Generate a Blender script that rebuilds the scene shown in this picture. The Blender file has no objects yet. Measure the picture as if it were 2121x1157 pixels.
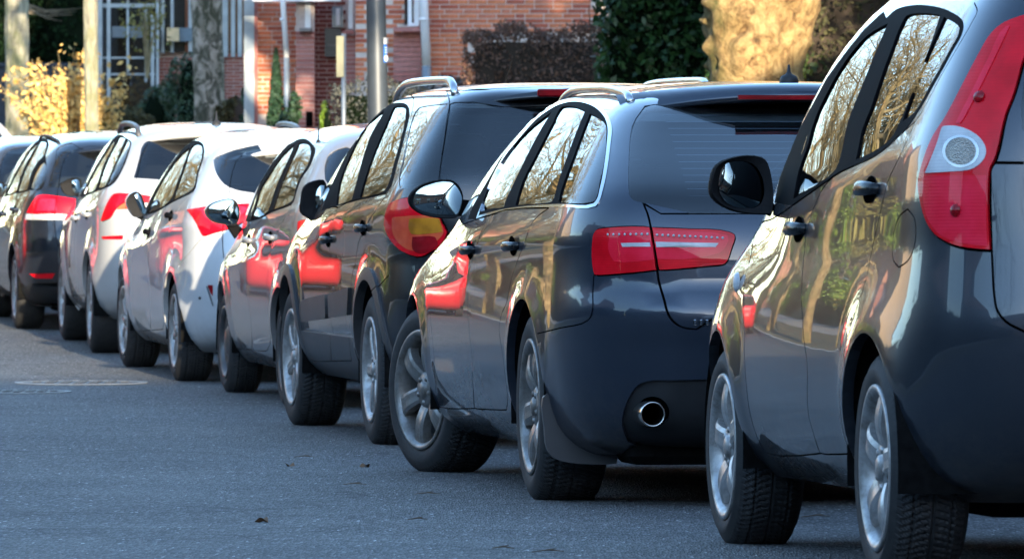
import bpy, math, random
import numpy as np
from mathutils import Vector, Matrix
from mathutils.geometry import delaunay_2d_cdt

S = bpy.context.scene
COL = S.collection
PI = math.pi
R = math.radians

# ------------------------------------------------------------------ camera, sky, sun, exposure
F_PX, CXP, CYP, HOR, CAMZ = 13000.0, 1060.5, 578.5, 420.0, 0.95
PITCH = math.atan((CYP - HOR) / F_PX)
cam = bpy.data.cameras.new('camera')
cam.sensor_width = 36.0
cam.lens = F_PX / 2121.0 * 36.0
cam.clip_start = 0.5
cam.clip_end = 3000
cam.dof.use_dof = True
cam.dof.focus_distance = 21.0
cam.dof.aperture_fstop = 18.0
camo = bpy.data.objects.new('camera', cam)
camo.location = (0, 0, CAMZ)
camo.rotation_euler = (PI / 2 - PITCH, 0, 0)
COL.objects.link(camo)
S.camera = camo

SUN_AZ, SUN_EL = 170.0, 10.5      # degrees clockwise from +Y (the view direction): low, behind the camera, along the street
world = bpy.data.worlds.new('World')
S.world = world
world.use_nodes = True
wn = world.node_tree
sky = wn.nodes.new('ShaderNodeTexSky')
sky.sky_type = 'NISHITA'
sky.sun_disc = False
sky.sun_elevation = R(SUN_EL)
sky.sun_rotation = R(SUN_AZ)
sky.air_density = 1.0
sky.dust_density = 0.3
sky.ozone_density = 2.4
wn.links.new(sky.outputs[0], wn.nodes['Background'].inputs[0])
wn.nodes['Background'].inputs[1].default_value = 0.15
sl = bpy.data.lights.new('sun', 'SUN')
sl.energy = 2.6
sl.angle = R(0.5)
sl.color = (1.0, 0.84, 0.60)
slo = bpy.data.objects.new('sun', sl)
sd = Vector((math.sin(R(SUN_AZ)) * math.cos(R(SUN_EL)), math.cos(R(SUN_AZ)) * math.cos(R(SUN_EL)), math.sin(R(SUN_EL))))
slo.rotation_euler = sd.to_track_quat('Z', 'Y').to_euler()
slo.location = (30, -30, 40)
COL.objects.link(slo)
S.view_settings.view_transform = 'Standard'
S.view_settings.look = 'None'
S.view_settings.exposure = 2.55
S.view_settings.gamma = 1.0
S.render.engine = 'CYCLES'
S.cycles.max_bounces = 8
S.cycles.transparent_max_bounces = 16
S.cycles.glossy_bounces = 5
S.cycles.caustics_reflective = False
S.cycles.caustics_refractive = False
S.cycles.sample_clamp_indirect = 6.0

# ------------------------------------------------------------------ ground profile and street line
def zg(y):
    y = np.asarray(y, float)
    c = np.clip(y, 8, 55)
    z = -0.14 + 0.00049 * (c - 33) ** 2
    z = z + np.where(y > 55, (np.clip(y, 55, 120) - 55) * 0.0216, 0) + np.where(y > 120, (y - 120) * 0.004, 0)
    z = z + np.where(y < 8, (8 - np.clip(y, -60, 8)) * 0.0245 * 0.5, 0)
    return z
def zgf(y): return float(zg(y))
def XL(y):                       # left flank of the parked row
    t = y - 21.5
    if t < 0: return 0.05 - 0.115 * t
    if t > 90: return 0.05 - 0.125 * 90 - 0.0007 * 8100 - 0.251 * (t - 90)
    return 0.05 - 0.125 * t - 0.0007 * t * t

# ------------------------------------------------------------------ camera model (photo pixels, 2121 x 1157)
cP, sP = math.cos(PITCH), math.sin(PITCH)
def project(P):
    x, y, z = P[..., 0], P[..., 1], P[..., 2] - CAMZ
    D = y * cP - z * sP
    U = z * cP + y * sP
    return np.stack([CXP + F_PX * x / D, CYP - F_PX * U / D], -1)
def ray(px, py):
    a = (px - CXP) / F_PX
    b = (CYP - py) / F_PX
    return np.array([a, cP + b * sP, b * cP - sP])     # per unit of D... direction in world
def at(px, py, Y):                                      # world point on the ray at world depth Y
    d = ray(px, py)
    t = Y / d[1]
    return Vector((d[0] * t, Y, CAMZ + d[2] * t))

# ------------------------------------------------------------------ small mesh helpers
def link(o, parent=None):
    COL.objects.link(o)
    if parent is not None:
        o.parent = parent
    return o
def tag(o, label=None, cat=None, group=None, kind=None):
    if label: o['label'] = label
    if cat: o['category'] = cat
    if group: o['group'] = group
    if kind: o['kind'] = kind
    return o
def empty(name, loc=(0, 0, 0), rz=0.0, parent=None):
    o = bpy.data.objects.new(name, None)
    o.location = loc
    o.rotation_euler = (0, 0, rz)
    return link(o, parent)
def mesh_data(name, V, Fc, mat=None, smooth=False, normals=None):
    me = bpy.data.meshes.new(name)
    me.from_pydata([tuple(map(float, v)) for v in V], [], [tuple(map(int, f)) for f in Fc])
    if smooth or normals is not None:
        me.polygons.foreach_set('use_smooth', [True] * len(me.polygons))
    if normals is not None:
        me.normals_split_custom_set_from_vertices([tuple(map(float, n)) for n in normals])
    if mat is not None:
        me.materials.append(mat)
    me.update()
    return me
def mobj(name, V, Fc, mat=None, parent=None, smooth=False, normals=None):
    return link(bpy.data.objects.new(name, mesh_data(name, V, Fc, mat, smooth, normals)), parent)
class MB:
    """collects shapes and builds ONE mesh object"""
    def __init__(s): s.V = []; s.F = []
    def add(s, V, Fc):
        n = len(s.V); s.V += [tuple(v) for v in V]; s.F += [tuple(i + n for i in f) for f in Fc]; return s
    def box(s, c, size, rz=0.0, bev=0.0, rx=0.0):
        hx, hy, hz = size[0] / 2, size[1] / 2, size[2] / 2
        if bev <= 0:
            V = [(-hx, -hy, -hz), (hx, -hy, -hz), (hx, hy, -hz), (-hx, hy, -hz), (-hx, -hy, hz), (hx, -hy, hz), (hx, hy, hz), (-hx, hy, hz)]
            Fc = [(3, 2, 1, 0), (4, 5, 6, 7), (0, 1, 5, 4), (1, 2, 6, 5), (2, 3, 7, 6), (3, 0, 4, 7)]
        else:
            V = []; 
            def ring(x, y, z): return [(-x + bev, -y, z), (x - bev, -y, z), (x, -y + bev, z), (x, y - bev, z), (x - bev, y, z), (-x + bev, y, z), (-x, y - bev, z), (-x, -y + bev, z)]
            V += ring(hx - bev, hy - bev, -hz) + ring(hx, hy, -hz + bev) + ring(hx, hy, hz - bev) + ring(hx - bev, hy - bev, hz)
            Fc = [tuple(range(7, -1, -1)), tuple(range(24, 32))]
            for k in range(3):
                for i in range(8):
                    j = (i + 1) % 8
                    Fc.append((k * 8 + i, k * 8 + j, k * 8 + 8 + j, k * 8 + 8 + i))
        ca, sa = math.cos(rz), math.sin(rz); cb, sb = math.cos(rx), math.sin(rx)
        W = []
        for x, y, z in V:
            y, z = y * cb - z * sb, y * sb + z * cb
            W.append((c[0] + x * ca - y * sa, c[1] + x * sa + y * ca, c[2] + z))
        return s.add(W, Fc)
    def tube(s, pts, rad, n=8, caps=True, flat=1.0):
        pts = [Vector(p) for p in pts]
        if not hasattr(rad, '__len__'): rad = [rad] * len(pts)
        V = []; Fc = []
        ref = Vector((0, 0, 1))
        t0 = (pts[1] - pts[0]).normalized()
        if abs(t0.dot(ref)) > 0.9: ref = Vector((1, 0, 0))
        u = t0.cross(ref).normalized()
        for i, p in enumerate(pts):
            t = (pts[min(i + 1, len(pts) - 1)] - pts[max(i - 1, 0)]).normalized()
            u = (u - t * u.dot(t)).normalized()
            w = t.cross(u)
            for k in range(n):
                a = 2 * PI * k / n
                V.append(p + (u * math.cos(a) + w * (math.sin(a) * flat)) * rad[i])
        for i in range(len(pts) - 1):
            for k in range(n):
                j = (k + 1) % n
                Fc.append((i * n + k, i * n + j, (i + 1) * n + j, (i + 1) * n + k))
        if caps:
            Fc.append(tuple(range(n - 1, -1, -1)))
            Fc.append(tuple((len(pts) - 1) * n + k for k in range(n)))
        return s.add(V, Fc)
    def lathe(s, prof, n=32, axis='z', c=(0, 0, 0), close=False):
        V = []; Fc = []
        for r, h in prof:
            for k in range(n):
                a = 2 * PI * k / n
                x, y, z = r * math.cos(a), r * math.sin(a), h
                if axis == 'x': x, y, z = h, r * math.cos(a), r * math.sin(a)
                V.append((c[0] + x, c[1] + y, c[2] + z))
        m = len(prof)
        for i in range(m - 1 + (1 if close else 0)):
            i2 = (i + 1) % m
            for k in range(n):
                j = (k + 1) % n
                Fc.append((i * n + k, i * n + j, i2 * n + j, i2 * n + k))
        return s.add(V, Fc)
    def prism(s, poly, y0, y1, c=(0, 0, 0)):                 # polygon in (x,z), extruded along y
        n = len(poly)
        V = [(c[0] + p[0], c[1] + y0, c[2] + p[1]) for p in poly] + [(c[0] + p[0], c[1] + y1, c[2] + p[1]) for p in poly]
        Fc = [tuple(range(n)), tuple(range(2 * n - 1, n - 1, -1))]
        for i in range(n):
            j = (i + 1) % n
            Fc.append((i, n + i, n + j, j))
        return s.add(V, Fc)
    def build(s, name, mat, parent=None, smooth=False):
        return mobj(name, s.V, s.F, mat, parent, smooth)
    def data(s, name, mat, smooth=False):
        return mesh_data(name, s.V, s.F, mat, smooth)

# ------------------------------------------------------------------ materials
class NT:
    def __init__(s, name):
        s.m = bpy.data.materials.new(name); s.m.use_nodes = True
        s.t = s.m.node_tree; s.p = s.t.nodes['Principled BSDF']; s.out = s.t.nodes['Material Output']
    def n(s, typ, **kw):
        nd = s.t.nodes.new(typ)
        for k, v in kw.items(): setattr(nd, k, v)
        return nd
    def l(s, a, b): s.t.links.new(a, b)
    def set(s, **kw):
        for k, v in kw.items():
            key = k.replace('_', ' ')
            s.p.inputs[key].default_value = (*v, 1) if isinstance(v, tuple) and len(v) == 3 else v
        return s
    def coord(s, kind='Object', scale=(1, 1, 1)):
        tc = s.n('ShaderNodeTexCoord'); mp = s.n('ShaderNodeMapping')
        mp.inputs['Scale'].default_value = scale
        s.l(tc.outputs[kind], mp.inputs[0]); return mp.outputs[0]
    def noise(s, co, scale, detail=4, rough=0.55, dist=0.0):
        nd = s.n('ShaderNodeTexNoise'); nd.inputs['Scale'].default_value = scale
        nd.inputs['Detail'].default_value = detail; nd.inputs['Roughness'].default_value = rough
        nd.inputs['Distortion'].default_value = dist
        if co is not None: s.l(co, nd.inputs['Vector'])
        return nd.outputs['Fac']
    def ramp(s, fac, stops, interp='LINEAR'):
        nd = s.n('ShaderNodeValToRGB'); cr = nd.color_ramp; cr.interpolation = interp
        while len(cr.elements) < len(stops): cr.elements.new(0.5)
        for e, (p, c) in zip(cr.elements, stops):
            e.position = p; e.color = (*c, 1) if len(c) == 3 else c
        s.l(fac, nd.inputs[0]); return nd.outputs[0]
    def mix(s, fac, a, b, typ='MIX'):
        nd = s.n('ShaderNodeMix', data_type='RGBA', blend_type=typ)
        if isinstance(fac, (int, float)): nd.inputs[0].default_value = fac
        else: s.l(fac, nd.inputs[0])
        for i, v in ((6, a), (7, b)):
            if isinstance(v, tuple): nd.inputs[i].default_value = (*v, 1)
            else: s.l(v, nd.inputs[i])
        return nd.outputs[2]
    def bump(s, h, strength=0.3, dist=0.01):
        nd = s.n('ShaderNodeBump'); nd.inputs['Strength'].default_value = strength; nd.inputs['Distance'].default_value = dist
        s.l(h, nd.inputs['Height']); s.l(nd.outputs[0], s.p.inputs['Normal']); return nd
    def base(s, c): s.l(c, s.p.inputs['Base Color']); return s
def g(v): return (v, v, v)
def plain(name, col, rough=0.5, metal=0.0, coat=0.0, var=0.15, vscale=6.0, spec=0.5):
    k = NT(name); k.set(Roughness=rough, Metallic=metal, Coat_Weight=coat, Specular_IOR_Level=spec)
    co = k.coord('Object')
    f = k.noise(co, vscale, 5)
    lo = tuple(c * (1 - var) for c in col); hi = tuple(min(1, c * (1 + var)) for c in col)
    k.base(k.ramp(f, [(0.3, lo), (0.7, hi)]))
    return k.m
def paint(name, col, metal=0.4, rough=0.34, dust=0.35, coat=1.0):
    k = NT(name)
    co = k.coord('Object')
    d1 = k.noise(co, 5.0, 8, 0.65)
    dm = k.ramp(d1, [(0.42, g(0)), (0.75, g(dust * .22))])
    fl = k.noise(co, 900.0, 2, 0.5)
    c1 = k.ramp(fl, [(0.3, tuple(c * 0.8 for c in col)), (0.7, tuple(min(1, c * 1.2) for c in col))])
    c1 = k.mix(dm, c1, (0.20, 0.18, 0.155))
    # road film splashed up from the sills, uneven
    sx = k.n('ShaderNodeSeparateXYZ'); k.l(co, sx.inputs[0])
    mr = k.n('ShaderNodeMapRange'); mr.inputs['From Min'].default_value = 0.46; mr.inputs['From Max'].default_value = 0.20
    k.l(sx.outputs[2], mr.inputs['Value'])
    sp = k.ramp(k.noise(co, 22.0, 8, 0.75), [(0.38, g(0.0)), (0.72, g(1.0))])
    mu = k.n('ShaderNodeMath', operation='MULTIPLY'); mu.use_clamp = True
    k.l(mr.outputs[0], mu.inputs[0]); k.l(sp, mu.inputs[1])
    mud = k.n('ShaderNodeMath', operation='MULTIPLY'); mud.inputs[1].default_value = 0.40; k.l(mu.outputs[0], mud.inputs[0])
    k.base(k.mix(mud.outputs[0], c1, (0.13, 0.105, 0.08)))
    k.set(Metallic=metal, Roughness=rough, Coat_Weight=coat, Coat_IOR=1.5)
    me = k.n('ShaderNodeMath', operation='MULTIPLY_ADD'); me.inputs[1].default_value = -metal; me.inputs[2].default_value = metal
    k.l(mud.outputs[0], me.inputs[0]); k.l(me.outputs[0], k.p.inputs['Metallic'])
    cw = k.n('ShaderNodeMath', operation='MULTIPLY_ADD'); cw.inputs[1].default_value = -0.85 * coat; cw.inputs[2].default_value = coat
    k.l(mud.outputs[0], cw.inputs[0]); k.l(cw.outputs[0], k.p.inputs['Coat Weight'])
    rr = k.ramp(k.noise(co, 14.0, 6, 0.7), [(0.40, g(0.004)), (0.85, g(0.035))])
    k.l(rr, k.p.inputs['Coat Roughness'])
    wv = k.noise(co, 3.5, 2, 0.5)
    nd = k.n('ShaderNodeBump'); nd.inputs['Strength'].default_value = 0.02; nd.inputs['Distance'].default_value = 0.02
    k.l(wv, nd.inputs['Height']); k.l(nd.outputs[0], k.p.inputs['Coat Normal'])
    return k.m
def glassmat(name, tint=(0.55, 0.6, 0.6), rough=0.0, ior=1.52, wav=0.0, two=1.3, dust=0.0):
    k = NT(name); k.t.nodes.remove(k.p)
    fr = k.n('ShaderNodeFresnel'); fr.inputs['IOR'].default_value = ior
    tr = k.n('ShaderNodeBsdfTransparent'); tr.inputs[0].default_value = (*tint, 1)
    gl = k.n('ShaderNodeBsdfGlossy'); gl.inputs['Roughness'].default_value = rough; gl.inputs[0].default_value = (1, 1, 1, 1)
    co = k.coord('Object', (1, 1, 1))
    if wav:
        nd = k.n('ShaderNodeBump'); nd.inputs['Strength'].default_value = wav; nd.inputs['Distance'].default_value = 0.02
        k.l(k.noise(co, 2.2, 1, 0.4), nd.inputs['Height']); k.l(nd.outputs[0], gl.inputs['Normal'])
    mx = k.n('ShaderNodeMixShader')
    # both faces of the pane reflect: a little more than one Fresnel surface
    mu = k.n('ShaderNodeMath', operation='MULTIPLY'); mu.inputs[1].default_value = two; mu.use_clamp = True
    k.l(fr.outputs[0], mu.inputs[0]); k.l(mu.outputs[0], mx.inputs[0]); k.l(tr.outputs[0], mx.inputs[1]); k.l(gl.outputs[0], mx.inputs[2])
    last = mx.outputs[0]
    if dust:
        df = k.n('ShaderNodeBsdfDiffuse'); df.inputs[0].default_value = (.55, .55, .54, 1)
        m2 = k.n('ShaderNodeMixShader')
        k.l(k.ramp(k.noise(co, 7.0, 6, .65), [(.3, g(dust * .6)), (.75, g(dust * 1.5))]), m2.inputs[0])
        k.l(last, m2.inputs[1]); k.l(df.outputs[0], m2.inputs[2]); last = m2.outputs[0]
    k.l(last, k.out.inputs[0])
    return k.m
def lens(name, col, deep=None, rough=0.06, scale=240.0):
    """moulded lamp plastic: coloured lens over a faceted reflector"""
    k = NT(name)
    co = k.coord('Object')
    w = k.n('ShaderNodeTexWave', wave_type='BANDS', bands_direction='Z'); w.inputs['Scale'].default_value = scale / 6.28; w.inputs['Distortion'].default_value = 0.5
    k.l(co, w.inputs[0])
    deep = deep or tuple(c * 0.45 for c in col)
    c = k.ramp(k.noise(co, 9.0, 3), [(0.35, deep), (0.65, col)])
    k.base(k.mix(0.10, c, k.ramp(w.outputs[0], [(0.2, deep), (0.8, col)])))
    k.set(Roughness=0.35, Metallic=0.0, Coat_Weight=0.5, Coat_Roughness=0.01, Coat_IOR=1.45, Specular_IOR_Level=0.12)
    k.bump(w.outputs[0], 0.10, 0.002)
    return k.m

M = {}
M['glass_side'] = glassmat('side_glass', (0.5, 0.54, 0.54), wav=0.05, two=1.15)
M['glass_rear'] = glassmat('rear_glass', (0.62, 0.70, 0.74), ior=1.55, two=1.5, dust=.004)
M['glass_dark'] = glassmat('privacy_glass', (0.30, 0.34, 0.38), ior=1.55, two=1.5, dust=.004)
M['glass_wind'] = glassmat('windscreen_glass', (0.8, 0.85, 0.83))
M['rubber'] = plain('black_rubber', (0.012, 0.012, 0.013), 0.7, spec=0.15)
M['trim'] = plain('black_satin_trim', (0.006, 0.006, 0.007), 0.75, spec=0.03)
M['plastic'] = plain('black_plastic', (0.022, 0.023, 0.025), 0.5, var=0.25, spec=0.3)
M['clad'] = plain('grey_cladding_plastic', (0.055, 0.055, 0.058), 0.42, var=0.2)
M['gap'] = plain('panel_gap_black', (0.003, 0.003, 0.003), 0.95, spec=0.0)
M['liner'] = plain('wheel_house_liner', (0.007, 0.007, 0.007), 0.95, var=0.4, vscale=40, spec=0.05)
M['inner'] = plain('cabin_dark_fabric', (0.018, 0.019, 0.021), 0.9)
M['seat'] = plain('seat_cloth_dark', (0.028, 0.03, 0.034), 0.9)
M['head'] = plain('headliner_grey', (0.25, 0.25, 0.24), 0.95)
M['head_beige'] = plain('headliner_beige', (0.62, 0.56, 0.44), 0.95)
M['chrome'] = plain('chrome', (0.72, 0.72, 0.72), 0.10, metal=1.0, var=0.05)
M['satin'] = plain('satin_aluminium', (0.60, 0.60, 0.60), 0.24, metal=1.0, var=0.08)
M['mirror'] = plain('mirror_glass', (0.26, 0.34, 0.37), 0.01, metal=1.0, var=0.0)
M['red'] = lens('red_lens', (0.88, 0.002, 0.016), (0.62, 0.001, 0.008))
M['red2'] = lens('deep_red_lens', (0.42, 0.004, 0.012))
M['pink'] = lens('milky_red_lens', (0.95, 0.020, 0.060), (0.80, 0.006, 0.024))
M['amber'] = lens('amber_lens', (0.82, 0.13, 0.05), (0.66, 0.06, 0.025), scale=400)
M['clear'] = lens('clear_lens', (0.66, 0.68, 0.70), (0.36, 0.37, 0.39))
def reflector():
    k = NT('faceted_lamp_reflector'); co = k.coord('Object')
    v = k.n('ShaderNodeTexVoronoi'); v.inputs['Scale'].default_value = 230.0; k.l(co, v.inputs[0])
    k.base(k.ramp(v.outputs['Distance'], [(.1, (.62, .58, .52)), (.5, (.34, .30, .25))])); k.set(Metallic=.5, Roughness=.2, Coat_Weight=.6, Coat_Roughness=.01)
    k.bump(v.outputs['Distance'], .6, .01); return k.m
M['reflector'] = reflector()
M['exh'] = plain('exhaust_steel', (0.62, 0.60, 0.56), 0.2, metal=1.0)
def alloy(name, col, dirt=0.5):
    k = NT(name); co = k.coord('Object')
    d = k.ramp(k.noise(co, 18, 6, 0.65), [(0.40, g(0)), (0.72, g(dirt))])
    k.base(k.mix(d, col, (0.11, 0.085, 0.06)))
    k.set(Metallic=0.55, Roughness=0.34, Coat_Weight=0.15)
    k.l(k.ramp(d, [(0, g(0.32)), (1, g(0.75))]), k.p.inputs['Roughness'])
    return k.m
M['alloy'] = alloy('brake_dusted_alloy', (0.46, 0.45, 0.44), .75)
M['alloy_grey'] = alloy('grey_alloy', (0.25, 0.24, 0.23), 0.9)
M['steel'] = alloy('dull_steel_wheel', (0.10, 0.10, 0.105), 0.6)
M['disc'] = plain('brake_disc', (0.22, 0.20, 0.19), 0.4, metal=0.8)
def tyre_mat():
    k = NT('tyre_rubber'); co = k.coord('Object')
    f = k.noise(co, 30, 6, 0.7)
    k.base(k.ramp(f, [(0.35, (0.011, 0.011, 0.012)), (0.75, (0.030, 0.029, 0.028))]))
    k.set(Roughness=0.72)
    return k.m
M['tyre'] = tyre_mat()
# ------------------------------------------------------------------ car body surface
def pchip(xk, yk):
    xk = np.asarray(xk, float); yk = np.asarray(yk, float)
    h = np.diff(xk); dl = np.diff(yk) / h
    n = len(xk); m = np.zeros(n)
    for i in range(1, n - 1):
        if dl[i - 1] * dl[i] > 0:
            w1 = 2 * h[i] + h[i - 1]; w2 = h[i] + 2 * h[i - 1]
            m[i] = (w1 + w2) / (w1 / dl[i - 1] + w2 / dl[i])
    m[0] = dl[0]; m[-1] = dl[-1]
    def f(x):
        x = np.clip(np.asarray(x, float), xk[0], xk[-1])
        i = np.clip(np.searchsorted(xk, x, side='right') - 1, 0, n - 2)
        t = (x - xk[i]) / h[i]
        t2 = t * t; t3 = t2 * t
        return (2 * t3 - 3 * t2 + 1) * yk[i] + (t3 - 2 * t2 + t) * h[i] * m[i] + (-2 * t3 + 3 * t2) * yk[i + 1] + (t3 - t2) * h[i] * m[i + 1]
    return f
def smooth_col(v, c, sig):
    """pchip column, blurred along the section so that highlights run smoothly"""
    n = 500; f = pchip(v, c); vv = np.linspace(v[0], v[-1], n); y = f(vv)
    h = vv[1] - vv[0]; m = max(1, int(3 * sig / h)); k = np.exp(-.5 * (np.arange(-m, m + 1) * h / sig) ** 2); k /= k.sum()
    # reflect-odd padding keeps the end values
    lo = 2 * y[0] - y[m:0:-1]; hi = 2 * y[-1] - y[-2:-m - 2:-1]
    ys = np.convolve(np.concatenate([lo, y, hi]), k, 'valid')
    d = np.gradient(ys, h)
    def g_(x):
        x = np.clip(np.asarray(x, float), vv[0], vv[-1]); i = np.clip(((x - vv[0]) / h).astype(int), 0, n - 2); t = (x - vv[i]) / h
        t2 = t * t; t3 = t2 * t
        return (2*t3 - 3*t2 + 1) * ys[i] + (t3 - 2*t2 + t) * h * d[i] + (-2*t3 + 3*t2) * ys[i+1] + (t3 - t2) * h * d[i+1]
    return g_
def sstep(x, a, b):
    t = np.clip((x - a) / (b - a), 0, 1)
    return t * t * (3 - 2 * t)

class Body:
    def __init__(s, sp):
        s.sp = sp
        rows = np.array(sp['rows'], float)
        z, w = rows[:, 0], rows[:, 1]
        v = np.concatenate([[0], np.cumsum(np.hypot(np.diff(z), np.diff(w)) + 1e-4)])
        s.vk = v; s.vmax = v[-1]; s.rows = rows
        s.fz, s.fw, s.fyr, s.fyf, s.frr, s.frf = [smooth_col(v, rows[:, i], (.05, .06, .016, .05, .04, .04)[i]) for i in range(6)]
        s.L, s.hw = sp['L'], sp['hw']
        s.seg = np.array([0, 0.62, 1.10, s.L - 0.2, s.L + 0.28, s.L + 0.9])
        s.zb, s.zr = sp['belt'], sp['rail']
        s.Sb = pchip([p[0] for p in sp['Sb']], [p[1] for p in sp['Sb']])
        s.Sr = pchip([p[0] for p in sp['Sr']], [p[1] for p in sp['Sr']])
        s.v_of_z = lambda zz: float(np.interp(zz, z[:sp['nside']], v[:sp['nside']]))
        th = sp['head']
        s.O = np.array(sp['pos'], float)                       # world xyz of local origin (rear centre on the ground)
        s.ex = np.array([math.cos(th), math.sin(th), 0.0])
        s.ey = np.array([-math.sin(th) * math.cos(sp['pitch']), math.cos(th) * math.cos(sp['pitch']), math.sin(sp['pitch'])])
        s.ez = np.cross(s.ex, s.ey)
        s.grid = None
    def P(s, a, v):
        a = np.asarray(a, float); v = np.clip(np.asarray(v, float), 0, s.vmax)
        z, w, yr, yf, rr, rf = s.fz(v), s.fw(v), s.fyr(v), s.fyf(v), s.frr(v), s.frf(v)
        rx = np.minimum(rr, 0.92 * w); fx = np.minimum(rf, 0.92 * w)
        ry = rr * 1.15; fy = rf * 1.25
        half = (yf - yr) * 0.48
        ry = np.minimum(ry, half); fy = np.minimum(fy, half)
        sg = s.seg
        k = np.clip(np.searchsorted(sg, a, side='right') - 1, 0, 4)
        t = np.clip((a - sg[k]) / (sg[k + 1] - sg[k]), 0, 1)
        ang = t * PI / 2
        E = 0.86                                               # slightly squarer than a circle
        sa, ca = np.sin(ang) ** E, np.cos(ang) ** E
        x = np.select([k == 0, k == 1, k == 2, k == 3], [t * (w - rx), w - rx + rx * sa, w, w - fx + fx * ca], (1 - t) * (w - fx))
        y = np.select([k == 0, k == 1, k == 2, k == 3], [yr + 0 * t, yr + ry * (1 - ca), yr + ry + t * (yf - fy - yr - ry), yf - fy + fy * sa], yf)
        sw = np.select([k == 0, k == 1, k == 2, k == 3], [0 * t, sa ** 2, 1 + 0 * t, ca ** 2], 0 * t)
        L = s.L; hw = s.hw
        br, bf = s.sp.get('bow_r', 0.06), s.sp.get('bow_f', 0.14)
        y = y + br * (x / hw) ** 2 * np.clip(1 - y / (0.42 * L), 0, 1) ** 2
        y = y - bf * (x / hw) ** 2 * np.clip((y - 0.6 * L) / (0.4 * L), 0, 1) ** 2
        yr_ = (y - 0.5 * L) / (0.5 * L)
        x = x * (1 - s.sp.get('tap_r', 0.055) * np.clip(-yr_, 0, 1.2) ** 2.0 - s.sp.get('tap_f', 0.07) * np.clip(yr_, 0, 1.2) ** 2.0)
        w1 = sstep(z, s.zb - 0.45, s.zb); w2 = sstep(z, s.zb, s.zr)
        z = z + s.Sb(y) * w1 * (1 - w2) + s.Sr(y) * w2
        x = x - s.sp.get('crown', .016) * np.clip((z - .60) / .34, -1.3, 1.15) ** 2 * sw
        x = x + s.sp.get('gw', .018) * sstep(z, .80, 1.05) * np.clip(x / (.45 * hw), 0, 1)
        nz = s.sp.get('nose', 0.0)
        if nz: x = x - nz * sstep(y, .50 * L, .80 * L) * sstep(z, s.zb - .28, s.zb + .02) * np.clip(x / (.5 * hw), 0, 1)
        D = s.sp.get('disp')
        if D is not None:
            x = x + D(y, z) * sw * np.clip(x / (0.35 * hw), 0, 1)
        R_ = s.sp.get('rdisp')
        if R_ is not None:
            y = y + R_(x, z) * (1 - sw) * np.clip(1 - y / 0.8, 0, 1)
        return np.stack([x, y, z], -1)
    def N(s, a, v):
        e = 0.004
        a0, a1 = np.clip(a - e, 0, s.seg[-1]), np.clip(a + e, 0, s.seg[-1])
        v0, v1 = np.clip(v - e, 0, s.vmax), np.clip(v + e, 0, s.vmax)
        da = s.P(a1, v) - s.P(a0, v); dv = s.P(a, v1) - s.P(a, v0)
        n = np.cross(da, dv)
        l = np.linalg.norm(n, axis=-1, keepdims=True)
        n = n / np.maximum(l, 1e-12)
        n = np.where(l < 1e-10, np.array([0, 0, 1.0]), n)
        # keep the seams at the centre line flat
        return n
    def world(s, p, side=-1):
        return s.O + (p[..., 0:1] * side) * s.ex + p[..., 1:2] * s.ey + p[..., 2:3] * s.ez
    def local(s, wpt):
        d = np.asarray(wpt, float) - s.O
        return np.array([d @ s.ex, d @ s.ey, d @ s.ez])
    def sample(s):
        if s.grid is None:
            a = np.linspace(0, s.seg[-1], 300); v = np.linspace(0, s.vmax, 130)
            A, Vv = np.meshgrid(a, v, indexing='ij')
            p = s.P(A, Vv); w = s.world(p)
            n = s.N(A, Vv); n[..., 0] *= -1
            nw = n[..., 0:1] * s.ex + n[..., 1:2] * s.ey + n[..., 2:3] * s.ez
            view = w - np.array([0, 0, CAMZ])
            front = (nw * view).sum(-1) < 0
            s.grid = (A, Vv, p, project(w), front, n)
        return s.grid
    def solve(s, fun, target, a, v, it=14):
        """Newton on the 2-D residual fun(P) - target, vectorised"""
        e = 1e-4
        for _ in range(it):
            f0 = fun(a, v) - target
            fa = (fun(np.clip(a + e, 0, s.seg[-1]), v) - fun(np.clip(a - e, 0, s.seg[-1]), v)) / (2 * e)
            fv = (fun(a, np.clip(v + e, 0, s.vmax)) - fun(a, np.clip(v - e, 0, s.vmax))) / (2 * e)
            det = fa[..., 0] * fv[..., 1] - fa[..., 1] * fv[..., 0]
            det = np.where(np.abs(det) < 1e-9, 1e-9, det)
            da = (f0[..., 0] * fv[..., 1] - f0[..., 1] * fv[..., 0]) / det
            dv = (fa[..., 0] * f0[..., 1] - fa[..., 1] * f0[..., 0]) / det
            a = np.clip(a - np.clip(da, -0.12, 0.12), 0, s.seg[-1]); v = np.clip(v - np.clip(dv, -0.08, 0.08), 0, s.vmax)
        return a, v
    def px2sv(s, pts):
        A, Vv, p, pr, front, n = s.sample()
        pts = np.asarray(pts, float)
        sc = F_PX / (s.O[1] + 2)
        fa, fv, fp = A[front], Vv[front], pr[front]
        out = []
        a0 = np.zeros(len(pts)); v0 = np.zeros(len(pts))
        for i, q in enumerate(pts):
            j = np.argmin(((fp - q) ** 2).sum(-1)); a0[i], v0[i] = fa[j], fv[j]
        fun = lambda a, v: project(s.world(s.P(a, v)))
        a, v = s.solve(fun, pts, a0, v0)
        err = np.linalg.norm(fun(a, v) - pts, axis=-1)
        bad = (err > 3.0) | (np.abs(a - a0) > 0.3) | (np.abs(v - v0) > 0.25)
        a = np.where(bad, a0, a); v = np.where(bad, v0, v)
        return np.stack([a, v], -1)
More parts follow.
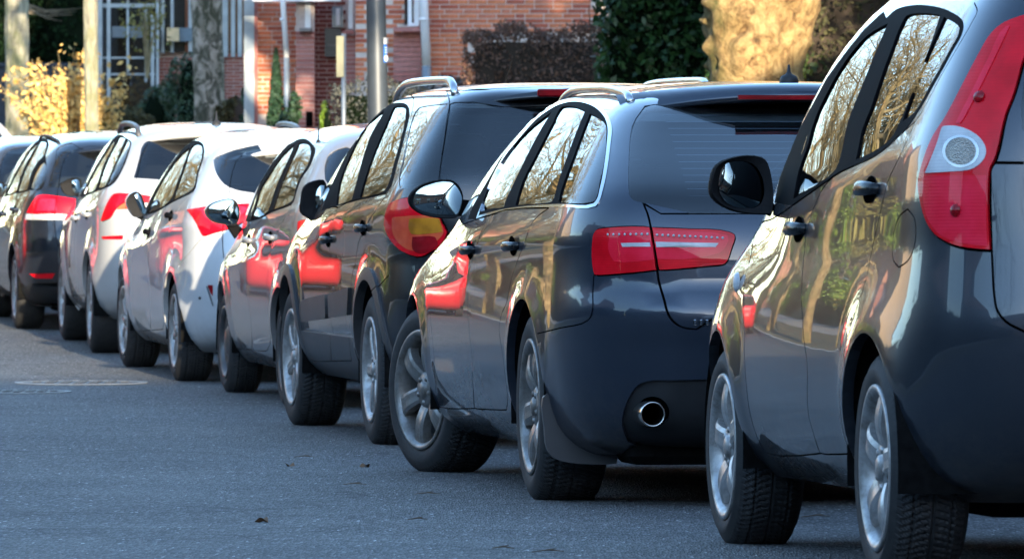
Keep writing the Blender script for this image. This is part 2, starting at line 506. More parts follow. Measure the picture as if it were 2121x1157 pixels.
    def side2sv(s, pts):                                       # (y, z) on the flank
        A, Vv, p, pr, front, n = s.sample()
        ok = (A > s.seg[1] + 0.1) & (A < s.seg[4] - 0.1) & (np.abs(n[..., 0]) > 0.3)
        P2 = p[ok][:, 1:3]; fa = A[ok]; fv = Vv[ok]
        pts = np.asarray(pts, float); a0 = np.zeros(len(pts)); v0 = np.zeros(len(pts))
        for i, q in enumerate(pts):
            j = np.argmin(((P2 - q) ** 2).sum(-1)); a0[i], v0[i] = fa[j], fv[j]
        a, v = s.solve(lambda a, v: s.P(a, v)[..., 1:3], pts, a0, v0)
        return np.stack([a, v], -1)
    def rear2sv(s, pts):                                       # (x, z) on the tail, x = distance from the centre line
        A, Vv, p, pr, front, n = s.sample()
        ok = (A < s.seg[2]) & (n[..., 1] < -0.15)
        P2 = p[ok][:, [0, 2]]; fa = A[ok]; fv = Vv[ok]
        pts = np.asarray(pts, float); a0 = np.zeros(len(pts)); v0 = np.zeros(len(pts))
        for i, q in enumerate(pts):
            j = np.argmin(((P2 - q) ** 2).sum(-1)); a0[i], v0[i] = fa[j], fv[j]
        a, v = s.solve(lambda a, v: s.P(a, v)[..., [0, 2]], pts, a0, v0)
        return np.stack([a, v], -1)

    pass
def _front2sv(s, pts):                                         # (x, z) on the nose and windscreen
    A, Vv, p, pr, front, n = s.sample()
    ok = (A > s.seg[3]) & (n[..., 1] > 0.15)
    P2 = p[ok][:, [0, 2]]; fa = A[ok]; fv = Vv[ok]
    pts = np.asarray(pts, float); a0 = np.zeros(len(pts)); v0 = np.zeros(len(pts))
    for i, q in enumerate(pts):
        j = np.argmin(((P2 - q) ** 2).sum(-1)); a0[i], v0[i] = fa[j], fv[j]
    a, v = s.solve(lambda a, v: s.P(a, v)[..., [0, 2]], pts, a0, v0)
    return np.stack([a, v], -1)
Body.front2sv = _front2sv

def catmull(pts, n=4, closed=True):
    p = np.asarray(pts, float); m = len(p); out = []
    rng = range(m) if closed else range(m - 1)
    for i in rng:
        p1, p2 = p[i], p[(i + 1) % m]
        p0 = p[(i - 1) % m] if (closed or i > 0) else 2 * p1 - p2
        p3 = p[(i + 2) % m] if (closed or i < m - 2) else 2 * p2 - p1
        # corners (sharp turns) stay corners: damp the tangents there
        def tan(a, b, c):
            u, w = b - a, c - b
            lu, lw = np.linalg.norm(u) + 1e-9, np.linalg.norm(w) + 1e-9
            cs = (u @ w) / (lu * lw)
            k = np.clip((cs - 0.0) / 0.7, 0, 1)
            return (u / lu + w / lw) * 0.5 * k
        d = np.linalg.norm(p2 - p1)
        t1 = tan(p0, p1, p2) * d; t2 = tan(p1, p2, p3) * d
        for j in range(n):
            t = j / n
            out.append((2*t**3 - 3*t**2 + 1) * p1 + (t**3 - 2*t**2 + t) * t1 + (-2*t**3 + 3*t**2) * p2 + (t**3 - t**2) * t2)
    if not closed: out.append(p[-1])
    return np.array(out)

def inpoly(pts, poly):
    x, y = pts[:, 0], pts[:, 1]
    inside = np.zeros(len(pts), bool)
    j = len(poly) - 1
    for i in range(len(poly)):
        xi, yi = poly[i]; xj, yj = poly[j]
        if yi != yj:
            c = ((yi > y) != (yj > y)) & (x < (xj - xi) * (y - yi) / (yj - yi) + xi)
            inside ^= c
        j = i
    return inside
def polydist(pts, line, closed):
    d = np.full(len(pts), 1e9)
    m = len(line)
    for i in range(m if closed else m - 1):
        a = line[i]; b = line[(i + 1) % m]
        ab = b - a; t = np.clip(((pts - a) @ ab) / (ab @ ab + 1e-12), 0, 1)
        d = np.minimum(d, np.linalg.norm(pts - (a + t[:, None] * ab), axis=1))
    return d
def offset_line(line, o, closed):
    m = len(line); out = []
    for i in range(m):
        a = line[(i - 1) % m] if (closed or i > 0) else line[i]
        b = line[(i + 1) % m] if (closed or i < m - 1) else line[i]
        t = b - a; t = t / (np.linalg.norm(t) + 1e-9)
        out.append(line[i] + o * np.array([-t[1], t[0]]))
    return np.array(out)

class Car:
    """a car built on a Body: panels are cut out of the surface along outlines, each with its own thickness"""
    def __init__(s, sp, root_name='parked_car'):
        s.b = Body(sp); s.sp = sp
        s.root = empty(root_name)
        m = Matrix.Identity(4)
        for i, c in enumerate((s.b.ex, s.b.ey, s.b.ez)):
            for r_ in range(3): m[r_][i] = c[r_]
        for r_ in range(3): m[r_][3] = s.b.O[r_]
        s.root.matrix_world = m
        s.regions = []          # (name, poly, material, offset, priority, kind)
        s.gaps = []             # (polyline, half width, closed)
        s.edges = []
    # outlines: px = traced in the photograph's pixels; S = (y,z) on the flank; Rr = (x,z) on the tail
    def px(s, pts, smooth=True, n=4, closed=True):
        p = catmull(pts, n, closed) if smooth else np.asarray(pts, float)
        return s.b.px2sv(p)
    def S(s, pts, smooth=True, n=4, closed=True):
        p = catmull(pts, n, closed) if smooth else np.asarray(pts, float)
        return s.b.side2sv(p)
    def Rr(s, pts, smooth=True, n=4, closed=True):
        p = catmull(pts, n, closed) if smooth else np.asarray(pts, float)
        return s.b.rear2sv(p)
    def region(s, name, poly, mat, off=0.0, pr=1, both=False, gap=0.0):
        s.regions.append((name, np.asarray(poly), mat, off, pr, both))
        s.edges.append((np.asarray(poly), True))
        if gap: s.gap(poly, gap, True)
    def gap(s, line, hw=0.0025, closed=False):
        line = np.asarray(line)
        keep = [0] + [i for i in range(1, len(line)) if np.linalg.norm(line[i] - line[i - 1]) > 0.004]
        line = line[keep]
        s.gaps.append((line, hw, closed))
        s.edges.append((offset_line(line, hw, closed), closed)); s.edges.append((offset_line(line, -hw, closed), closed))
    def arch(s, yc, zc, ra, flat=1.0, ang=(-28, 208)):
        pts = [(yc + ra * math.cos(R(t)), zc + ra * flat * math.sin(R(t))) for t in np.linspace(ang[0], ang[1], 36)]
        sv = s.b.side2sv(np.array(pts))
        sv = sv[sv[:, 1] > 0.003]
        poly = np.vstack([sv, [[sv[-1, 0], -0.05]], [[sv[0, 0], -0.05]]])
        s.regions.append(('hole', poly, None, 0, 99, False)); s.edges.append((poly, True))
        return sv
    def windscreen(s):
        zb, zt = s.b.zb + .035, s.b.zr - .02; h = s.b.hw
        p = catmull([(0, zb), (.62 * h, zb), (.78 * h, zb + .02), (.66 * h, (zb + zt) / 2 + .03), (.54 * h, zt - .02), (.46 * h, zt), (0, zt + .012)], 3)
        s.region('windscreen', s.b.front2sv(p), M['glass_wind'], -.002, 3, True)
    def build(s, h=0.05, paint_mat=None):
        b = s.b
        s.windscreen()
        V = []; E = []
        nA = int(b.seg[-1] / h); nV = int(b.vmax / h)
        rng = np.random.RandomState(3)
        for i in range(nA + 1):
            for j in range(nV + 1):
                V.append((b.seg[-1] * i / nA, b.vmax * j / nV))
        for line, closed in s.edges:
            n0 = len(V); V += [tuple(p) for p in line]
            m = len(line)
            for i in range(m if closed else m - 1):
                if np.linalg.norm(line[i] - line[(i + 1) % m]) > 1e-6:
                    E.append((n0 + i, n0 + (i + 1) % m))
        vo, eo, fo, *_ = delaunay_2d_cdt([Vector((float(p[0]), float(p[1]))) for p in V], E, [], 0, 2e-4)
        vo = np.array([(p.x, p.y) for p in vo]); fo = np.array([f for f in fo if len(f) == 3])
        cen = vo[fo].mean(1)
        ok = (cen[:, 1] > 0) & (cen[:, 1] < b.vmax) & (cen[:, 0] > 0) & (cen[:, 0] < b.seg[-1])
        fo, cen = fo[ok], cen[ok]
        lab = np.zeros(len(fo), int); best = np.full(len(fo), -1)
        names = [('body', paint_mat, 0.0, True)]
        for name, poly, mat, off, pr, both in s.regions:
            idx = len(names); names.append((name, mat or paint_mat, off, both))
            lo, hi = poly.min(0), poly.max(0)
            cand = np.where((cen[:, 0] >= lo[0]) & (cen[:, 0] <= hi[0]) & (cen[:, 1] >= lo[1]) & (cen[:, 1] <= hi[1]))[0]
            if len(cand) == 0: continue
            ins = cand[inpoly(cen[cand], poly)]
            ins = ins[best[ins] <= pr]
            lab[ins] = idx; best[ins] = pr
        gi = len(names); names.append(('panel_gap', M['gap'], -0.009, True))
        for line, hwid, closed in s.gaps:
            lo, hi = line.min(0) - 0.02, line.max(0) + 0.02
            cand = np.where((cen[:, 0] >= lo[0]) & (cen[:, 0] <= hi[0]) & (cen[:, 1] >= lo[1]) & (cen[:, 1] <= hi[1]) & (best < 50))[0]
            if len(cand) == 0: continue
            d = polydist(cen[cand], line, closed)
            sel = cand[d < hwid * 1.02]
            sel = sel[[names[lab[q]][0] not in ('hole',) for q in sel]] if len(sel) else sel
            lab[sel] = gi
        Pv = b.P(vo[:, 0], vo[:, 1]); Nv = b.N(vo[:, 0], vo[:, 1])
        edge0 = (vo[:, 0] < 1e-4) | (vo[:, 0] > b.seg[-1] - 1e-4)
        Nv[edge0, 0] = 0; Nv /= np.linalg.norm(Nv, axis=1, keepdims=True) + 1e-12
        Pv[edge0, 0] = 0
        groups = {}
        for i, (nm, mat, off, both) in enumerate(names):
            if nm == 'hole': continue
            f = fo[lab == i]
            if len(f): groups.setdefault(nm, []).append((f, mat, off, both))
        s.parts = {}
        for nm, lst in groups.items():
            for f, mat, off, both in lst:
                used, inv = np.unique(f, return_inverse=True)
                f2 = inv.reshape(f.shape)
                p = Pv[used] + Nv[used] * off; n = Nv[used]
                VV = [p]; NN = [n]; FF = [f2]
                # skirt: gives every panel a folded edge
                ed = {}
                for t in f2:
                    for q in ((t[0], t[1]), (t[1], t[2]), (t[2], t[0])):
                        k = (min(q), max(q))
                        if k in ed: ed[k] = None
                        else: ed[k] = q
                be = [q for q in ed.values() if q is not None and not (edge0[used[q[0]]] and edge0[used[q[1]]]) and vo[used[q[0]], 1] < b.vmax - 1e-3]
                if be and nm != 'panel_gap':
                    be = np.array(be)
                    dpt = 0.016 + max(0, off)
                    a0, a1 = p[be[:, 0]], p[be[:, 1]]
                    c0, c1 = a0 - n[be[:, 0]] * dpt, a1 - n[be[:, 1]] * dpt
                    sn = np.cross(a1 - a0, n[be[:, 0]]); sn /= np.linalg.norm(sn, axis=1, keepdims=True) + 1e-12
                    m = len(be); base = len(p)
                    VV += [a0, a1, c1, c0]; NN += [sn] * 4
                    i0 = np.arange(m) + base
                    FF.append(np.stack([i0 + m, i0, i0 + 3 * m], 1)); FF.append(np.stack([i0 + m, i0 + 3 * m, i0 + 2 * m], 1))
                p = np.vstack(VV); n = np.vstack(NN); f3 = np.vstack(FF)
                # left half (x < 0) and its mirror on the right
                pl = p * [-1, 1, 1]; nl = n * [-1, 1, 1]; fl = f3[:, ::-1]
                if both:
                    o = mobj(nm, np.vstack([pl, p]), np.vstack([fl, f3 + len(p)]), mat, s.root, normals=np.vstack([nl, n]))
                    s.parts[nm] = o
                else:
                    o = mobj(nm, pl, fl, mat, s.root, normals=nl)
                    s.parts[nm] = o
                    mobj(nm, p, f3, mat, s.root, normals=n)
        return s
    def patch(s, name, sv, mat, off, both=False):
        pass
    def loc(s, pxy, ylocal):
        """local point on the photo ray through pixel pxy at local depth ylocal"""
        b = s.b; d = ray(*pxy); o = np.array([0, 0, CAMZ]) - b.O
        t = (ylocal - o @ b.ey) / (d @ b.ey)
        p = o + d * t
        return Vector((p @ b.ex, ylocal, p @ b.ez))
    def surf(s, pxy):
        sv = s.b.px2sv([pxy])[0]
        p = s.b.P(sv[0], sv[1]); n = s.b.N(np.array(sv[0]), np.array(sv[1]))
        return Vector((-p[0], p[1], p[2])), Vector((-n[0], n[1], n[2]))

def add_interior(c, seat_z=0.0, head='head', belt=None, yf=None, seats=True, tall=0.0):
    b = c.b; sp = c.sp
    v0, v1 = b.v_of_z(0.74), b.v_of_z(b.zb - 0.025)
    A = np.linspace(0, b.seg[-1], 90); Vv = np.linspace(v0, v1, 6)
    AA, VV = np.meshgrid(A, Vv, indexing='ij')
    p = b.P(AA, VV) - b.N(AA, VV) * 0.045
    p[..., 0] = np.maximum(p[..., 0], 0)
    nA, nV = AA.shape
    P = p.reshape(-1, 3); Fc = []
    for i in range(nA - 1):
        for j in range(nV - 1):
            q = i * nV + j; Fc.append((q, q + 1, q + nV + 1, q + nV))
    fl = len(P)
    P2 = np.vstack([P, P * [-1, 1, 1]]); F2 = Fc + [tuple(reversed([k + fl for k in f])) for f in Fc]
    ring = [i * nV for i in range(nA)]
    F2.append(tuple(ring + [fl + k for k in reversed(ring[1:-1])]))
    mobj('cabin_lining', P2, F2, M['inner'], c.root, smooth=False)
    k0 = sp['nside'] - 1
    Vr = np.linspace(b.vk[k0] - 0.02, b.vmax - 0.06, 8)
    AA, VV = np.meshgrid(A, Vr, indexing='ij')
    p = b.P(AA, VV) - np.array([0, 0, .03])
    nV = AA.shape[1]; P = p.reshape(-1, 3); Fc = []
    for i in range(nA - 1):
        for j in range(nV - 1):
            q = i * nV + j; Fc.append((q, q + nV, q + nV + 1, q + 1))
    fl = len(P)
    mobj('headliner', np.vstack([P, P * [-1, 1, 1]]), Fc + [tuple(reversed([k + fl for k in f])) for f in Fc], M[head], c.root, smooth=True)
    if not seats: return
    def seat(x, y, w, zt):
        m = MB(); m.box((x, y + 0.05, 0.92), (w, 0.16, 0.50), bev=0.04, rx=R(10))
        m.box((x, y, 0.74), (w, 0.5, 0.14), bev=0.04)
        m.box((x, y + 0.0, zt - 0.10), (0.26, 0.10, 0.19), bev=0.04, rx=R(8))
        m.tube([(x - 0.06, y + 0.02, 1.1), (x - 0.06, y + 0.0, zt - 0.1)], 0.008, 6); m.tube([(x + 0.06, y + 0.02, 1.1), (x + 0.06, y + 0.0, zt - 0.1)], 0.008, 6)
        m.build('seat', M['seat'], c.root)
    yf = yf or sp['L'] * 0.50
    zt = b.zb + 0.22 + tall
    for x in (-0.36, 0.36): seat(x, yf, 0.50, zt)
    for x in (-0.40, 0.40): seat(x, yf - 0.95, 0.52, zt - 0.06)
    zm = b.zr - 0.07 + tall * 0.3
    m = MB(); m.box((0, yf + 0.62, zm - 0.10), (0.25, 0.035, 0.085), bev=0.012); m.tube([(0, yf + 0.64, zm - 0.07), (0, yf + 0.68, zm + 0.02)], 0.016, 6)
    m.build('rear_view_mirror', M['inner'], c.root)

def heater_lines(c, zs, w, mat):
    b = c.b
    for z in zs:
        xs = np.linspace(0, w, 9)
        try: sv = b.rear2sv(np.stack([xs, np.full(9, z)], 1))
        except Exception: continue
        p = b.P(sv[:, 0], sv[:, 1]) - b.N(sv[:, 0], sv[:, 1]) * .006
        pts = [(-q[0], q[1], q[2]) for q in p[::-1]] + [tuple(q) for q in p[1:]]
        m = MB(); m.tube(pts, .0011, 4, False); m.build('heater_line', mat, c.root)
def dots(c, pts, r, mat, name):
    for q in pts:
        p, n = c.surf(q); p = p + n * .009
        m = MB(); m.lathe([(r, 0), (r * .7, r * .4), (.0003, r * .5)], 10, 'z'); o = m.build(name, mat, c.root, True)
        o.location = p; o.rotation_euler = n.to_track_quat('Z', 'Y').to_euler()
def under(c, z=0.20, y0=0.35, y1=None, w=None):
    sp = c.sp; y1 = y1 or sp['L'] - 0.5; w = w or sp['hw'] - 0.16
    m = MB()
    m.box((0, (y0 + y1) / 2, z + 0.09), (1.0, y1 - y0, 0.10))
    m.box((0, y0 + 0.25, z + 0.06), (2 * w * 0.86, 0.42, 0.20), bev=0.03)
    m.tube([(-0.55, sp['yr'], sp['rw'] * 0.95), (0.55, sp['yr'], sp['rw'] * 0.95)], 0.045, 8)
    m.tube([(-0.55, sp['yf'], sp['rw'] * 0.95), (0.55, sp['yf'], sp['rw'] * 0.95)], 0.04, 8)
    yb0, yb1 = sp['yr'] + 0.42, sp['yf'] - 0.42
    m.box((0, (yb0 + yb1) / 2, z + 0.06), (2 * w, yb1 - yb0, 0.12))
    m.build('underbody', M['liner'], c.root)

def arch_liner(c, yc, zc, ra, depth=0.34):
    b = c.b
    for sgn in (-1, 1):
        xo = float(b.P(*b.side2sv(np.array([[yc, zc + ra - 0.01]]))[0])[0]) - 0.02
        V = []; Fc = []; n = 22
        for x in (xo, xo - depth):
            for t in np.linspace(-10, 190, n):
                V.append((sgn * x, yc + (ra + 0.012) * math.cos(R(t)), zc + (ra + 0.012) * math.sin(R(t))))
        for i in range(n - 1): Fc.append((i, i + 1, n + i + 1, n + i))
        Fc.append(tuple(range(n, 2 * n)))
        mobj('wheel_arch_liner', V, Fc, M['liner'], c.root)

# ------------------------------------------------------------------ wheels
_wheel_cache = {}
def wheel_meshes(key):
    """key: (tyre radius, rim radius, width, style)"""
    if key in _wheel_cache: return _wheel_cache[key]
    rt, rr, w, style, fine = key
    out = {}
    # tyre: outer face at x = 0 going inwards to x = w   (outer side = -x)
    hw = w / 2
    side = [(rr - 0.004, 0.022), (rr + 0.006, 0.006), (rr + 0.020, 0.000), (rr + (rt - rr) * 0.45, -0.008), (rt - 0.050, -0.003), (rt - 0.030, 0.005), (rt - 0.019, 0.014)]
    nt = 26 if fine else 8
    tread = [(rt - 0.014 * (2 * abs(k / nt - 0.5)) ** 4, 0.022 + (w - 0.044) * k / nt) for k in range(nt + 1)]
    prof = side + tread + [(r, w - x) for r, x in reversed(side)]
    n = 372 if fine else 72
    V = []; Fc = []
    for i, (r, x) in enumerate(prof):
        tr = len(side) <= i < len(side) + len(tread)
        u = (x - hw) / hw
        for k in range(n):
            a = 2 * PI * k / n
            rr_ = r
            if fine and (tr or r > rt - 0.03):
                ph = (k / n * 93 - abs(u) ** 1.6 * 2.6) % 1.0
                blk = (k / n * 70 * 3 + abs(u) * 2.2) % 1.0
                if ph < 0.34 and abs(u) > 0.06: rr_ -= 0.0042
                if abs(u) < 0.045 or abs(abs(u) - 0.52) < 0.04: rr_ -= 0.005
            V.append((x - 0.0, rr_ * math.cos(a), rr_ * math.sin(a)))
    m = len(prof)
    for i in range(m - 1):
        for k in range(n):
            j = (k + 1) % n; Fc.append((i * n + k, i * n + j, (i + 1) * n + j, (i + 1) * n + k))
    me = mesh_data('tyre', V, Fc, M['tyre'])
    sm = []
    for i in range(m - 1):
        tr = fine and (len(side) - 2 <= i <= len(side) + len(tread))
        sm += [not tr] * n
    me.polygons.foreach_set('use_smooth', sm)
    out['tyre'] = me
    alloy_m = {'A': M['alloy'], 'B': M['alloy_grey'], 'C': M['alloy'], 'D': M['steel'], 'E': M['alloy'], 'F': M['alloy']}[style]
    b = MB()
    b.lathe([(rr + 0.004, 0.016), (rr + 0.012, 0.004), (rr + 0.010, -0.004), (rr - 0.002, -0.005), (rr - 0.014, 0.006), (rr - 0.024, 0.030), (rr - 0.030, w * 0.6), (rr - 0.010, w - 0.02), (rr + 0.008, w - 0.004)], 72, 'x')
    out['rim'] = b.data('rim', alloy_m, True)
    b = MB(); b.lathe([(0.02, 0.085), (rr * 0.66, 0.085), (rr * 0.66, 0.105), (0.02, 0.105)], 48, 'x', close=True)
    out['brake_disc'] = b.data('brake_disc', M['disc'], False)
    b = MB(); b.lathe([(rr - 0.03, w * 0.62), (0.01, w * 0.60)], 32, 'x')
    out['back_plate'] = b.data('back_plate', M['liner'])
    hubx = 0.018
    def spoke(r0, r1, w0, w1, x0, x1, dip=0.012, th=0.03, twist=0.0):
        """tapered, dished spoke along +z"""
        V = []; Fc = []; ns = 15
        for i in range(ns):
            t = i / (ns - 1)
            r = r0 + (r1 - r0) * t
            hw_ = (w0 + (w1 - w0) * t) / 2
            hw_ *= 1.0 + 0.22 * max(0, t - 0.75) / 0.25
            x = x0 + (x1 - x0) * t - dip * math.sin(PI * t)
            yc = twist * math.sin(PI * t * 0.5)
            V += [(x + th, yc - hw_ * 1.05, r), (x + 0.006, yc - hw_, r), (x, yc - hw_ * 0.62, r), (x + 0.001, yc, r), (x, yc + hw_ * 0.62, r), (x + 0.006, yc + hw_, r), (x + th, yc + hw_ * 1.05, r)]
        for i in range(ns - 1):
            for k in range(7):
                j = (k + 1) % 7
                Fc.append((i * 7 + k, i * 7 + 7 + k, i * 7 + 7 + j, i * 7 + j))
        Fc.append(tuple(range(7))); Fc.append(tuple(range((ns - 1) * 7 + 6, (ns - 1) * 7 - 1, -1)))
        return mesh_data('spoke', V, Fc, alloy_m, False)
    if style == 'A':   sp = (5, spoke(0.045, rr - 0.012, 0.070, 0.062, hubx, 0.012, 0.016, 0.045))
    elif style == 'B': sp = (6, spoke(0.05, rr - 0.012, 0.062, 0.078, hubx + 0.012, 0.012, 0.018, 0.04, 0.012))
    elif style == 'C': sp = (6, spoke(0.04, rr - 0.012, 0.040, 0.050, hubx, 0.014, 0.006, 0.04))
    elif style == 'E': sp = (10, spoke(0.04, rr - 0.012, 0.022, 0.030, hubx, 0.014, 0.004, 0.035))
    elif style == 'F': sp = (7, spoke(0.04, rr - 0.012, 0.034, 0.044, hubx, 0.014, 0.006, 0.04))
    else: sp = (0, None)
    out['spokes'] = sp
    b = MB()
    if style == 'D':
        b.lathe([(rr - 0.026, 0.03), (rr * 0.80, 0.02), (rr * 0.62, 0.040), (rr * 0.45, 0.018), (0.06, 0.004), (0.004, 0.002)], 40, 'x')
        for k in range(8):
            a = 2 * PI * k / 8
            b.lathe([(0.016, 0.024), (0.014, 0.020), (0.002, 0.020)], 10, 'x', (0.0, rr * 0.70 * math.cos(a), rr * 0.70 * math.sin(a)))
    else:
        b.lathe([(0.075, 0.055), (0.072, hubx + 0.006), (0.058, hubx - 0.004), (0.034, hubx - 0.002), (0.032, hubx - 0.010), (0.022, hubx - 0.015), (0.002, hubx - 0.016)], 28, 'x')
        for k in range(5):
            a = 2 * PI * (k + 0.5) / 5
            b.lathe([(0.011, hubx + 0.008), (0.010, hubx - 0.008), (0.001, hubx - 0.009)], 6, 'x', (0.0, 0.050 * math.cos(a), 0.050 * math.sin(a)))
    out['hub'] = b.data('hub', alloy_m, True)
    _wheel_cache[key] = out
    return out
def add_wheel(c, x, y, z, key, steer=0.0, spin=0.0, side=-1):
    ms = wheel_meshes(key)
    e = empty('wheel', (x, y, z), 0, c.root)
    e.rotation_euler = (spin, 0, steer if side < 0 else PI + steer)
    e.rotation_mode = 'XYZ'
    for nm in ('tyre', 'rim', 'hub', 'brake_disc', 'back_plate'):
        link(bpy.data.objects.new(nm, ms[nm]), e)
    n, sm = ms['spokes']
    for k in range(n):
        o = link(bpy.data.objects.new('spoke', sm), e)
        o.rotation_euler = (2 * PI * k / n, 0, 0)
    return e
def wheels(c, key, front_steer=0.0, spin=(0.3, 0.9), inset=0.02):
    sp = c.sp; rw = sp['rw']; x = sp['hw'] - inset
    for y, st, spn in ((sp['yr'], 0.0, spin[0]), (sp['yf'], front_steer, spin[1])):
        zc = rw - 0.012
        add_wheel(c, -x, y, zc, key, st, spn, -1)
        add_wheel(c, x, y, zc, key, st, spn + 0.5, 1)

# ------------------------------------------------------------------ attached parts
def handle(c, pxy, length=0.20, mat=None, h=0.040):
    p, n = c.surf(pxy)
    t = Vector((0, 1, 0)); t = (t - n * t.dot(n)).normalized(); u = n.cross(t).normalized()
    if u.z < 0: u = -u
    V = []; Fc = []; ns = 11; nr = 10
    for i in range(ns):
        q = i / (ns - 1) * 2 - 1
        rise = 0.044 * (1 - abs(q) ** 3.2)
        hh = h * (0.80 - 0.25 * abs(q) ** 2)
        for k in range(nr):
            a = 2 * PI * k / nr
            V.append(p + t * (q * length / 2) + n * (rise * 0.62 + 0.012 * math.cos(a) * (1.0 if abs(q) < 0.9 else 1.2) ) + u * (hh * 0.5 * math.sin(a)))
    for i in range(ns - 1):
        for k in range(nr):
            j = (k + 1) % nr; Fc.append((i * nr + k, i * nr + j, (i + 1) * nr + j, (i + 1) * nr + k))
    Fc.append(tuple(range(nr - 1, -1, -1))); Fc.append(tuple((ns - 1) * nr + k for k in range(nr)))
    o = mobj('door_handle', V, Fc, mat or c.paint, c.root, smooth=True)
    # flat black disc: shade of the grip recess painted on the door
    m = MB(); V = []; Fc = []
    V.append(p + n * 0.0025)
    for k in range(20):
        a = 2 * PI * k / 20
        V.append(p + t * (0.075 * math.cos(a)) + u * (0.036 * math.sin(a)) + n * 0.003)
    Fc = [(0, 1 + k, 1 + (k + 1) % 20) for k in range(20)]
    mobj('handle_recess_shade', V, Fc, M['gap'], o)
    return o
def wing_mirror(c, outline, glass, ylocal, depth=0.14, arm=None, housing=None, yaw=0.0, arm_px=None, gl_back=0.012):
    """housing outline and glass outline traced as seen from behind, given real depth"""
    housing = housing or M['trim']
    pts = [c.loc(p, ylocal) for p in catmull(outline, 3)]
    n = len(pts)
    cen = sum(pts, Vector()) / n
    V = []; Fc = []
    prof = [(0.965, -0.008), (1.0, 0.006), (1.0, 0.025), (0.97, 0.055), (0.88, 0.09), (0.72, 0.118), (0.45, 0.136), (0.15, 0.142)]
    for k, dy in prof:
        for p in pts:
            q = cen + (p - cen) * k
            V.append((q.x, q.y + dy * depth / 0.14, q.z))
    m = len(prof)
    for i in range(m - 1):
        for k in range(n):
            j = (k + 1) % n; Fc.append((i * n + k, i * n + j, (i + 1) * n + j, (i + 1) * n + k))
    Fc.append(tuple((m - 1) * n + k for k in range(n)))
    # inner rim going back to the glass
    gp = [c.loc(p, ylocal) for p in catmull(glass, 3)]
    ng = len(gp)
    hs = mobj('wing_mirror', V, Fc, housing, c.root, smooth=True)
    gcen = sum(gp, Vector()) / ng
    # bezel: a flat ring from the rim to the glass
    rim = [Vector(V[k]) for k in range(n)]
    VB = list(rim); FB = []
    nb = []
    for p in rim:
        d = (p - gcen)
        best = min(gp, key=lambda q: ((q - gcen).normalized() - d.normalized()).length)
        nb.append(Vector((best.x, best.y + 0.004, best.z)))
    VB += nb
    for k in range(n):
        j = (k + 1) % n; FB.append((k, j, n + j, n + k))
    mobj('mirror_bezel', VB, FB, M['rubber'], hs, smooth=False)
    # glass disc, slightly convex
    VG = [Vector((gcen.x, gcen.y - 0.004, gcen.z))]; FG = []
    for kk in (0.5, 1.02):
        for p in gp:
            q = gcen + (p - gcen) * kk
            VG.append(Vector((q.x, q.y + (-0.003 if kk == 0.5 else 0.003), q.z)))
    for k in range(ng):
        j = (k + 1) % ng
        FG.append((0, 1 + j, 1 + k)); FG.append((1 + k, 1 + j, 1 + ng + j, 1 + ng + k))
    # the pane is turned towards the driver
    go = mobj('mirror_glass', [tuple(v - gcen) for v in VG], FG, M['mirror'], hs, smooth=True)
    go.location = gcen; go.rotation_euler = (R(-2), 0, yaw)
    if arm_px:
        ap = [c.loc(p, ylocal + 0.03) for p in arm_px]
        m = MB(); V = []; 
        for dy in (0.0, 0.07):
            for p in ap: V.append((p.x, p.y + dy, p.z))
        k = len(ap); Fc = [tuple(range(k - 1, -1, -1)), tuple(range(k, 2 * k))]
        for i in range(k):
            j = (i + 1) % k; Fc.append((i, j, k + j, k + i))
        mobj('mirror_arm', V, Fc, M['trim'], hs)
    # plain copy on the far side
    V2 = [(-v[0], v[1], v[2]) for v in V] if False else None
    return hs
def roof_rail(c, y0, y1, xw, mat, rise=0.045, r=0.016, both=True, flush=False):
    b = c.b
    for sgn in ((-1, 1) if both else (-1,)):
        pts = []; n = 28
        for i in range(n):
            t = i / (n - 1); y = y0 + (y1 - y0) * t
            # find roof height at (xw, y)
            z = roof_z(b, xw, y)
            e = min(t, 1 - t) / 0.10
            up = rise * (1 - max(0, 1 - e) ** 2.4)
            pts.append((sgn * xw, y, z - 0.004 + up))
        m = MB(); m.tube(pts, r, 10, True, 1.0)
        m.build('roof_rail', mat, c.root, True)
def roof_z(b, x, y):
    A, Vv, p, pr, front, n = b.sample()
    m = n[..., 2] > 0.25
    q = p[m]
    d = (q[:, 0] - abs(x)) ** 2 + (q[:, 1] - y) ** 2
    i = np.argsort(d)[:4]; w = 1 / (d[i] + 1e-5)
    return float((q[i, 2] * w).sum() / w.sum())
# ------------------------------------------------------------------ the parked cars
def spec(wheel_xy, head, L, hw, yr, yf, rw, rows, nside, belt, rail, Sb, Sr, inset=0.02, up=0.0, **kw):
    top = rows[-1][0]
    rows = [(r[0] + up * max(0, r[0] - belt) / (top - belt),) + tuple(r[1:]) for r in rows]; rail = rail + up * (rail - belt) / (top - belt)
    th = R(head)
    ex = np.array([math.cos(th), math.sin(th)]); ey = np.array([-math.sin(th), math.cos(th)])
    O2 = np.array(wheel_xy) + (hw - inset) * ex - yr * ey
    yw_r, yw_f = O2[1] + yr * ey[1], O2[1] + yf * ey[1]
    zr_, zf_ = zgf(yw_r), zgf(yw_f)
    pitch = math.atan2(zf_ - zr_, yf - yr)
    d = dict(pos=(O2[0], O2[1], zr_ - yr * math.sin(pitch)), head=th, pitch=pitch, L=L, hw=hw, yr=yr, yf=yf, rw=rw, rows=rows, nside=nside,
             belt=belt, rail=rail, Sb=Sb, Sr=Sr)
    d.update(kw)
    return d
def ridge(t, A, s): return A * np.exp(-np.abs(t) / s)
def flare(y, z, yc, zc, ra, A, s):
    r = np.hypot(y - yc, z - zc)
    return A * np.exp(-(np.clip(r - ra, 0, 9) / s) ** 2)
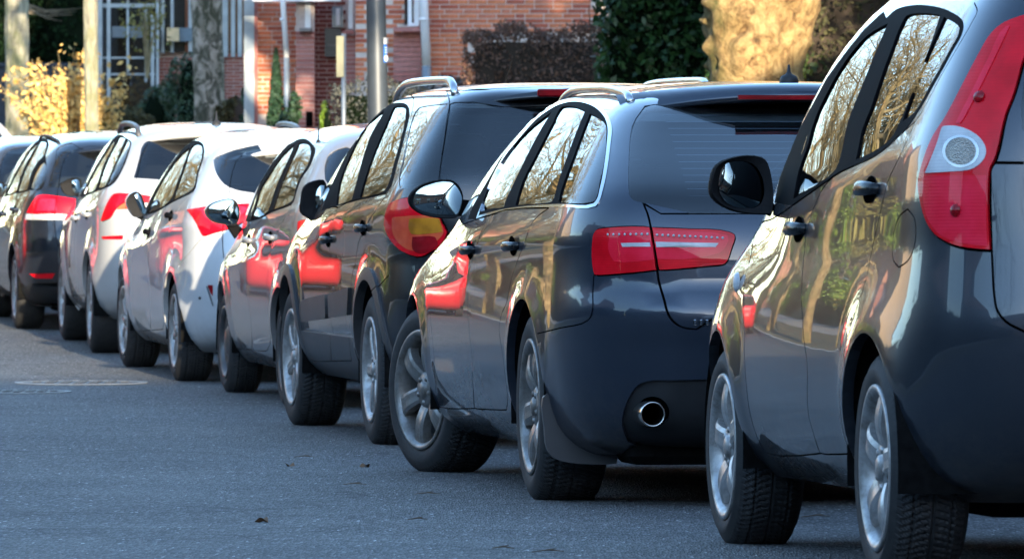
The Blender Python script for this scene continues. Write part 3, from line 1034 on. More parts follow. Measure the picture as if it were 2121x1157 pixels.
def lip(c, sv, off=0.008, depth=0.03, mat=None):
    """folded wheel arch edge"""
    b = c.b
    p = b.P(sv[:, 0], sv[:, 1])
    n = len(p)
    for sgn in (-1, 1):
        V = []; Fc = []
        for dx in (0.0, -depth):
            for q in p: V.append((sgn * (q[0] + dx), q[1], q[2]))
        for i in range(n - 1): Fc.append((i, i + 1, n + i + 1, n + i))
        mobj('arch_lip', V, Fc, mat or c.paint, c.root)

P_ANTH = paint('anthracite_metallic', (0.022, 0.029, 0.041), dust=0.2)
P_BLUEGREY = paint('dark_blue_grey_metallic', (0.020, 0.030, 0.050), dust=0.16)
P_BLACK = paint('black_metallic', (0.012, 0.014, 0.018), dust=0.14)
P_GREY = paint('mid_grey_metallic', (0.27, 0.265, 0.27), rough=0.38, dust=0.2)
P_WHITE = paint('silver_white_metallic', (0.56, 0.58, 0.60), metal=0.2, rough=0.40, dust=0.15)
P_SILVER = paint('silver_metallic', (0.50, 0.505, 0.51), metal=0.3, rough=0.40, dust=0.2)
P_NIGHT = paint('black_blue_metallic', (0.012, 0.016, 0.026), dust=0.14)
P_RED = paint('red_paint', (0.50, 0.012, 0.02), metal=0.1, dust=0.08)
M['trim_gloss'] = plain('black_gloss_handle', (.010, .011, .013), .25, spec=.35)
ROWN = 'cars parked nose to tail along the kerb'

# ===== car 1: dark grey small hatchback van-shaped, nearest
sp = spec((0.916, 15.80), 7.4, 3.74, 0.84, 0.62, 2.98, 0.292,
    [(0.20, .72, .30, 3.35, .22, .30), (0.25, .79, .14, 3.52, .28, .38), (0.34, .825, .06, 3.64, .32, .42), (0.48, .84, .015, 3.71, .33, .45),
     (0.62, .84, .0, 3.73, .33, .45), (0.74, .834, .02, 3.68, .33, .45), (0.86, .822, .045, 3.52, .32, .45), (0.96, .805, .065, 3.16, .31, .40),
     (1.04, .783, .08, 2.90, .30, .34), (1.18, .738, .115, 2.62, .28, .26), (1.34, .675, .18, 2.28, .26, .22), (1.46, .612, .25, 2.00, .24, .20),
     (1.52, .565, .30, 1.86, .22, .18), (1.56, .50, .36, 1.74, .20, .18), (1.59, .38, .50, 1.60, .18, .18), (1.605, .21, .80, 1.40, .15, .15), (1.61, .0, 1.12, 1.12, .1, .1)],
    13, 1.00, 1.50, [(0, .05), (1.2, .02), (2.6, -.06), (3.8, -.08)], [(0, -.05), (0.8, -.01), (1.5, 0), (2.4, -.01)], bow_r=0.05, nose=.045, gw=.030,
    disp=lambda y, z: flare(y, z, .62, .29, .33, .030, .11) + flare(y, z, 2.98, .29, .33, .022, .10) + ridge(z - 1.0 + .05 * (y - 1.8), .006, .05))
c1 = Car(sp); c1.paint = P_ANTH
tag(c1.root, 'dark grey small hatchback with tall red tail light, cut by the right edge', 'car', ROWN)
gr = c1.arch(.62, .285, .335); gf = c1.arch(2.98, .285, .33)
c1.region('window_trim', c1.px([(1641,425),(1648,358),(1668,299),(1678,262),(1690,226),(1708,188),(1733,142),(1760,103),(1792,67),(1836,38),(1857,20),(1896,11),(1946,16),(1976,28),(1993,42),(1995,61),(1972,108),(1936,173),(1900,235),(1880,264),(1853,289),(1838,303),(1808,324),(1771,341),(1730,365),(1687,393)]), M['trim'], 0.001, 2)
c1.region('pillar_trim', c1.px([(1641, 425), (1648, 358), (1678, 262), (1708, 188), (1760, 103), (1836, 38), (1830, 24), (1789, 62), (1752, 108), (1715, 158), (1688, 207), (1660, 259), (1629, 332), (1612, 367), (1604, 420)], False), M['trim'], 0.0, 1.5)
c1.region('front_door_window', c1.px([(1839.5,49),(1798.7,72.6),(1767,106.6),(1739.8,145),(1714.8,190.5),(1696.7,226.8),(1684,260),(1674,299),(1653.6,358),(1644,412),(1685,386),(1722,361),(1733,348),(1758,249),(1785,181),(1806.7,127)]), M['glass_side'], -0.004, 3)
c1.region('rear_door_window', c1.px([(1879,33),(1914,28),(1948,32),(1934.8,72.6),(1912,136),(1889,195),(1866.8,247),(1851,280),(1837,295),(1808,315),(1773,331),(1776,319),(1787,267),(1803,226.8),(1826,158.7),(1848.6,97.5),(1866.8,52)]), M['glass_side'], -0.004, 3)
c1.region('quarter_window', c1.px([(1956,36),(1973,45),(1987,57),(1987,66),(1966,107),(1930,172),(1894,233),(1870,252),(1878,227),(1901,163),(1923,109),(1944,63)]), M['glass_side'], -0.004, 3)
c1.region('front_door', c1.px([(1641,426),(1598,454),(1571,463),(1560,504),(1551,549),(1543.6,570),(1540.8,610),(1540.8,655),(1541.7,712),(1545,789),(1556,866),(1581,930),(1588,938),(1699,938),(1685,897),(1674,854),(1671.7,752),(1665,700),(1661,640),(1660,616),(1662.7,559),(1669.5,490),(1676,460),(1685,432),(1708,385),(1729,364)]), None, 0, 1, gap=.0026)
c1.region('rear_door', c1.px([(1729,364),(1708,385),(1685,432),(1676,460),(1669.5,490),(1662.7,559),(1660,616),(1661,640),(1665,700),(1671.7,752),(1674,854),(1685,897),(1699,938),(1766,938),(1767,915),(1760,881),(1752,790),(1749,745),(1752,705),(1758,690),(1771,648),(1794,577),(1802,539),(1813,485),(1828,421),(1839,376),(1858,335),(1880,288),(1896,252),(1880,266),(1853,291),(1838,305),(1808,326),(1771,343)]), None, 0, 1, gap=.0026)
c1.gap(c1.px([(1896,252),(1912,227),(1946,163),(1980,104),(2014,45),(2024,23),(2018,6)], closed=False), .0022)
c1.region('fuel_cap', c1.px([(1880,433),(1893,450),(1897,475),(1893,512),(1880,540),(1862,553),(1851,540),(1849,510),(1853,475),(1863,448)]), None, 0, 1, gap=.002)
TL = [(2130,30),(2082,47.6),(2055,70),(2025,120),(1993,181),(1962,240),(1932,288),(1908,355),(1904,380),(1909,421),(1921,460),(1940,488),(1956,499),(1980,510),(2012,516.5),(2054,519.7),(2051.6,480),(2050,376),(2052.7,351),(2064,326),(2084.5,240),(2102.6,193),(2118,136),(2132,90)]
c1.region('tail_light', c1.px(TL), M['red'], 0.006, 4, gap=.003)
c1.region('reversing_lamp', c1.px([(1957,265),(1980,262.7),(2007,270),(2030,285),(2043,305),(2043,324),(2030,342),(2012,352),(1980,355.6),(1921,359),(1934,328),(1947,294)]), M['clear'], 0.008, 6)
c1.region('lamp_bulb_ring', c1.px([(1994 + 37*math.cos(t), 315 + 33*math.sin(t)) for t in np.linspace(0, 6.0, 16)]), M['satin'], 0.009, 7)
c1.region('lamp_bulb', c1.px([(1994 + 31*math.cos(t), 315 + 28*math.sin(t)) for t in np.linspace(0, 6.0, 16)]), M['reflector'], 0.0085, 8)
c1.region('lower_lamp', c1.px([(1914,366),(1980,364),(2045,364),(2045,478),(2047,510),(2010,506),(1975,498),(1948,484),(1928,458),(1917,420)]), M['pink'], 0.0065, 5)
c1.region('lamp_ridge', c1.px([(2085,60),(2094,58),(2060,130),(2025,200),(1992,258),(1984,256),(2015,195),(2050,125)]), M['pink'], 0.0085, 5)
c1.region('rear_window', c1.Rr([(0, 1.06), (.48, 1.06), (.55, 1.12), (.47, 1.40), (.42, 1.46), (0, 1.47)]), M['glass_dark'], -0.003, 3, True)
c1.region('tailgate', np.vstack([c1.px([(2121,686),(2084,666),(2066,643),(2060,616),(2056,555),(2053,480),(2052,376),(2053,351),(2065,330),(2086,240),(2104,193),(2125,118)], closed=False), c1.Rr([(.44, 1.50), (0, 1.52), (0, .62), (.45,.62)], False)]), None, 0, 1, True, gap=.003)
c1.gap(c1.px([(2062,337),(2121,337.5)], False, closed=False), .004)
c1.build(0.045, P_ANTH)
lip(c1, gr); lip(c1, gf)
for y in (.62, 2.98): arch_liner(c1, y, .285, .335)
wheels(c1, (0.302, 0.200, 0.186, 'A', True), R(1), (0.15, 1.2), 0.02)
add_interior(c1, tall=0.12); under(c1, .20)
handle(c1, (1803, 393), .21, M['trim_gloss'], .05); handle(c1, (1655, 475), .21, M['trim_gloss'], .05)
wing_mirror(c1, [(1473,402),(1475,365),(1485,341),(1515,326),(1564,321.5),(1586,330),(1598,363),(1603,417),(1599,444),(1531,440),(1490,422)],
    [(1488.6,375),(1500,343),(1524,335),(1553,336),(1573.5,354),(1583.7,395),(1576,422),(1562,431),(1506,420),(1490,397)], 2.36, .15, arm_px=[(1596,425),(1598,446),(1636,462),(1652,440),(1640,395),(1625,405)], yaw=R(9))
p, n = c1.surf((1529, 585))
m = MB(); m.lathe([(0.03, 0), (0.027, -0.008), (0.015, -0.013), (0.001, -0.015)], 16, 'x', (p.x, p.y, p.z)); m.build('side_indicator', M['clear'], c1.root, True)

dots(c1, [(2031, 203), (1983, 436)], .016, M['red2'], 'lamp_socket')
# ===== car 2: dark blue-grey estate
RA2 = .375
sp = spec((0.049, 21.8), 8.4, 4.926, 0.937, 1.10, 4.01, 0.335,
    [(0.17, .80, .48, 4.55, .30, .35), (0.21, .87, .24, 4.74, .40, .50), (0.30, .912, .13, 4.86, .44, .55), (0.42, .930, .085, 4.91, .46, .58),
     (0.55, .936, .055, 4.92, .46, .58), (0.64, .937, .03, 4.90, .46, .58), (0.68, .936, .035, 4.88, .45, .58), (0.72, .934, .075, 4.86, .43, .56), (0.82, .930, .085, 4.76, .42, .55),
     (0.90, .918, .10, 4.30, .40, .50), (0.96, .896, .125, 3.74, .37, .42), (1.02, .864, .165, 3.50, .34, .34), (1.16, .795, .33, 3.12, .30, .26),
     (1.28, .720, .50, 2.82, .27, .22), (1.36, .662, .63, 2.60, .25, .20), (1.40, .620, .70, 2.48, .24, .18),
     (1.43, .545, .79, 2.36, .22, .18), (1.455, .41, 1.0, 2.18, .2, .18), (1.468, .22, 1.35, 2.0, .15, .15), (1.472, .0, 1.7, 1.7, .1, .1)],
    16, 0.99, 1.38, [(0, .01), (2.0, .01), (4, -.03), (5, -.06)], [(0, -.085), (0.7, -.055), (1.5, -.012), (2.2, 0), (3.2, -.02)], bow_r=0.10, nose=.060, tap_f=.040, gw=.042, up=.008,
    disp=lambda y, z: ridge(z - .885 + .008 * (y - 2), .008, .05) + flare(y, z, 1.10, .32, RA2, .014, .06) + flare(y, z, 4.01, .32, RA2, .014, .06)
        + ridge(z - .42 + .01 * (y - 2.5), .007, .03) * sstep(y, 1.45, 1.7) * sstep(-y, -3.65, -3.4))
c2 = Car(sp); c2.paint = P_BLUEGREY
tag(c2.root, 'dark blue grey estate car with chrome window line, mud flap and round exhaust pipe', 'car', ROWN)
gr = c2.arch(1.10, .322, RA2); gf = c2.arch(4.01, .322, RA2)
c2.region('chrome_trim', c2.px([(987,454),(1008,398),(1020,368),(1044,324),(1076,280),(1111,240.5),(1134,224),(1157,211),(1193,204.3),(1234,215.6),(1258.6,238),(1267.7,263),(1265.4,297),(1256,365),(1249,395),(1243,415),(1234,427.7),(1159,429),(1091.6,433),(1035,441)]), M['chrome'], 0.003, 2)
c2.region('window_trim', c2.px([(992,447),(1012,398),(1024,368),(1047,325),(1080,283),(1114,246),(1136,230),(1158,218),(1193,211.5),(1231,222),(1252,242),(1259.5,264),(1258,297),(1249,365),(1243,393),(1238,412),(1230,422),(1159,423),(1091.6,427),(1035,435)]), M['trim'], 0.001, 3)
c2.region('pillar_trim', c2.px([(987, 454), (1008, 398), (1044, 324), (1076, 280), (1111, 240), (1157, 211), (1143, 211), (1103, 247), (1069, 285), (1034, 332), (1008, 377), (979, 427), (969, 454)], False), M['trim'], 0.0, 1.5)
c2.region('front_door_window', c2.px([(1143,232),(1116,276.7),(1089,328.8),(1066,377),(1048,415),(1044,429),(1018,432),(994,439),(1003,409),(1021,370),(1044,328),(1077.6,287),(1111.5,255)]), M['glass_side'], -0.004, 4)
c2.region('rear_door_window', c2.px([(1163.6,222),(1190.8,221.5),(1212,231),(1197.5,265.4),(1177,319.7),(1157,376),(1143.6,417),(1114,422),(1068,425.4),(1082.5,377),(1111.5,319.7),(1141,263)]), M['glass_side'], -0.004, 4)
c2.region('quarter_window', c2.px([(1222,236),(1242.8,247),(1254,258.6),(1256,285.8),(1250.8,342),(1242.8,376),(1234,413),(1226,418.7),(1157,418.7),(1166,384),(1186,331),(1211,263)]), M['glass_side'], -0.004, 4)
fd = [(985,455),(946,472),(921.8,497),(903.7,533),(894.7,574),(892,630),(892,658),(895.8,704),(900,751),(905,826),(911,842)]
bg = [(983,845),(979,783),(979,751),(970.5,673),(968.5,630),(971.6,562),(983,524),(998.8,476),(1009,456),(1015,446)]
rg = [(1049,848),(1051,832),(1044,759),(1039,720),(1034,682),(1039,650),(1048.6,628),(1060,574),(1071,542),(1085,506),(1103,460),(1122,441),(1137,431)]
c2.region('front_door', c2.px(fd + bg), None, 0, 1, gap=.0026)
c2.region('rear_door', c2.px(bg[::-1] + rg), None, 0, 1, gap=.0026)
C2W = [(1332,419),(1313,415),(1303.6,404),(1302,390),(1302,334),(1308,266),(1316,246)]
c2.region('rear_window', np.vstack([c2.px(C2W, closed=False), c2.Rr([(.55, 1.36), (.45, 1.375), (0, 1.385), (0, .985), (.5, .985)], False)]), M['glass_rear'], -0.003, 3, True)
c2.region('tail_light', c2.px([(1237,476),(1252,472),(1347,471),(1362.5,559.7),(1294,567),(1233,569.5),(1228.5,552),(1227.5,506.5),(1231,484)]), M['red'], 0.006, 5, gap=.0024)
c2.region('tail_light', c2.px([(1350,471),(1427,474),(1512,481),(1523,488),(1522,498),(1518.4,508),(1503,546),(1465,552),(1365,559.5)]), M['red'], 0.006, 5, gap=.0024)
c2.region('reversing_strip', c2.px([(1288,503),(1347,502),(1349,511),(1291,511)], False), M['clear'], 0.008, 7)
c2.region('reversing_strip', c2.px([(1359,501),(1488,504),(1482,512),(1360,512)], False), M['clear'], 0.008, 7)
c2.region('lamp_inner', c2.px([(1268,482),(1345,478),(1357,537),(1275,541),(1262,515)]), M['pink'], 0.0068, 6)
c2.region('lamp_inner', c2.px([(1356,478),(1506,488),(1508,500),(1490,524),(1362,536)]), M['pink'], 0.0068, 6)
tg = [(1332,420),(1341.6,443.7),(1348,471),(1360.6,552),(1364,579),(1376,622),(1383,647.5),(1397,668),(1415,678),(1442,682)]
c2.region('tailgate', np.vstack([c2.px(tg, closed=False), c2.Rr([(.4, .665), (0, .665), (0, .985), (.6, .985)], False)]), None, 0, 1, True, gap=.003)
c2.gap(c2.px([(1112.8,690.5),(1160,679),(1216,664.5),(1225,652),(1228,600),(1230,572)], closed=False), .0022)
c2.region('lower_bumper', np.vstack([c2.px([(1300,915),(1288,880),(1295,840),(1318,800),(1336,790),(1400,787),(1460,785)], closed=False), c2.Rr([(.3, .40), (0, .40), (0, .17), (.55, .17)], False)]), M['plastic'], -0.012, 2, True)
c2.region('tow_recess', c2.px([(1349 + 36*math.cos(t), 857 + 34*math.sin(t)) for t in np.linspace(0, 6.0, 18)]), M['gap'], -0.03, 4)
c2.build(0.05, P_BLUEGREY)
lip(c2, gr); lip(c2, gf)
for y in (1.10, 4.01): arch_liner(c2, y, .322, RA2)
wheels(c2, (0.340, 0.226, 0.228, 'B', True), R(17), (0.4, 0.25), 0.035)
add_interior(c2, yf=2.55); under(c2, .18)
handle(c2, (974, 517), .23, M['trim_gloss'], .045); handle(c2, (1063, 509), .23, M['trim_gloss'], .045)
wing_mirror(c2, [(847,415),(850,403),(858,393),(879,379),(933,372),(947,379),(960,406),(956,429),(947,450),(929,452.6),(877,444.7),(855,431)],
    [(856,413),(865,395),(888,382),(933,377.5),(947,390),(956,411),(953,431),(944,443),(922,444),(879,438),(861,429)], 3.28, .16, arm_px=[(952,412),(950,448),(975,447),(990,432),(985,416)], yaw=R(-3))
dots(c2, [(1262 + i * 11.5, 486 + i * -.1) for i in range(8)] + [(1362 + i * 11.2, 487 + i * .55) for i in range(13)], .0045, M['clear'], 'lamp_diode')
heater_lines(c2, np.linspace(1.05, 1.33, 13), .50, M['satin'])
roof_rail(c2, 0.92, 2.75, .575, M['satin'], .022, .015)
# spoiler over the rear window
def spoiler(c, yb, yt, w, zt, zb, over, mat, name='roof_spoiler', und=None):
    V = []; Fc = []; n = 25
    for i in range(n):
        q = i / (n - 1) * 2 - 1; x = q * w
        k = 1 - abs(q) ** 4
        dz = -0.040 * q * q; dy = 0.10 * q * q + .05 * abs(q) ** 6
        V += [(x, yt + dy, zt + dz + .002), (x, yb + dy + (1 - k) * .10, zt - .040 + dz - .02 * (1 - k)), (x, yb + dy + .004 + (1 - k) * .10, zt - .056 + dz - .02 * (1 - k)), (x, yb + over + dy + (1 - k) * .05, zb + dz), (x, yt + .02 + dy, zb + .02 + dz)]
    for i in range(n - 1):
        for k in range(4):
            Fc.append((i * 5 + k, i * 5 + k + 1, i * 5 + 6 + k, i * 5 + 5 + k))
    return mobj(name, V, Fc, mat, c.root, smooth=True)
spo = spoiler(c2, .64, .88, .61, 1.440, 1.372, .05, P_BLUEGREY)
m = MB(); m.box((0, .648, 1.386), (.50, .02, .015)); m.build('high_brake_light', M['red2'], c2.root)
p = c2.loc((1634, 178), 1.25)
zr_ = roof_z(c2.b, p.x, 1.25)
m = MB(); m.lathe([(.034, -.01), (.034, .012), (.028, .026), (.012, .034), (.007, .042), (.004, .066), (.001, .068)], 16, 'z', (p.x, 1.25, zr_)); m.build('roof_antenna', M['plastic'], c2.root, True)
pe = c2.loc((1350, 857), .10)
m = MB(); m.lathe([(.037, -.02), (.040, -.024), (.042, -.02), (.042, .22), (.036, .22), (.036, -.016)], 28, 'z', (0, 0, 0))
o = m.build('exhaust_pipe', M['exh'], c2.root, True); o.location = (pe.x, .10, pe.z); o.rotation_euler = (-PI / 2, 0, 0)
fl = [(1125,823),(1136,813),(1146,835),(1159,873),(1180,903),(1202,916),(1284,918),(1277,959),(1193,959),(1148,948),(1134,930),(1128,884)]
pl = [c2.loc(q, .70) for q in catmull(fl, 3)]
V = [(p.x, .70 + .0, p.z) for p in pl] + [(p.x, .73, p.z) for p in pl]; k = len(pl)
o = mobj('mud_flap', V, [tuple(range(k - 1, -1, -1)), tuple(range(k, 2 * k))] + [(i, (i + 1) % k, k + (i + 1) % k, k + i) for i in range(k)], M['clad'], c2.root)
for q in ((1439, 667), (1452, 667), (1464, 667)):
    p, n = c2.surf(q); m = MB(); m.box((p.x, p.y - .003, p.z), (.011, .006, .018), bev=.002); m.build('badge_letter', M['chrome'], c2.root)

# ===== car 3: black sport utility
RA3 = .40
sp = spec((-0.634, 28.1), 9.5, 4.56, 0.93, 0.92, 3.64, 0.345,
    [(0.27, .80, .36, 4.20, .28, .35), (0.32, .87, .20, 4.36, .35, .45), (0.42, .905, .10, 4.48, .38, .50), (0.54, .918, .055, 4.54, .40, .52),
     (0.66, .925, .03, 4.56, .40, .52), (0.74, .927, .05, 4.54, .39, .52), (0.86, .928, .085, 4.46, .37, .50), (0.98, .920, .10, 4.20, .35, .46),
     (1.06, .900, .115, 3.72, .32, .38), (1.14, .868, .135, 3.45, .30, .32), (1.28, .80, .20, 3.08, .27, .26), (1.42, .725, .27, 2.74, .25, .22),
     (1.53, .66, .335, 2.46, .23, .2), (1.575, .615, .37, 2.34, .22, .18),
     (1.605, .54, .43, 2.22, .2, .18), (1.628, .42, .60, 2.05, .18, .18), (1.64, .22, .95, 1.8, .15, .15), (1.645, .0, 1.4, 1.4, .1, .1)],
    14, 1.08, 1.56, [(0, .04), (1.4, .02), (3.0, -.04), (4.6, -.08)], [(0, -.035), (0.8, -.01), (1.7, 0), (2.6, -.02)], bow_r=0.10, nose=.05, up=-.013, tap_f=.040, gw=.040,
    disp=lambda y, z: flare(y, z, .92, .335, RA3, .020, .09) + flare(y, z, 3.64, .335, RA3, .020, .09) + ridge(z - 1.0 + .02 * (y - 1.8), .007, .06))
c3 = Car(sp); c3.paint = P_BLACK
tag(c3.root, 'black sport utility car with grey wheel arch cladding and red and amber tail light', 'car', ROWN)
gr = c3.arch(.92, .335, RA3); gf = c3.arch(3.64, .335, RA3)
def arch_band(c, yc, zc, ra, wid, mat, off=0.012, ang=(-20, 200), name='arch_cladding'):
    o1 = [(yc + ra * 1.0 * math.cos(R(t)), zc + ra * math.sin(R(t))) for t in np.linspace(ang[0], ang[1], 30)]
    o2 = [(yc + (ra + wid) * math.cos(R(t)), zc + (ra + wid) * math.sin(R(t))) for t in np.linspace(ang[1], ang[0], 30)]
    sv = c.b.side2sv(np.array(o1 + o2))
    c.region(name, sv, mat, off, 20)
arch_band(c3, .92, .335, RA3 - .01, .065, M['clad']); arch_band(c3, 3.64, .335, RA3 - .01, .065, M['clad'])
c3.region('window_trim', c3.px([(692,428),(700,385),(715,340),(735,295),(757,258),(790,224),(815,214),(832,213),(843,217),(848,228),(840,275),(824,336),(803,397),(745,414)]), M['trim'], 0.001, 2)
c3.region('pillar_trim', c3.px([(692, 428), (700, 385), (735, 295), (790, 224), (785, 218), (744, 270), (719, 314), (700, 354), (678, 402), (665, 437)], False), M['trim'], 0.0, 1.5)
c3.region('front_door_window', c3.px([(796,230),(793,237),(770,277),(751,331),(733,398),(728,414),(697,424),(704,378),(723.7,326),(743,287),(765,255)]), M['glass_side'], -0.004, 3)
c3.region('rear_door_window', c3.px([(817,222),(832,221),(840,226),(841,234),(832,282),(817,336),(797,395),(746,409),(748,400),(765.4,343.5),(787.5,287),(807,243)]), M['glass_side'], -0.004, 3)
c3.region('quarter_window', c3.px([(868,223),(881,219.7),(927,214.5),(917,287),(907,371),(863.5,385),(830,390),(827,385),(836.5,324),(849,262.6),(858.6,235.6)]), M['glass_dark'], -0.003, 3)
c3.gap(c3.px([(776,222),(800,206),(830,197),(850,196),(857,205),(855,225),(838,290),(823,360),(812,400)], closed=False), .0024)
c3.region('rear_window', np.vstack([c3.px([(954,381),(912,371),(920,287),(930,222),(933,214.5),(980,211)], closed=False), c3.Rr([(.4, 1.50), (0, 1.515), (0, 1.13), (.4, 1.13)], False)]), M['glass_rear'], -0.003, 3, True)
c3.region('tailgate', np.vstack([c3.px([(925,188),(931,211),(924.8,262.6),(909,371.7),(908,410),(913,452),(930,488),(926,560),(915,610)], closed=False), c3.Rr([(.70, .62), (0, .62), (0, 1.60), (.55, 1.575)], False)]), None, 0, 1, True, gap=.003)
c3.region('tail_light', c3.px([(809,421.7),(824,414),(845,409),(880,408),(905,430),(915,452),(927,481),(912,510),(893,522.5),(872,532),(845,526),(822,511),(803,484.5),(797.6,463.6),(800.5,441)]), M['red'], 0.006, 4, gap=.0024)
c3.region('lamp_surround', c3.px([(815,450),(905,449),(920,480),(905,500),(884,515),(868,520),(845,515),(826,500),(815,478)]), M['amber'], 0.0066, 5)
c3.region('brake_lamp', c3.px([(857,490),(902,490),(908,505),(895,519),(868,524),(857,515)]), M['red2'], 0.0085, 7)
c3.region('amber_indicator', c3.px([(851,453),(911,453),(917,480),(855,484),(849,470)]), lens('amber_bulb', (.66, .26, .02), (.34, .12, .01), scale=900), 0.0085, 7)
fd = [(690,428),(655,455),(640,490),(628,530),(626,566),(629,613),(628,668),(636,710),(648,741)]
bg = [(693,743),(691.6,697),(684,655),(682,607),(682,530),(687,469),(700,430)]
rg = [(735,743),(728,655),(727,595),(729,571),(736,545),(742.5,503.5),(760,465),(771,446),(803,400)]
c3.region('front_door', c3.px(fd + bg), None, 0, 1, gap=.0026)
c3.region('rear_door', c3.px(bg[::-1] + rg), None, 0, 1, gap=.0026)
c3.region('door_moulding', c3.px([(626,630),(630,621.5),(636,619),(678,609),(679,658.5),(650,663),(628,666)]), M['clad'], 0.014, 6)
c3.region('door_moulding', c3.px([(684.5,608),(727,595),(724,652),(686,657)], False), M['clad'], 0.014, 6)
c3.gap(c3.px([(764.7,608.7),(774,602.5),(805,570)], closed=False), .0028)
c3.region('sill_cladding', c3.S([(1.36, .36), (1.38, .47), (3.17, .47), (3.2, .36), (3.16, .27), (1.4, .27)], False), M['clad'], 0.018, 3)
c3.region('rear_bumper', c3.Rr([(0, .56), (.80, .56), (.86, .50), (.84, .32), (.7, .27), (0, .27)]), M['clad'], 0.006, 2, True)
c3.build(0.05, P_BLACK)
lip(c3, gr, mat=M['clad']); lip(c3, gf, mat=M['clad'])
for y in (.92, 3.64): arch_liner(c3, y, .335, RA3)
wheels(c3, (0.350, 0.226, 0.225, 'C', True), R(2), (0.5, 0.2), 0.02)
add_interior(c3, yf=2.45, tall=.16); under(c3, .27)
handle(c3, (679, 496), .21, M['trim_gloss'], .05); handle(c3, (752, 472), .21, M['trim_gloss'], .05)
wing_mirror(c3, [(622.7,429),(624.6,416),(630,387.5),(640,378),(670,372),(676,380),(677,435),(673,462),(660,466),(642,454),(624.6,441)],
    [(657,395),(664,384),(674,384),(675,410),(674,432),(668,440),(657,436),(654,415)], 2.95, .17, arm_px=[(660,440),(655,462),(672,470),(694,440),(692,425),(680,430)], yaw=R(6))
heater_lines(c3, np.linspace(1.18, 1.46, 11), .45, M['satin'])
roof_rail(c3, 0.60, 2.45, .575, M['satin'], .058, .019)
spoiler(c3, .285, .60, .60, 1.598, 1.545, .03, P_BLACK)
m = MB(); m.box((0, .283, 1.560), (.52, .02, .034), bev=.006); m.build('high_brake_light', M['red2'], c3.root)
p = c3.loc((1044, 178), 2.1); zr_ = roof_z(c3.b, p.x, 2.1)
m = MB(); m.tube([(p.x, 2.1, zr_ - .01), (p.x + .005, 2.07, zr_ + .06), (p.x + .02, 2.0, zr_ + .14)], [.008, .005, .003], 6); m.build('roof_antenna', M['rubber'], c3.root)

# ===== car 4: mid grey hatchback
RA4 = .345
sp = spec((-1.235, 33.62), 9.9, 4.05, 0.85, 0.74, 3.21, 0.300,
    [(0.18, .74, .34, 3.68, .25, .30), (0.23, .80, .18, 3.85, .32, .42), (0.33, .835, .08, 3.97, .36, .48), (0.46, .848, .035, 4.03, .38, .5),
     (0.58, .85, .015, 4.05, .38, .5), (0.70, .85, .04, 4.03, .37, .5), (0.82, .845, .07, 3.92, .35, .48), (0.92, .83, .09, 3.52, .33, .42),
     (0.99, .805, .12, 3.16, .3, .36), (1.12, .75, .22, 2.82, .27, .28), (1.24, .685, .34, 2.50, .25, .24), (1.34, .615, .46, 2.22, .23, .2), (1.38, .57, .52, 2.1, .22, .18),
     (1.41, .49, .60, 2.0, .2, .18), (1.43, .37, .78, 1.85, .18, .18), (1.44, .2, 1.05, 1.65, .15, .15), (1.444, .0, 1.35, 1.35, .1, .1)],
    13, 0.95, 1.36, [(0, .04), (1.4, .02), (2.8, -.05), (4.1, -.08)], [(0, -.06), (0.7, -.03), (1.6, 0), (2.5, -.02)], up=.088, nose=.04, gw=.042,
    disp=lambda y, z: flare(y, z, .74, .295, RA4, .018, .08) + flare(y, z, 3.21, .295, RA4, .016, .08) + ridge(z - .83 + .05 * (y - 1.5), .010, .05))
c4 = Car(sp); c4.paint = P_GREY
tag(c4.root, 'mid grey hatchback with dull steel wheels, half hidden behind the black sport utility car', 'car', ROWN)
gr = c4.arch(.74, .295, RA4); gf = c4.arch(3.21, .295, RA4)
c4.region('window_trim', c4.px([(514,460),(527,425),(536,394),(557,357),(582,320),(608,294),(617,289),(630,287),(644,295),(653,309),(648,330),(640,348),(625,369),(614,398),(606,421),(563,440),(540,452)]), M['trim'], 0.001, 2)
c4.region('pillar_trim', c4.px([(514, 460), (536, 394), (582, 320), (613, 291), (595, 297), (564, 337), (538, 380), (520, 426), (508, 457)], False), M['trim'], 0.0, 1.5)
c4.region('front_door_window', c4.px([(610,299),(605.6,312),(587.5,351.7),(571,391),(558,430),(553,440),(520,454),(530,424),(538,395),(559.6,359),(584,323)]), M['glass_side'], -0.004, 3)
c4.region('rear_door_window', c4.px([(620,297),(632,296.5),(641,303),(644,313),(637,342),(622,366),(612,392),(606,415),(565,434),(574,404),(594,353),(614,309)]), M['glass_side'], -0.004, 3)
c4.region('rear_window', np.vstack([c4.px([(673,371),(672,347),(676,330),(681,320.5),(696,310.6),(716,304)], closed=False), c4.Rr([(.35, 1.335), (0, 1.345), (0, 1.02), (.5, 1.0)], False)]), M['glass_rear'], -0.003, 3, True)
c4.region('tail_light', c4.px([(619,458),(640,454),(660,453),(664,470),(655,492),(636,497),(621,492),(617,475)]), M['red'], 0.005, 4, gap=.0022)
fd = [(512,462),(488,485),(470,520),(465.6,540),(465,581),(469,650),(475.6,697),(477,719)]
bg = [(523,724),(521,678),(518.5,650.7),(511.6,595),(510,545),(513,521),(530,470),(552,442)]
rg = [(552,726),(560,708),(556,670),(551.7,637),(553,575),(557.6,548),(561,517.6),(575,480),(605,424)]
c4.region('front_door', c4.px(fd + bg), None, 0, 1, gap=.0024)
c4.region('rear_door', c4.px(bg[::-1] + rg), None, 0, 1, gap=.0024)
c4.region('tailgate', c4.Rr([(0, .60), (.5, .60), (.62, .66), (.68, .90), (.60, 1.1), (.52, 1.30), (.45, 1.36), (0, 1.375)]), None, 0, 1, True, gap=.0026)
c4.build(0.055, P_GREY)
lip(c4, gr); lip(c4, gf)
for y in (.74, 3.21): arch_liner(c4, y, .295, RA4)
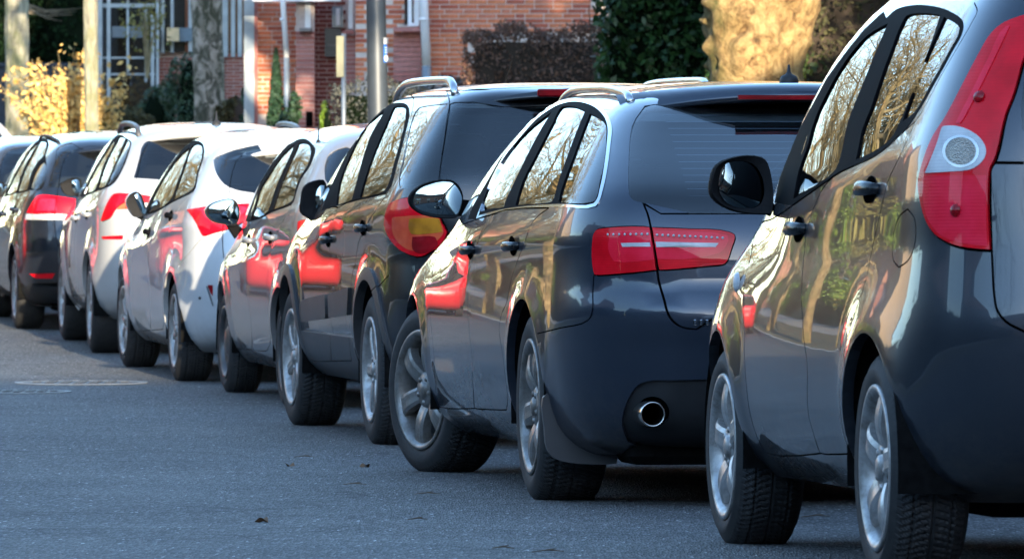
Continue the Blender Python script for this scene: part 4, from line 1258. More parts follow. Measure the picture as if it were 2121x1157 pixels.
wheels(c4, (0.307, 0.198, 0.185, 'D', True), R(1), (0.1, 0.4), 0.03)
add_interior(c4); under(c4, .19)
handle(c4, (515, 498), .2, P_GREY, .05); handle(c4, (560, 492), .2, P_GREY, .05)
wing_mirror(c4, [(424,436),(432.4,423.5),(455,413.8),(479.5,411),(490.5,418),(497.5,436),(494.7,458),(486.4,467.8),(466,465.7),(440.7,459.5),(428,448)],
    [(430.5,438),(437,425),(457,416),(478,414),(486,421),(492.5,437),(490,457),(483,463.5),(466,461.5),(443,456),(434,447)], 2.60, .15, arm_px=[(469,464),(488,494),(503,474),(490,462)], housing=P_GREY, yaw=R(-4))
p = c4.loc((659, 274), 1.0); zr_ = roof_z(c4.b, p.x, 1.0)
m = MB(); m.lathe([(.012, -.01), (.010, .01)], 8, 'z', (p.x, 1.0, zr_)); m.tube([(p.x, 1.0, zr_), (p.x, .96, zr_ + .12)], [.005, .003], 6); m.build('roof_antenna', M['rubber'], c4.root)

# ===== car 5: silver white hatchback
RA5 = .355
sp = spec((-2.056, 38.1), 10.2, 4.30, 0.89, 0.80, 3.45, 0.312,
    [(0.18, .78, .36, 3.92, .26, .30), (0.23, .845, .20, 4.10, .33, .42), (0.33, .875, .10, 4.22, .37, .48), (0.46, .888, .05, 4.28, .40, .5),
     (0.60, .89, .02, 4.30, .40, .5), (0.72, .89, .03, 4.27, .39, .5), (0.84, .885, .06, 4.12, .37, .48), (0.94, .868, .09, 3.70, .35, .42),
     (1.01, .842, .13, 3.30, .32, .36), (1.14, .785, .25, 2.96, .28, .28), (1.26, .715, .38, 2.64, .26, .24), (1.36, .645, .50, 2.36, .24, .2), (1.41, .595, .57, 2.22, .22, .18),
     (1.44, .51, .66, 2.1, .2, .18), (1.46, .39, .84, 1.95, .18, .18), (1.472, .2, 1.1, 1.75, .15, .15), (1.476, .0, 1.4, 1.4, .1, .1)],
    13, 0.97, 1.39, [(0, .06), (1.4, .02), (2.8, -.05), (4.3, -.08)], [(0, -.06), (0.7, -.03), (1.7, 0), (2.6, -.02)], up=.062, nose=.04, gw=.030,
    disp=lambda y, z: flare(y, z, .80, .305, RA5, .020, .09) + flare(y, z, 3.45, .305, RA5, .018, .09) + ridge(z - .86 + .06 * (y - 1.8), .012, .05) + ridge(z - .36 - .04 * (y - 2), .008, .03) * sstep(y, 1.15, 1.4) * sstep(-y, -3.1, -2.9))
c5 = Car(sp); c5.paint = P_WHITE
tag(c5.root, 'pale silver white hatchback with swept red tail light, between the grey and the silver car', 'car', ROWN)
gr = c5.arch(.80, .305, RA5); gf = c5.arch(3.45, .305, RA5)
c5.region('window_trim', c5.px([(300,446),(307,425),(322,392),(346,354),(370,320),(391,297),(407,291),(420,297.5),(423,313),(420,332),(411,360),(402,396),(394,401),(356,420),(322,440)]), M['trim'], 0.001, 2)
c5.region('pillar_trim', c5.px([(300, 446), (322, 392), (370, 320), (391, 297), (386, 298), (372, 312), (350, 344), (327, 386), (308, 428), (299, 447)], False), M['trim'], 0.0, 1.5)
c5.region('front_door_window', c5.px([(393,305),(382,337.5),(367,379),(351,416),(322,434),(305,441),(311,425),(325,393.6),(348,355.6),(373,323)]), M['glass_side'], -0.004, 3)
c5.region('rear_door_window', c5.px([(399,302),(410,298.4),(418,305),(418,326),(408.7,356),(399,392),(393,396),(357.5,415),(367,387),(382,345)]), M['glass_side'], -0.004, 3)
c5.region('rear_window', np.vstack([c5.px([(527,400),(487,392.6),(464,381),(448.6,360),(443,341),(442.5,328),(458,320),(487,309),(534,299)], closed=False), c5.Rr([(.35, 1.36), (0, 1.37), (0, 1.06), (.4, 1.05)], False)]), M['glass_rear'], -0.003, 3, True)
c5.region('tail_light', c5.px([(387,434),(406,431),(431,427),(470,424),(519,422),(522,440),(514,453),(494,466),(471,475),(445,482),(421,489),(401,452)]), M['red'], 0.006, 4, gap=.0022)
c5.region('clear_lamp', c5.px([(416,434),(435,431),(500,428),(512,432),(500,445),(450,450),(428,452)]), M['pink'], 0.0075, 5)
fd = [(300,449),(284,475),(274,515),(272,545),(271.5,607),(271,669),(276.7,686)]
bg = [(311,683),(311,607),(307,560),(306,529),(318,480),(335,440),(352,420)]
rg = [(337,681),(339,669),(337.5,591),(337,552),(337,515),(352,470),(372,430),(393,402)]
c5.region('front_door', c5.px(fd + bg), None, 0, 1, gap=.0024)
c5.region('rear_door', c5.px(bg[::-1] + rg), None, 0, 1, gap=.0024)
c5.gap(c5.px([(416,495),(400,514),(385,532),(370,551)], closed=False), .0024)
c5.region('bumper_reflector', c5.px([(431,590),(441,590),(441,612),(437,606)], False), M['red2'], 0.004, 5)
c5.region('reflector_trim', c5.px([(427.5,592),(431.5,592),(443,630),(441,634)], False), M['chrome'], 0.006, 6)
c5.region('parking_sensor', c5.px([(414 + 2.6*math.cos(t), 617 + 3.2*math.sin(t)) for t in np.linspace(0, 6, 10)]), M['clad'], 0.002, 6)
c5.region('tailgate', c5.Rr([(0, .58), (.5, .58), (.62, .64), (.66, .86), (.62, 1.08), (.53, 1.33), (.46, 1.39), (0, 1.405)]), None, 0, 1, True, gap=.0026)
c5.build(0.055, P_WHITE)
lip(c5, gr); lip(c5, gf)
for y in (.80, 3.45): arch_liner(c5, y, .305, RA5)
wheels(c5, (0.318, 0.214, 0.205, 'E', True), R(1), (0.1, 0.4), 0.025)
add_interior(c5, head='head_beige'); under(c5, .19)
handle(c5, (308.5, 481), .2, M['trim'], .05); handle(c5, (354, 447), .2, M['trim'], .05)
wing_mirror(c5, [(260.4,417),(268,402),(281,395.4),(292.7,402),(300,421),(303,438),(296,448),(277.5,449.6),(266,434)],
    [(279,405),(286,400),(293,408),(299,424),(301,437),(296,444),(288,430)], 2.75, .16, arm_px=[(290,440),(286,452),(300,458),(312,440),(302,432)], housing=P_WHITE, yaw=R(6))
spoiler(c5, .40, .76, .56, 1.440, 1.375, .10, P_WHITE)

# ===== car 6: silver sport utility
RA6 = .375
sp = spec((-2.93, 43.5), 8.3, 4.41, 0.91, 0.87, 3.51, 0.338,
    [(0.24, .80, .38, 4.00, .26, .30), (0.29, .86, .22, 4.20, .33, .42), (0.40, .895, .11, 4.33, .37, .48), (0.54, .908, .05, 4.39, .40, .5),
     (0.68, .91, .02, 4.41, .40, .5), (0.80, .91, .03, 4.38, .39, .5), (0.92, .905, .06, 4.22, .37, .48), (1.02, .888, .09, 3.80, .35, .42),
     (1.09, .86, .12, 3.40, .32, .36), (1.22, .80, .22, 3.02, .28, .28), (1.36, .72, .33, 2.68, .26, .24), (1.47, .65, .43, 2.40, .24, .2), (1.52, .60, .49, 2.26, .22, .18),
     (1.555, .52, .56, 2.14, .2, .18), (1.58, .40, .72, 1.98, .18, .18), (1.595, .2, 1.0, 1.75, .15, .15), (1.60, .0, 1.4, 1.4, .1, .1)],
    13, 1.06, 1.50, [(0, .06), (1.4, .02), (2.8, -.05), (4.4, -.08)], [(0, -.05), (0.7, -.025), (1.7, 0), (2.6, -.02)], nose=.04,
    disp=lambda y, z: flare(y, z, .87, .33, RA6, .020, .09) + flare(y, z, 3.51, .33, RA6, .018, .09) + ridge(z - .95 + .05 * (y - 1.8), .009, .05))
c6 = Car(sp); c6.paint = P_SILVER
tag(c6.root, 'silver sport utility car with grey roof rails and boomerang shaped red tail light', 'car', ROWN)
gr = c6.arch(.87, .33, RA6); gf = c6.arch(3.51, .33, RA6)
c6.region('window_trim', c6.px([(170,408),(177,396),(186,369),(208,330),(229,296),(241,281),(249,279),(262,286),(272,293),(264,326),(252,355),(240,375),(229,385),(200,396)]), M['trim'], 0.001, 2)
c6.region('pillar_trim', c6.px([(170, 408), (186, 369), (229, 296), (241, 281), (234, 287), (221, 307), (199, 342), (177, 385), (165, 407)], False), M['trim'], 0.0, 1.5)
c6.region('front_door_window', c6.px([(242,283),(233,304.7),(215.8,339),(200,385.6),(196,393),(174,402),(188,370),(209.6,331),(231,297.5)]), M['glass_side'], -0.004, 3)
c6.region('rear_door_window', c6.px([(248.5,283),(260,287),(250,311),(234.5,346.7),(217,385.6),(202,390),(219,339),(236,304)]), M['glass_side'], -0.004, 3)
c6.region('quarter_window', c6.px([(263.5,290),(269,293.8),(261,326.5),(249.5,354.5),(238.5,371.6),(229.8,381),(220,385),(237.6,343.6),(253,311)]), M['glass_side'], -0.004, 3)
c6.region('rear_window', np.vstack([c6.px([(328,372),(276,368.5),(282,350),(289,323),(294,303),(303,292),(328,288)], closed=False), c6.Rr([(.35, 1.47), (0, 1.48), (0, 1.12), (.4, 1.12)], False)]), M['glass_dark'], -0.003, 3, True)
c6.region('tail_light', c6.px([(236.6,401.5),(264,400.6),(290,402.5),(316,406.7),(308,419),(285,418),(261,418.8),(245,428),(238,436),(228,451.6),(209.5,459),(211,452),(224.5,417)]), M['red'], 0.006, 4, gap=.0022)
c6.region('clear_lamp', c6.px([(246,429),(261,420),(280,420),(280,431),(243,434)]), M['amber'], 0.005, 4)
c6.region('bumper_reflector', c6.px([(211.5,489.7),(255.6,487),(254,495.7),(214,495)], False), M['red'], 0.005, 5)
fd = [(170,411),(155,428),(142,460),(138,500),(136,560),(137,595),(141,612)]
bg = [(160,611),(158,560),(157,500),(165,450),(182,415),(197,397)]
rg = [(180,611),(180,575),(180,520),(182,480),(190,450),(205,420),(222,391)]
c6.region('front_door', c6.px(fd + bg), None, 0, 1, gap=.0022)
c6.region('rear_door', c6.px(bg[::-1] + rg), None, 0, 1, gap=.0022)
c6.region('tailgate', c6.Rr([(0, .66), (.55, .66), (.66, .72), (.70, .98), (.62, 1.2), (.54, 1.42), (.47, 1.49), (0, 1.505)]), None, 0, 1, True, gap=.0026)
c6.build(0.06, P_SILVER)
lip(c6, gr); lip(c6, gf)
for y in (.87, 3.51): arch_liner(c6, y, .33, RA6)
wheels(c6, (0.343, 0.226, 0.225, 'F', False), R(1), (0.1, 0.4), 0.025)
add_interior(c6, tall=.1); under(c6, .24)
handle(c6, (157, 451), .22, P_SILVER, .05); handle(c6, (179.5, 444), .22, P_SILVER, .05)
wing_mirror(c6, [(124,381.7),(141,371),(161,368.5),(168,373),(168,399),(149,407),(133,401)], [(150,375),(160,371.5),(166,376),(166,396),(156,400),(150,390)], 2.80, .16, arm_px=[(160,395),(155,405),(168,410),(178,400),(170,394)], yaw=R(6))
roof_rail(c6, 0.72, 2.4, .56, M['clad'], .055, .020)
spoiler(c6, .34, .66, .57, 1.555, 1.485, .10, P_SILVER)
p = c6.loc((448, 262), 1.0); zr_ = roof_z(c6.b, p.x, 1.0)
m = MB(); m.lathe([(.036, -.01), (.033, .012), (.018, .026), (.008, .034), (.004, .09), (.001, .092)], 14, 'z', (p.x, 1.0, zr_)); m.build('roof_antenna', M['plastic'], c6.root, True)

# ===== car 7: black estate
RA7 = .352
sp = spec((-3.855, 48.6), 9.6, 4.60, 0.895, 0.95, 3.60, 0.312,
    [(0.18, .78, .40, 4.2, .26, .30), (0.23, .85, .22, 4.40, .33, .42), (0.33, .88, .11, 4.52, .38, .48), (0.46, .893, .05, 4.58, .40, .5),
     (0.60, .895, .02, 4.60, .40, .5), (0.70, .895, .03, 4.58, .39, .5), (0.82, .89, .07, 4.42, .37, .48), (0.92, .872, .09, 4.05, .35, .42),
     (0.99, .845, .12, 3.62, .32, .36), (1.12, .79, .22, 3.24, .28, .28), (1.25, .715, .34, 2.86, .26, .24), (1.37, .635, .46, 2.54, .24, .2), (1.41, .59, .52, 2.40, .22, .18),
     (1.44, .51, .60, 2.28, .2, .18), (1.465, .39, .78, 2.1, .18, .18), (1.48, .2, 1.1, 1.9, .15, .15), (1.484, .0, 1.5, 1.5, .1, .1)],
    13, 0.96, 1.39, [(0, .03), (1.4, .01), (2.8, -.03), (4.6, -.06)], [(0, -.06), (0.7, -.03), (1.9, 0), (2.8, -.02)], up=.045, nose=.04, gw=.020,
    disp=lambda y, z: flare(y, z, .95, .305, RA7, .018, .08) + flare(y, z, 3.60, .305, RA7, .018, .08) + ridge(z - .86 + .01 * (y - 1.8), .008, .05))
c7 = Car(sp); c7.paint = P_NIGHT
tag(c7.root, 'black estate car with wide red tail light over a white band, behind the silver car', 'car', ROWN)
gr = c7.arch(.95, .305, RA7); gf = c7.arch(3.60, .305, RA7)
c7.region('window_trim', c7.px([(8,408),(26,369),(44,336),(63,307),(77,292),(88,288),(99,291),(101,298),(95,320),(96,342),(93,378),(83,393),(64,394),(34,400)]), M['trim'], 0.001, 2)
c7.region('front_door_window', c7.px([(81,293),(66,318),(50,348),(40,375),(33,397),(13,402),(28,370),(46,337),(66,307)]), M['glass_side'], -0.004, 3)
c7.region('rear_door_window', c7.px([(85,292),(96,294),(92,319),(77,337),(64,361),(56,392),(36,397),(44,373),(54,347),(69,318)]), M['glass_side'], -0.004, 3)
c7.region('quarter_window', c7.px([(90,335),(95,342),(92,378),(82,391),(72,392.6),(64,388),(72,360),(82,342)]), M['glass_dark'], -0.004, 3)
c7.region('rear_window', np.vstack([c7.px([(140,389.5),(128,389),(99,387.6),(106,360),(115,328.5),(119,307),(133,299),(148,295.7)], closed=False), c7.Rr([(.35, 1.37), (0, 1.38), (0, 1.03), (.4, 1.03)], False)]), M['glass_rear'], -0.003, 3, True)
c7.region('tail_light', c7.px([(79.5,405),(119,406.7),(162.5,413.6),(160,432),(152,441),(56,441),(60,432),(69,417)]), M['red'], 0.006, 4, gap=.0022)
c7.region('reversing_lamp', c7.px([(55,443),(151,443),(146,455.5),(53,455)], False), M['clear'], 0.006, 4)
c7.region('lamp_inner', c7.px([(82,414),(115,413),(118,436),(76,437)]), M['pink'], 0.007, 5)
c7.region('bumper_reflector', c7.px([(62,567),(114,565.7),(109,576),(75,576)], False), M['red'], 0.005, 5)
c7.region('rear_door', c7.px([(35,401),(22,430),(18,470),(17,530),(20,560),(28,572),(30,545),(32,515),(40,480),(50,445),(62,396)]), None, 0, 1, gap=.0022)
c7.region('tailgate', c7.Rr([(0, .56), (.5, .56), (.60, .62), (.64, .82), (.62, 1.02), (.53, 1.32), (.46, 1.385), (0, 1.40)]), None, 0, 1, True, gap=.0026)
c7.region('lower_bumper', c7.Rr([(0, .36), (.80, .36), (.80, .20), (0, .20)], False), M['plastic'], 0.002, 2, True)
c7.build(0.06, P_NIGHT)
lip(c7, gr); lip(c7, gf)
for y in (.95, 3.60): arch_liner(c7, y, .305, RA7)
wheels(c7, (0.318, 0.214, 0.205, 'E', False), 0, (0.1, 0.4), 0.025)
add_interior(c7); under(c7, .19)
handle(c7, (29, 434), .2, P_NIGHT, .05); handle(c7, (4, 443), .2, P_NIGHT, .05)
wing_mirror(c7, [(-12,383),(-4,376),(6,377),(11,385),(12,404),(2,409),(-9,402)], [(-1,381),(5,381),(9,388),(9,402),(3,404)], 2.95, .16, arm_px=[(4,400),(2,411),(12,414),(18,404),(12,398)], yaw=R(6))
roof_rail(c7, 0.75, 2.5, .545, M['plastic'], .02, .013)
spoiler(c7, .36, .70, .55, 1.440, 1.375, .10, P_NIGHT)

# ===== farther cars, built from plain flank and tail outlines
def simple_car(xy, head, L, hw, H, yr, yf, rw, pm, label, rails=None, group=ROWN, hatch=0.5, wheel='F', name='parked_car'):
    k = H / 1.48
    rows = [(0.18, .78, .40, L - .40, .26, .30), (0.23, .85, .22, L - .20, .33, .42), (0.33, .88, .11, L - .08, .38, .48), (0.46 * k, .893, .05, L - .02, .40, .5),
        (0.60 * k, .895, .02, L, .40, .5), (0.70 * k, .895, .03, L - .02, .39, .5), (0.82 * k, .89, .07, L - .18, .37, .48), (0.92 * k, .872, .09, L - .55, .35, .42),
        (0.99 * k, .845, .12, L - .98, .32, .36), (1.12 * k, .79, .22, L - 1.36, .28, .28), (1.25 * k, .715, .34, L - 1.74, .26, .24), (1.37 * k, .635, .46, L - 2.06, .24, .2), (1.41 * k, .59, .52, L - 2.2, .22, .18),
        (1.44 * k, .51, .60, L - 2.32, .2, .18), (1.465 * k, .39, .78, L - 2.5, .18, .18), (1.48 * k, .2, 1.1, L - 2.7, .15, .15), (1.484 * k, .0, (L - 1.6) / 2, (L - 1.6) / 2, .1, .1)]
    rows = [(r[0], r[1] * hw / .895) + r[2:] for r in rows]
    ra = rw + .045
    sp = spec(xy, head, L, hw, yr, yf, rw, rows, 13, .96 * k, 1.39 * k, [(0, .03), (1.4, .01), (2.8, -.03), (L, -.06)], [(0, -.06), (.7, -.03), (1.9, 0), (L, -.02)],
        disp=lambda y, z: flare(y, z, yr, rw, ra, .016, .08) + flare(y, z, yf, rw, ra, .016, .08) + ridge(z - .86 * k, .008, .05))
    c = Car(sp, name); c.paint = pm
    tag(c.root, label, 'car', group)
    g1 = c.arch(yr, rw - .01, ra); g2 = c.arch(yf, rw - .01, ra)
    zb, zt = .985 * k, 1.345 * k
    ym = (yr + yf) / 2 - .05
    c.region('window_trim', c.S([(.60, zb + .05), (.95, zb - .01), (L - 1.15, zb - .03), (L - 1.72, zt - .10), (L - 2.05, zt + .01), (1.3, zt + .02), (.80, zt - .06)]), M['trim'], .001, 2)
    c.region('rear_door_window', c.S([(.98, zb + .02), (ym - .03, zb + .01), (ym - .03, zt - .01), (1.3, zt - .015), (.92, zt - .08), (.80, zb + .10)]), M['glass_side'], -.004, 3)
    c.region('front_door_window', c.S([(ym + .05, zb + .01), (L - 1.28, zb - .005), (L - 1.72, zt - .15), (L - 2.1, zt - .03), (ym + .05, zt - .01)]), M['glass_side'], -.004, 3)
    c.region('rear_window', c.Rr([(0, 1.03 * k), (.60, 1.03 * k), (.62, 1.08 * k), (.52, 1.33 * k), (.45, 1.37 * k), (0, 1.38 * k)]), M['glass_rear'], -.003, 3, True)
    c.region('tail_light', c.Rr([(.52, .78 * k), (.82, .76 * k), (.85, .90 * k), (.80, .97 * k), (.52, .95 * k)]), M['red'], .006, 4, gap=.0022)
    c.region('tailgate', c.Rr([(0, .56 * k), (.5, .56 * k), (.60, .62 * k), (.64, .82 * k), (.62, 1.02 * k), (.53, 1.34 * k), (.46, 1.39 * k), (0, 1.40 * k)]), None, 0, 1, True, gap=.0026)
    c.region('front_door', c.S([(ym + .02, .32), (yf - ra - .08, .34), (yf - .50, .60), (yf - .42, .90 * k), (ym + .02, .93 * k)], False), None, 0, 1, gap=.0024)
    c.region('rear_door', c.S([(ym - .02, .32), (yr + ra + .06, .34), (yr + .42, .52), (yr + .25, .78 * k), (yr + .1, .93 * k), (ym - .02, .93 * k)], False), None, 0, 1, gap=.0024)
    c.build(.07, pm)
    lip(c, g1); lip(c, g2)
    for y in (yr, yf): arch_liner(c, y, rw - .01, ra)
    wheels(c, (rw + .006, rw * .68, .2, wheel, False), 0, (.1, .4), .025)
    add_interior(c); under(c, .19)
    for y in (ym - .72, ym + .25):
        sv = c.b.side2sv(np.array([[y, .86 * k]]))[0]
        q = project(c.b.world(c.b.P(sv[0], sv[1]))[None])[0]
        handle(c, tuple(q), .2, pm, .05)
    m = MB()
    for sgn in (-1, 1):
        m = MB(); m.box((sgn * (hw + .06), L - 1.32, zb + .06), (.20, .12, .14), bev=.04); m.box((sgn * (hw - .06), L - 1.30, zb + .02), (.12, .06, .05))
        m.build('wing_mirror', pm, c.root, False)
    if rails: roof_rail(c, .75, L - 2.2, .55, rails, .05, .018)
    return c
c8 = simple_car((-4.72, 53.9), 11.0, 4.30, .88, 1.45, .82, 3.42, .312, paint('dark_brown_grey_metallic', (.035, .033, .033)), 'dark grey hatchback at the left edge, just ahead of the black estate car')
c9 = simple_car((-6.45, 60.6), 12.5, 4.55, .92, 1.62, .90, 3.58, .345, P_SILVER, 'silver car with roof rails, farthest in the row at the left edge', rails=M['satin'])
# ------------------------------------------------------------------ ground, road, pavement
rnd = random.Random(11)
def strip(name, f0, f1, ys, dz, mat, nx=2):
    V = []; Fc = []
    for y in ys:
        x0, x1 = f0(y), f1(y)
        for i in range(nx): V.append((x0 + (x1 - x0) * i / (nx - 1), y, zgf(y) + dz))
    for i in range(len(ys) - 1):
        for j in range(nx - 1):
            a = i * nx + j; Fc.append((a, a + 1, a + nx + 1, a + nx))
    return tag(mobj(name, V, Fc, mat, smooth=True), kind='structure')
YS = [-70 + 2.0 * i for i in range(130)]
def asphalt():
    k = NT('worn_asphalt'); co = k.coord('Object')
    agg = k.n('ShaderNodeTexVoronoi'); agg.inputs['Scale'].default_value = 1.0; k.l(k.coord('Object', (130, 20, 130)), agg.inputs[0])
    a = k.ramp(agg.outputs['Color'], [(0.15, g(.022)), (0.65, g(.10)), (0.90, g(.22)), (1.0, g(.75))])
    big = k.noise(co, 0.55, 5, 0.6); mid = k.noise(k.coord('Object', (3.2, .8, 1)), 1.0, 7, 0.68)
    c = k.mix(0.30, a, k.ramp(mid, [(.30, g(.060)), (.70, g(.088))]))
    tone = k.ramp(big, [(.32, (.86, .87, .88)), (.50, (1.0, 1.0, .98)), (.68, (1.16, 1.14, 1.09))])
    c = k.mix(1.0, c, tone, 'MULTIPLY')
    # cracks and old patch seams
    vo = k.n('ShaderNodeTexVoronoi', feature='DISTANCE_TO_EDGE'); vo.inputs['Scale'].default_value = 0.8
    ds = k.n('ShaderNodeMapping'); tc = k.n('ShaderNodeTexCoord')
    nz = k.n('ShaderNodeTexNoise'); nz.inputs['Scale'].default_value = 2.0; nz.inputs['Detail'].default_value = 6
    k.l(tc.outputs['Object'], nz.inputs['Vector'])
    ad = k.n('ShaderNodeVectorMath', operation='ADD'); sc = k.n('ShaderNodeVectorMath', operation='SCALE'); sc.inputs['Scale'].default_value = 0.7
    k.l(nz.outputs['Color'], sc.inputs[0]); k.l(tc.outputs['Object'], ad.inputs[0]); k.l(sc.outputs[0], ad.inputs[1]); k.l(ad.outputs[0], vo.inputs['Vector'])
    cr = k.ramp(vo.outputs['Distance'], [(0.0, g(0.22)), (0.022, g(1))])
    c = k.mix(k.ramp(k.noise(co, .35, 3), [(.45, g(0)), (.58, g(.9))]), c, k.mix(1.0, c, cr, 'MULTIPLY'))
    k.base(c)
    k.l(k.ramp(k.noise(co, 1.3, 5, .6), [(.35, g(.74)), (.65, g(.84))]), k.p.inputs['Roughness'])
    k.bump(agg.outputs['Distance'], 0.55, 0.012)
    return k.m
M['asphalt'] = asphalt()
def earth(name, c0, c1, sc=6.0, bump=.4):
    k = NT(name); co = k.coord('Object')
    k.base(k.ramp(k.noise(co, sc, 8, .65), [(.3, c0), (.7, c1)])); k.set(Roughness=.95)
    k.bump(k.noise(co, sc * 6, 6), bump, .03); return k.m
M['lawn'] = earth('winter_lawn', (.035, .055, .014), (.10, .11, .035), 3.0)
M['verge'] = earth('leafy_verge', (.06, .055, .025), (.15, .125, .06), 4.0)
M['paving'] = earth('concrete_paving', (.22, .21, .195), (.34, .32, .29), 5.0, .15)
M['kerbstone'] = earth('kerb_concrete', (.25, .24, .22), (.38, .36, .33), 8.0, .2)
strip('ground', lambda y: -420, lambda y: 420, [-300 + 20 * i for i in range(46)], -.06, M['lawn'], 2)
strip('road', lambda y: XL(y) - 4.6, lambda y: XL(y) + 2.25, YS, 0.0, M['asphalt'], 6)
strip('verge', lambda y: XL(y) - 7.4, lambda y: XL(y) - 4.75, YS, .10, M['verge'], 3)
strip('footpath', lambda y: XL(y) - 9.4, lambda y: XL(y) - 7.4, YS, .105, M['paving'], 2)
strip('pavement', lambda y: XL(y) + 2.40, lambda y: XL(y) + 4.6, YS, .11, M['paving'], 2)
strip('garden', lambda y: XL(y) + 4.6, lambda y: XL(y) + 60, YS, .12, M['verge'], 3)
strip('garden', lambda y: XL(y) - 60, lambda y: XL(y) - 9.4, YS, .10, M['lawn'], 3)
# kerbs: each stone by the cars is one piece of its kerb
def kerb(off, width, y0, y1, step, vis):
    root = empty('kerb', (0, 0, 0)); tag(root, kind='structure')
    m = MB()
    y = y0
    while y < y1:
        ya, yb = y, y + step - .012
        xa, xb = XL(ya) + off, XL(yb) + off
        za, zb = zgf(ya), zgf(yb)
        V = [(xa, ya, za - .1), (xa + width, ya, za - .1), (xa + width, ya, za + .115), (xa + .012, ya, za + .115), (xa, ya, za + .10), (xb, yb, zb - .1), (xb + width, yb, zb - .1), (xb + width, yb, zb + .115), (xb + .012, yb, zb + .115), (xb, yb, zb + .10)]
        m.add(V, [(0, 1, 2, 3, 4), (9, 8, 7, 6, 5), (0, 5, 6, 1), (1, 6, 7, 2), (2, 7, 8, 3), (3, 8, 9, 4), (4, 9, 5, 0)])
        y += step
    o = m.build('kerbstone', M['kerbstone'], root); o['kind'] = 'stuff'
kerb(2.25, .15, 10, 110, 1.0, True); kerb(-4.75, .15, 10, 150, 1.0, False)

# manhole covers, frost-pale iron rings in the lane
def manhole(px, py, Y, r, label):
    p = at(px, py, Y); z = zgf(Y)
    root = empty('manhole_cover', (p.x, Y, z)); tag(root, label, 'manhole cover')
    m = MB(); m.lathe([(r, .001), (r, .007), (r * .90, .007), (r * .90, .001)], 40, 'z'); m.build('frame', plain('manhole_frame_concrete', (.34, .34, .33), .8), root)
    m = MB(); m.lathe([(r * .87, .002), (r * .87, .006), (.001, .006)], 40, 'z')
    for i in range(-3, 4):
        for j in range(-3, 4):
            if i * i + j * j < 10: m.box((i * r * .22, j * r * .22, .008), (r * .13, r * .13, .006))
    m.build('lid', plain('manhole_iron', (.07, .065, .06), .6, metal=.5), root)
manhole(168, 797, 37.6, .40, 'round manhole cover with a pale frame in the lane beside the white hatchback')
manhole(40, 815, 36.0, .30, 'smaller pale manhole cover at the left edge of the lane')

# fallen leaves and twigs on the asphalt
M['leaf_brown'] = plain('dry_brown_leaf', (.20, .11, .055), .8, var=.4)
M['twig'] = plain('dry_twig', (.11, .08, .055), .9)
def ground_pt(px, py):
    lo, hi = 8.0, 70.0
    for _ in range(50):
        mid = (lo + hi) / 2
        if at(px, py, mid).z > zgf(mid): lo = mid
        else: hi = mid
    return at(px, py, lo)
LV = [(735,1005,1),(757,967,0),(630,948,1),(600,965,0),(545,1081,0),(885,1025,1),(865,1078,1),(1042,1138,1),(1135,1145,1),(432,745,0),(1690,1072,1)]
LVL = ['thin twig on the asphalt left of the estate car front wheel', 'curled brown leaf in the open lane left of the black car', 'small twig far out in the lane', 'brown leaf beside the small twig in the lane', 'curled leaf lying alone near the bottom left of the lane', 'twig nearest below the estate car front wheel', 'twig between the leaf and the estate car rear wheel', 'thin twig at the bottom edge left of the nearest car', 'thin twig at the bottom edge below the estate car', 'small leaf near the grey hatchback front wheel', 'twig under the nearest car between its wheels']
for i, (px, py, tw) in enumerate(LV):
    p = ground_pt(px, py)
    if tw:
        m = MB(); a = rnd.uniform(-.5, .5); L_ = rnd.uniform(.03, .055)
        m.tube([p + Vector((-L_ * math.cos(a), -L_ * math.sin(a), .005)), p + Vector((0, .004, .010)), p + Vector((L_ * math.cos(a), L_ * math.sin(a), .005))], [.0012, .0024, .0012], 5)
        m.tube([p + Vector((0, .004, .010)), p + Vector((L_ * .5, .03, .012))], [.0025, .001], 4)
        o = m.build('fallen_twig', M['twig']); tag(o, LVL[i], 'twig', 'fallen twigs on the road')
    else:
        V = []; a0 = rnd.uniform(0, 6)
        for k in range(9):
            t = k / 9 * 2 * PI; r = .020 * (1 + .35 * math.cos(3 * t)); V.append((p.x + r * math.cos(t + a0), p.y + r * math.sin(t + a0) * 1.1, p.z + .008 + .010 * math.cos(2 * t)))
        V.append((p.x, p.y, p.z + .004))
        o = mobj('fallen_leaf', V, [(k, (k + 1) % 9, 9) for k in range(9)], M['leaf_brown']); tag(o, LVL[i], 'leaf', 'fallen leaves on the road')

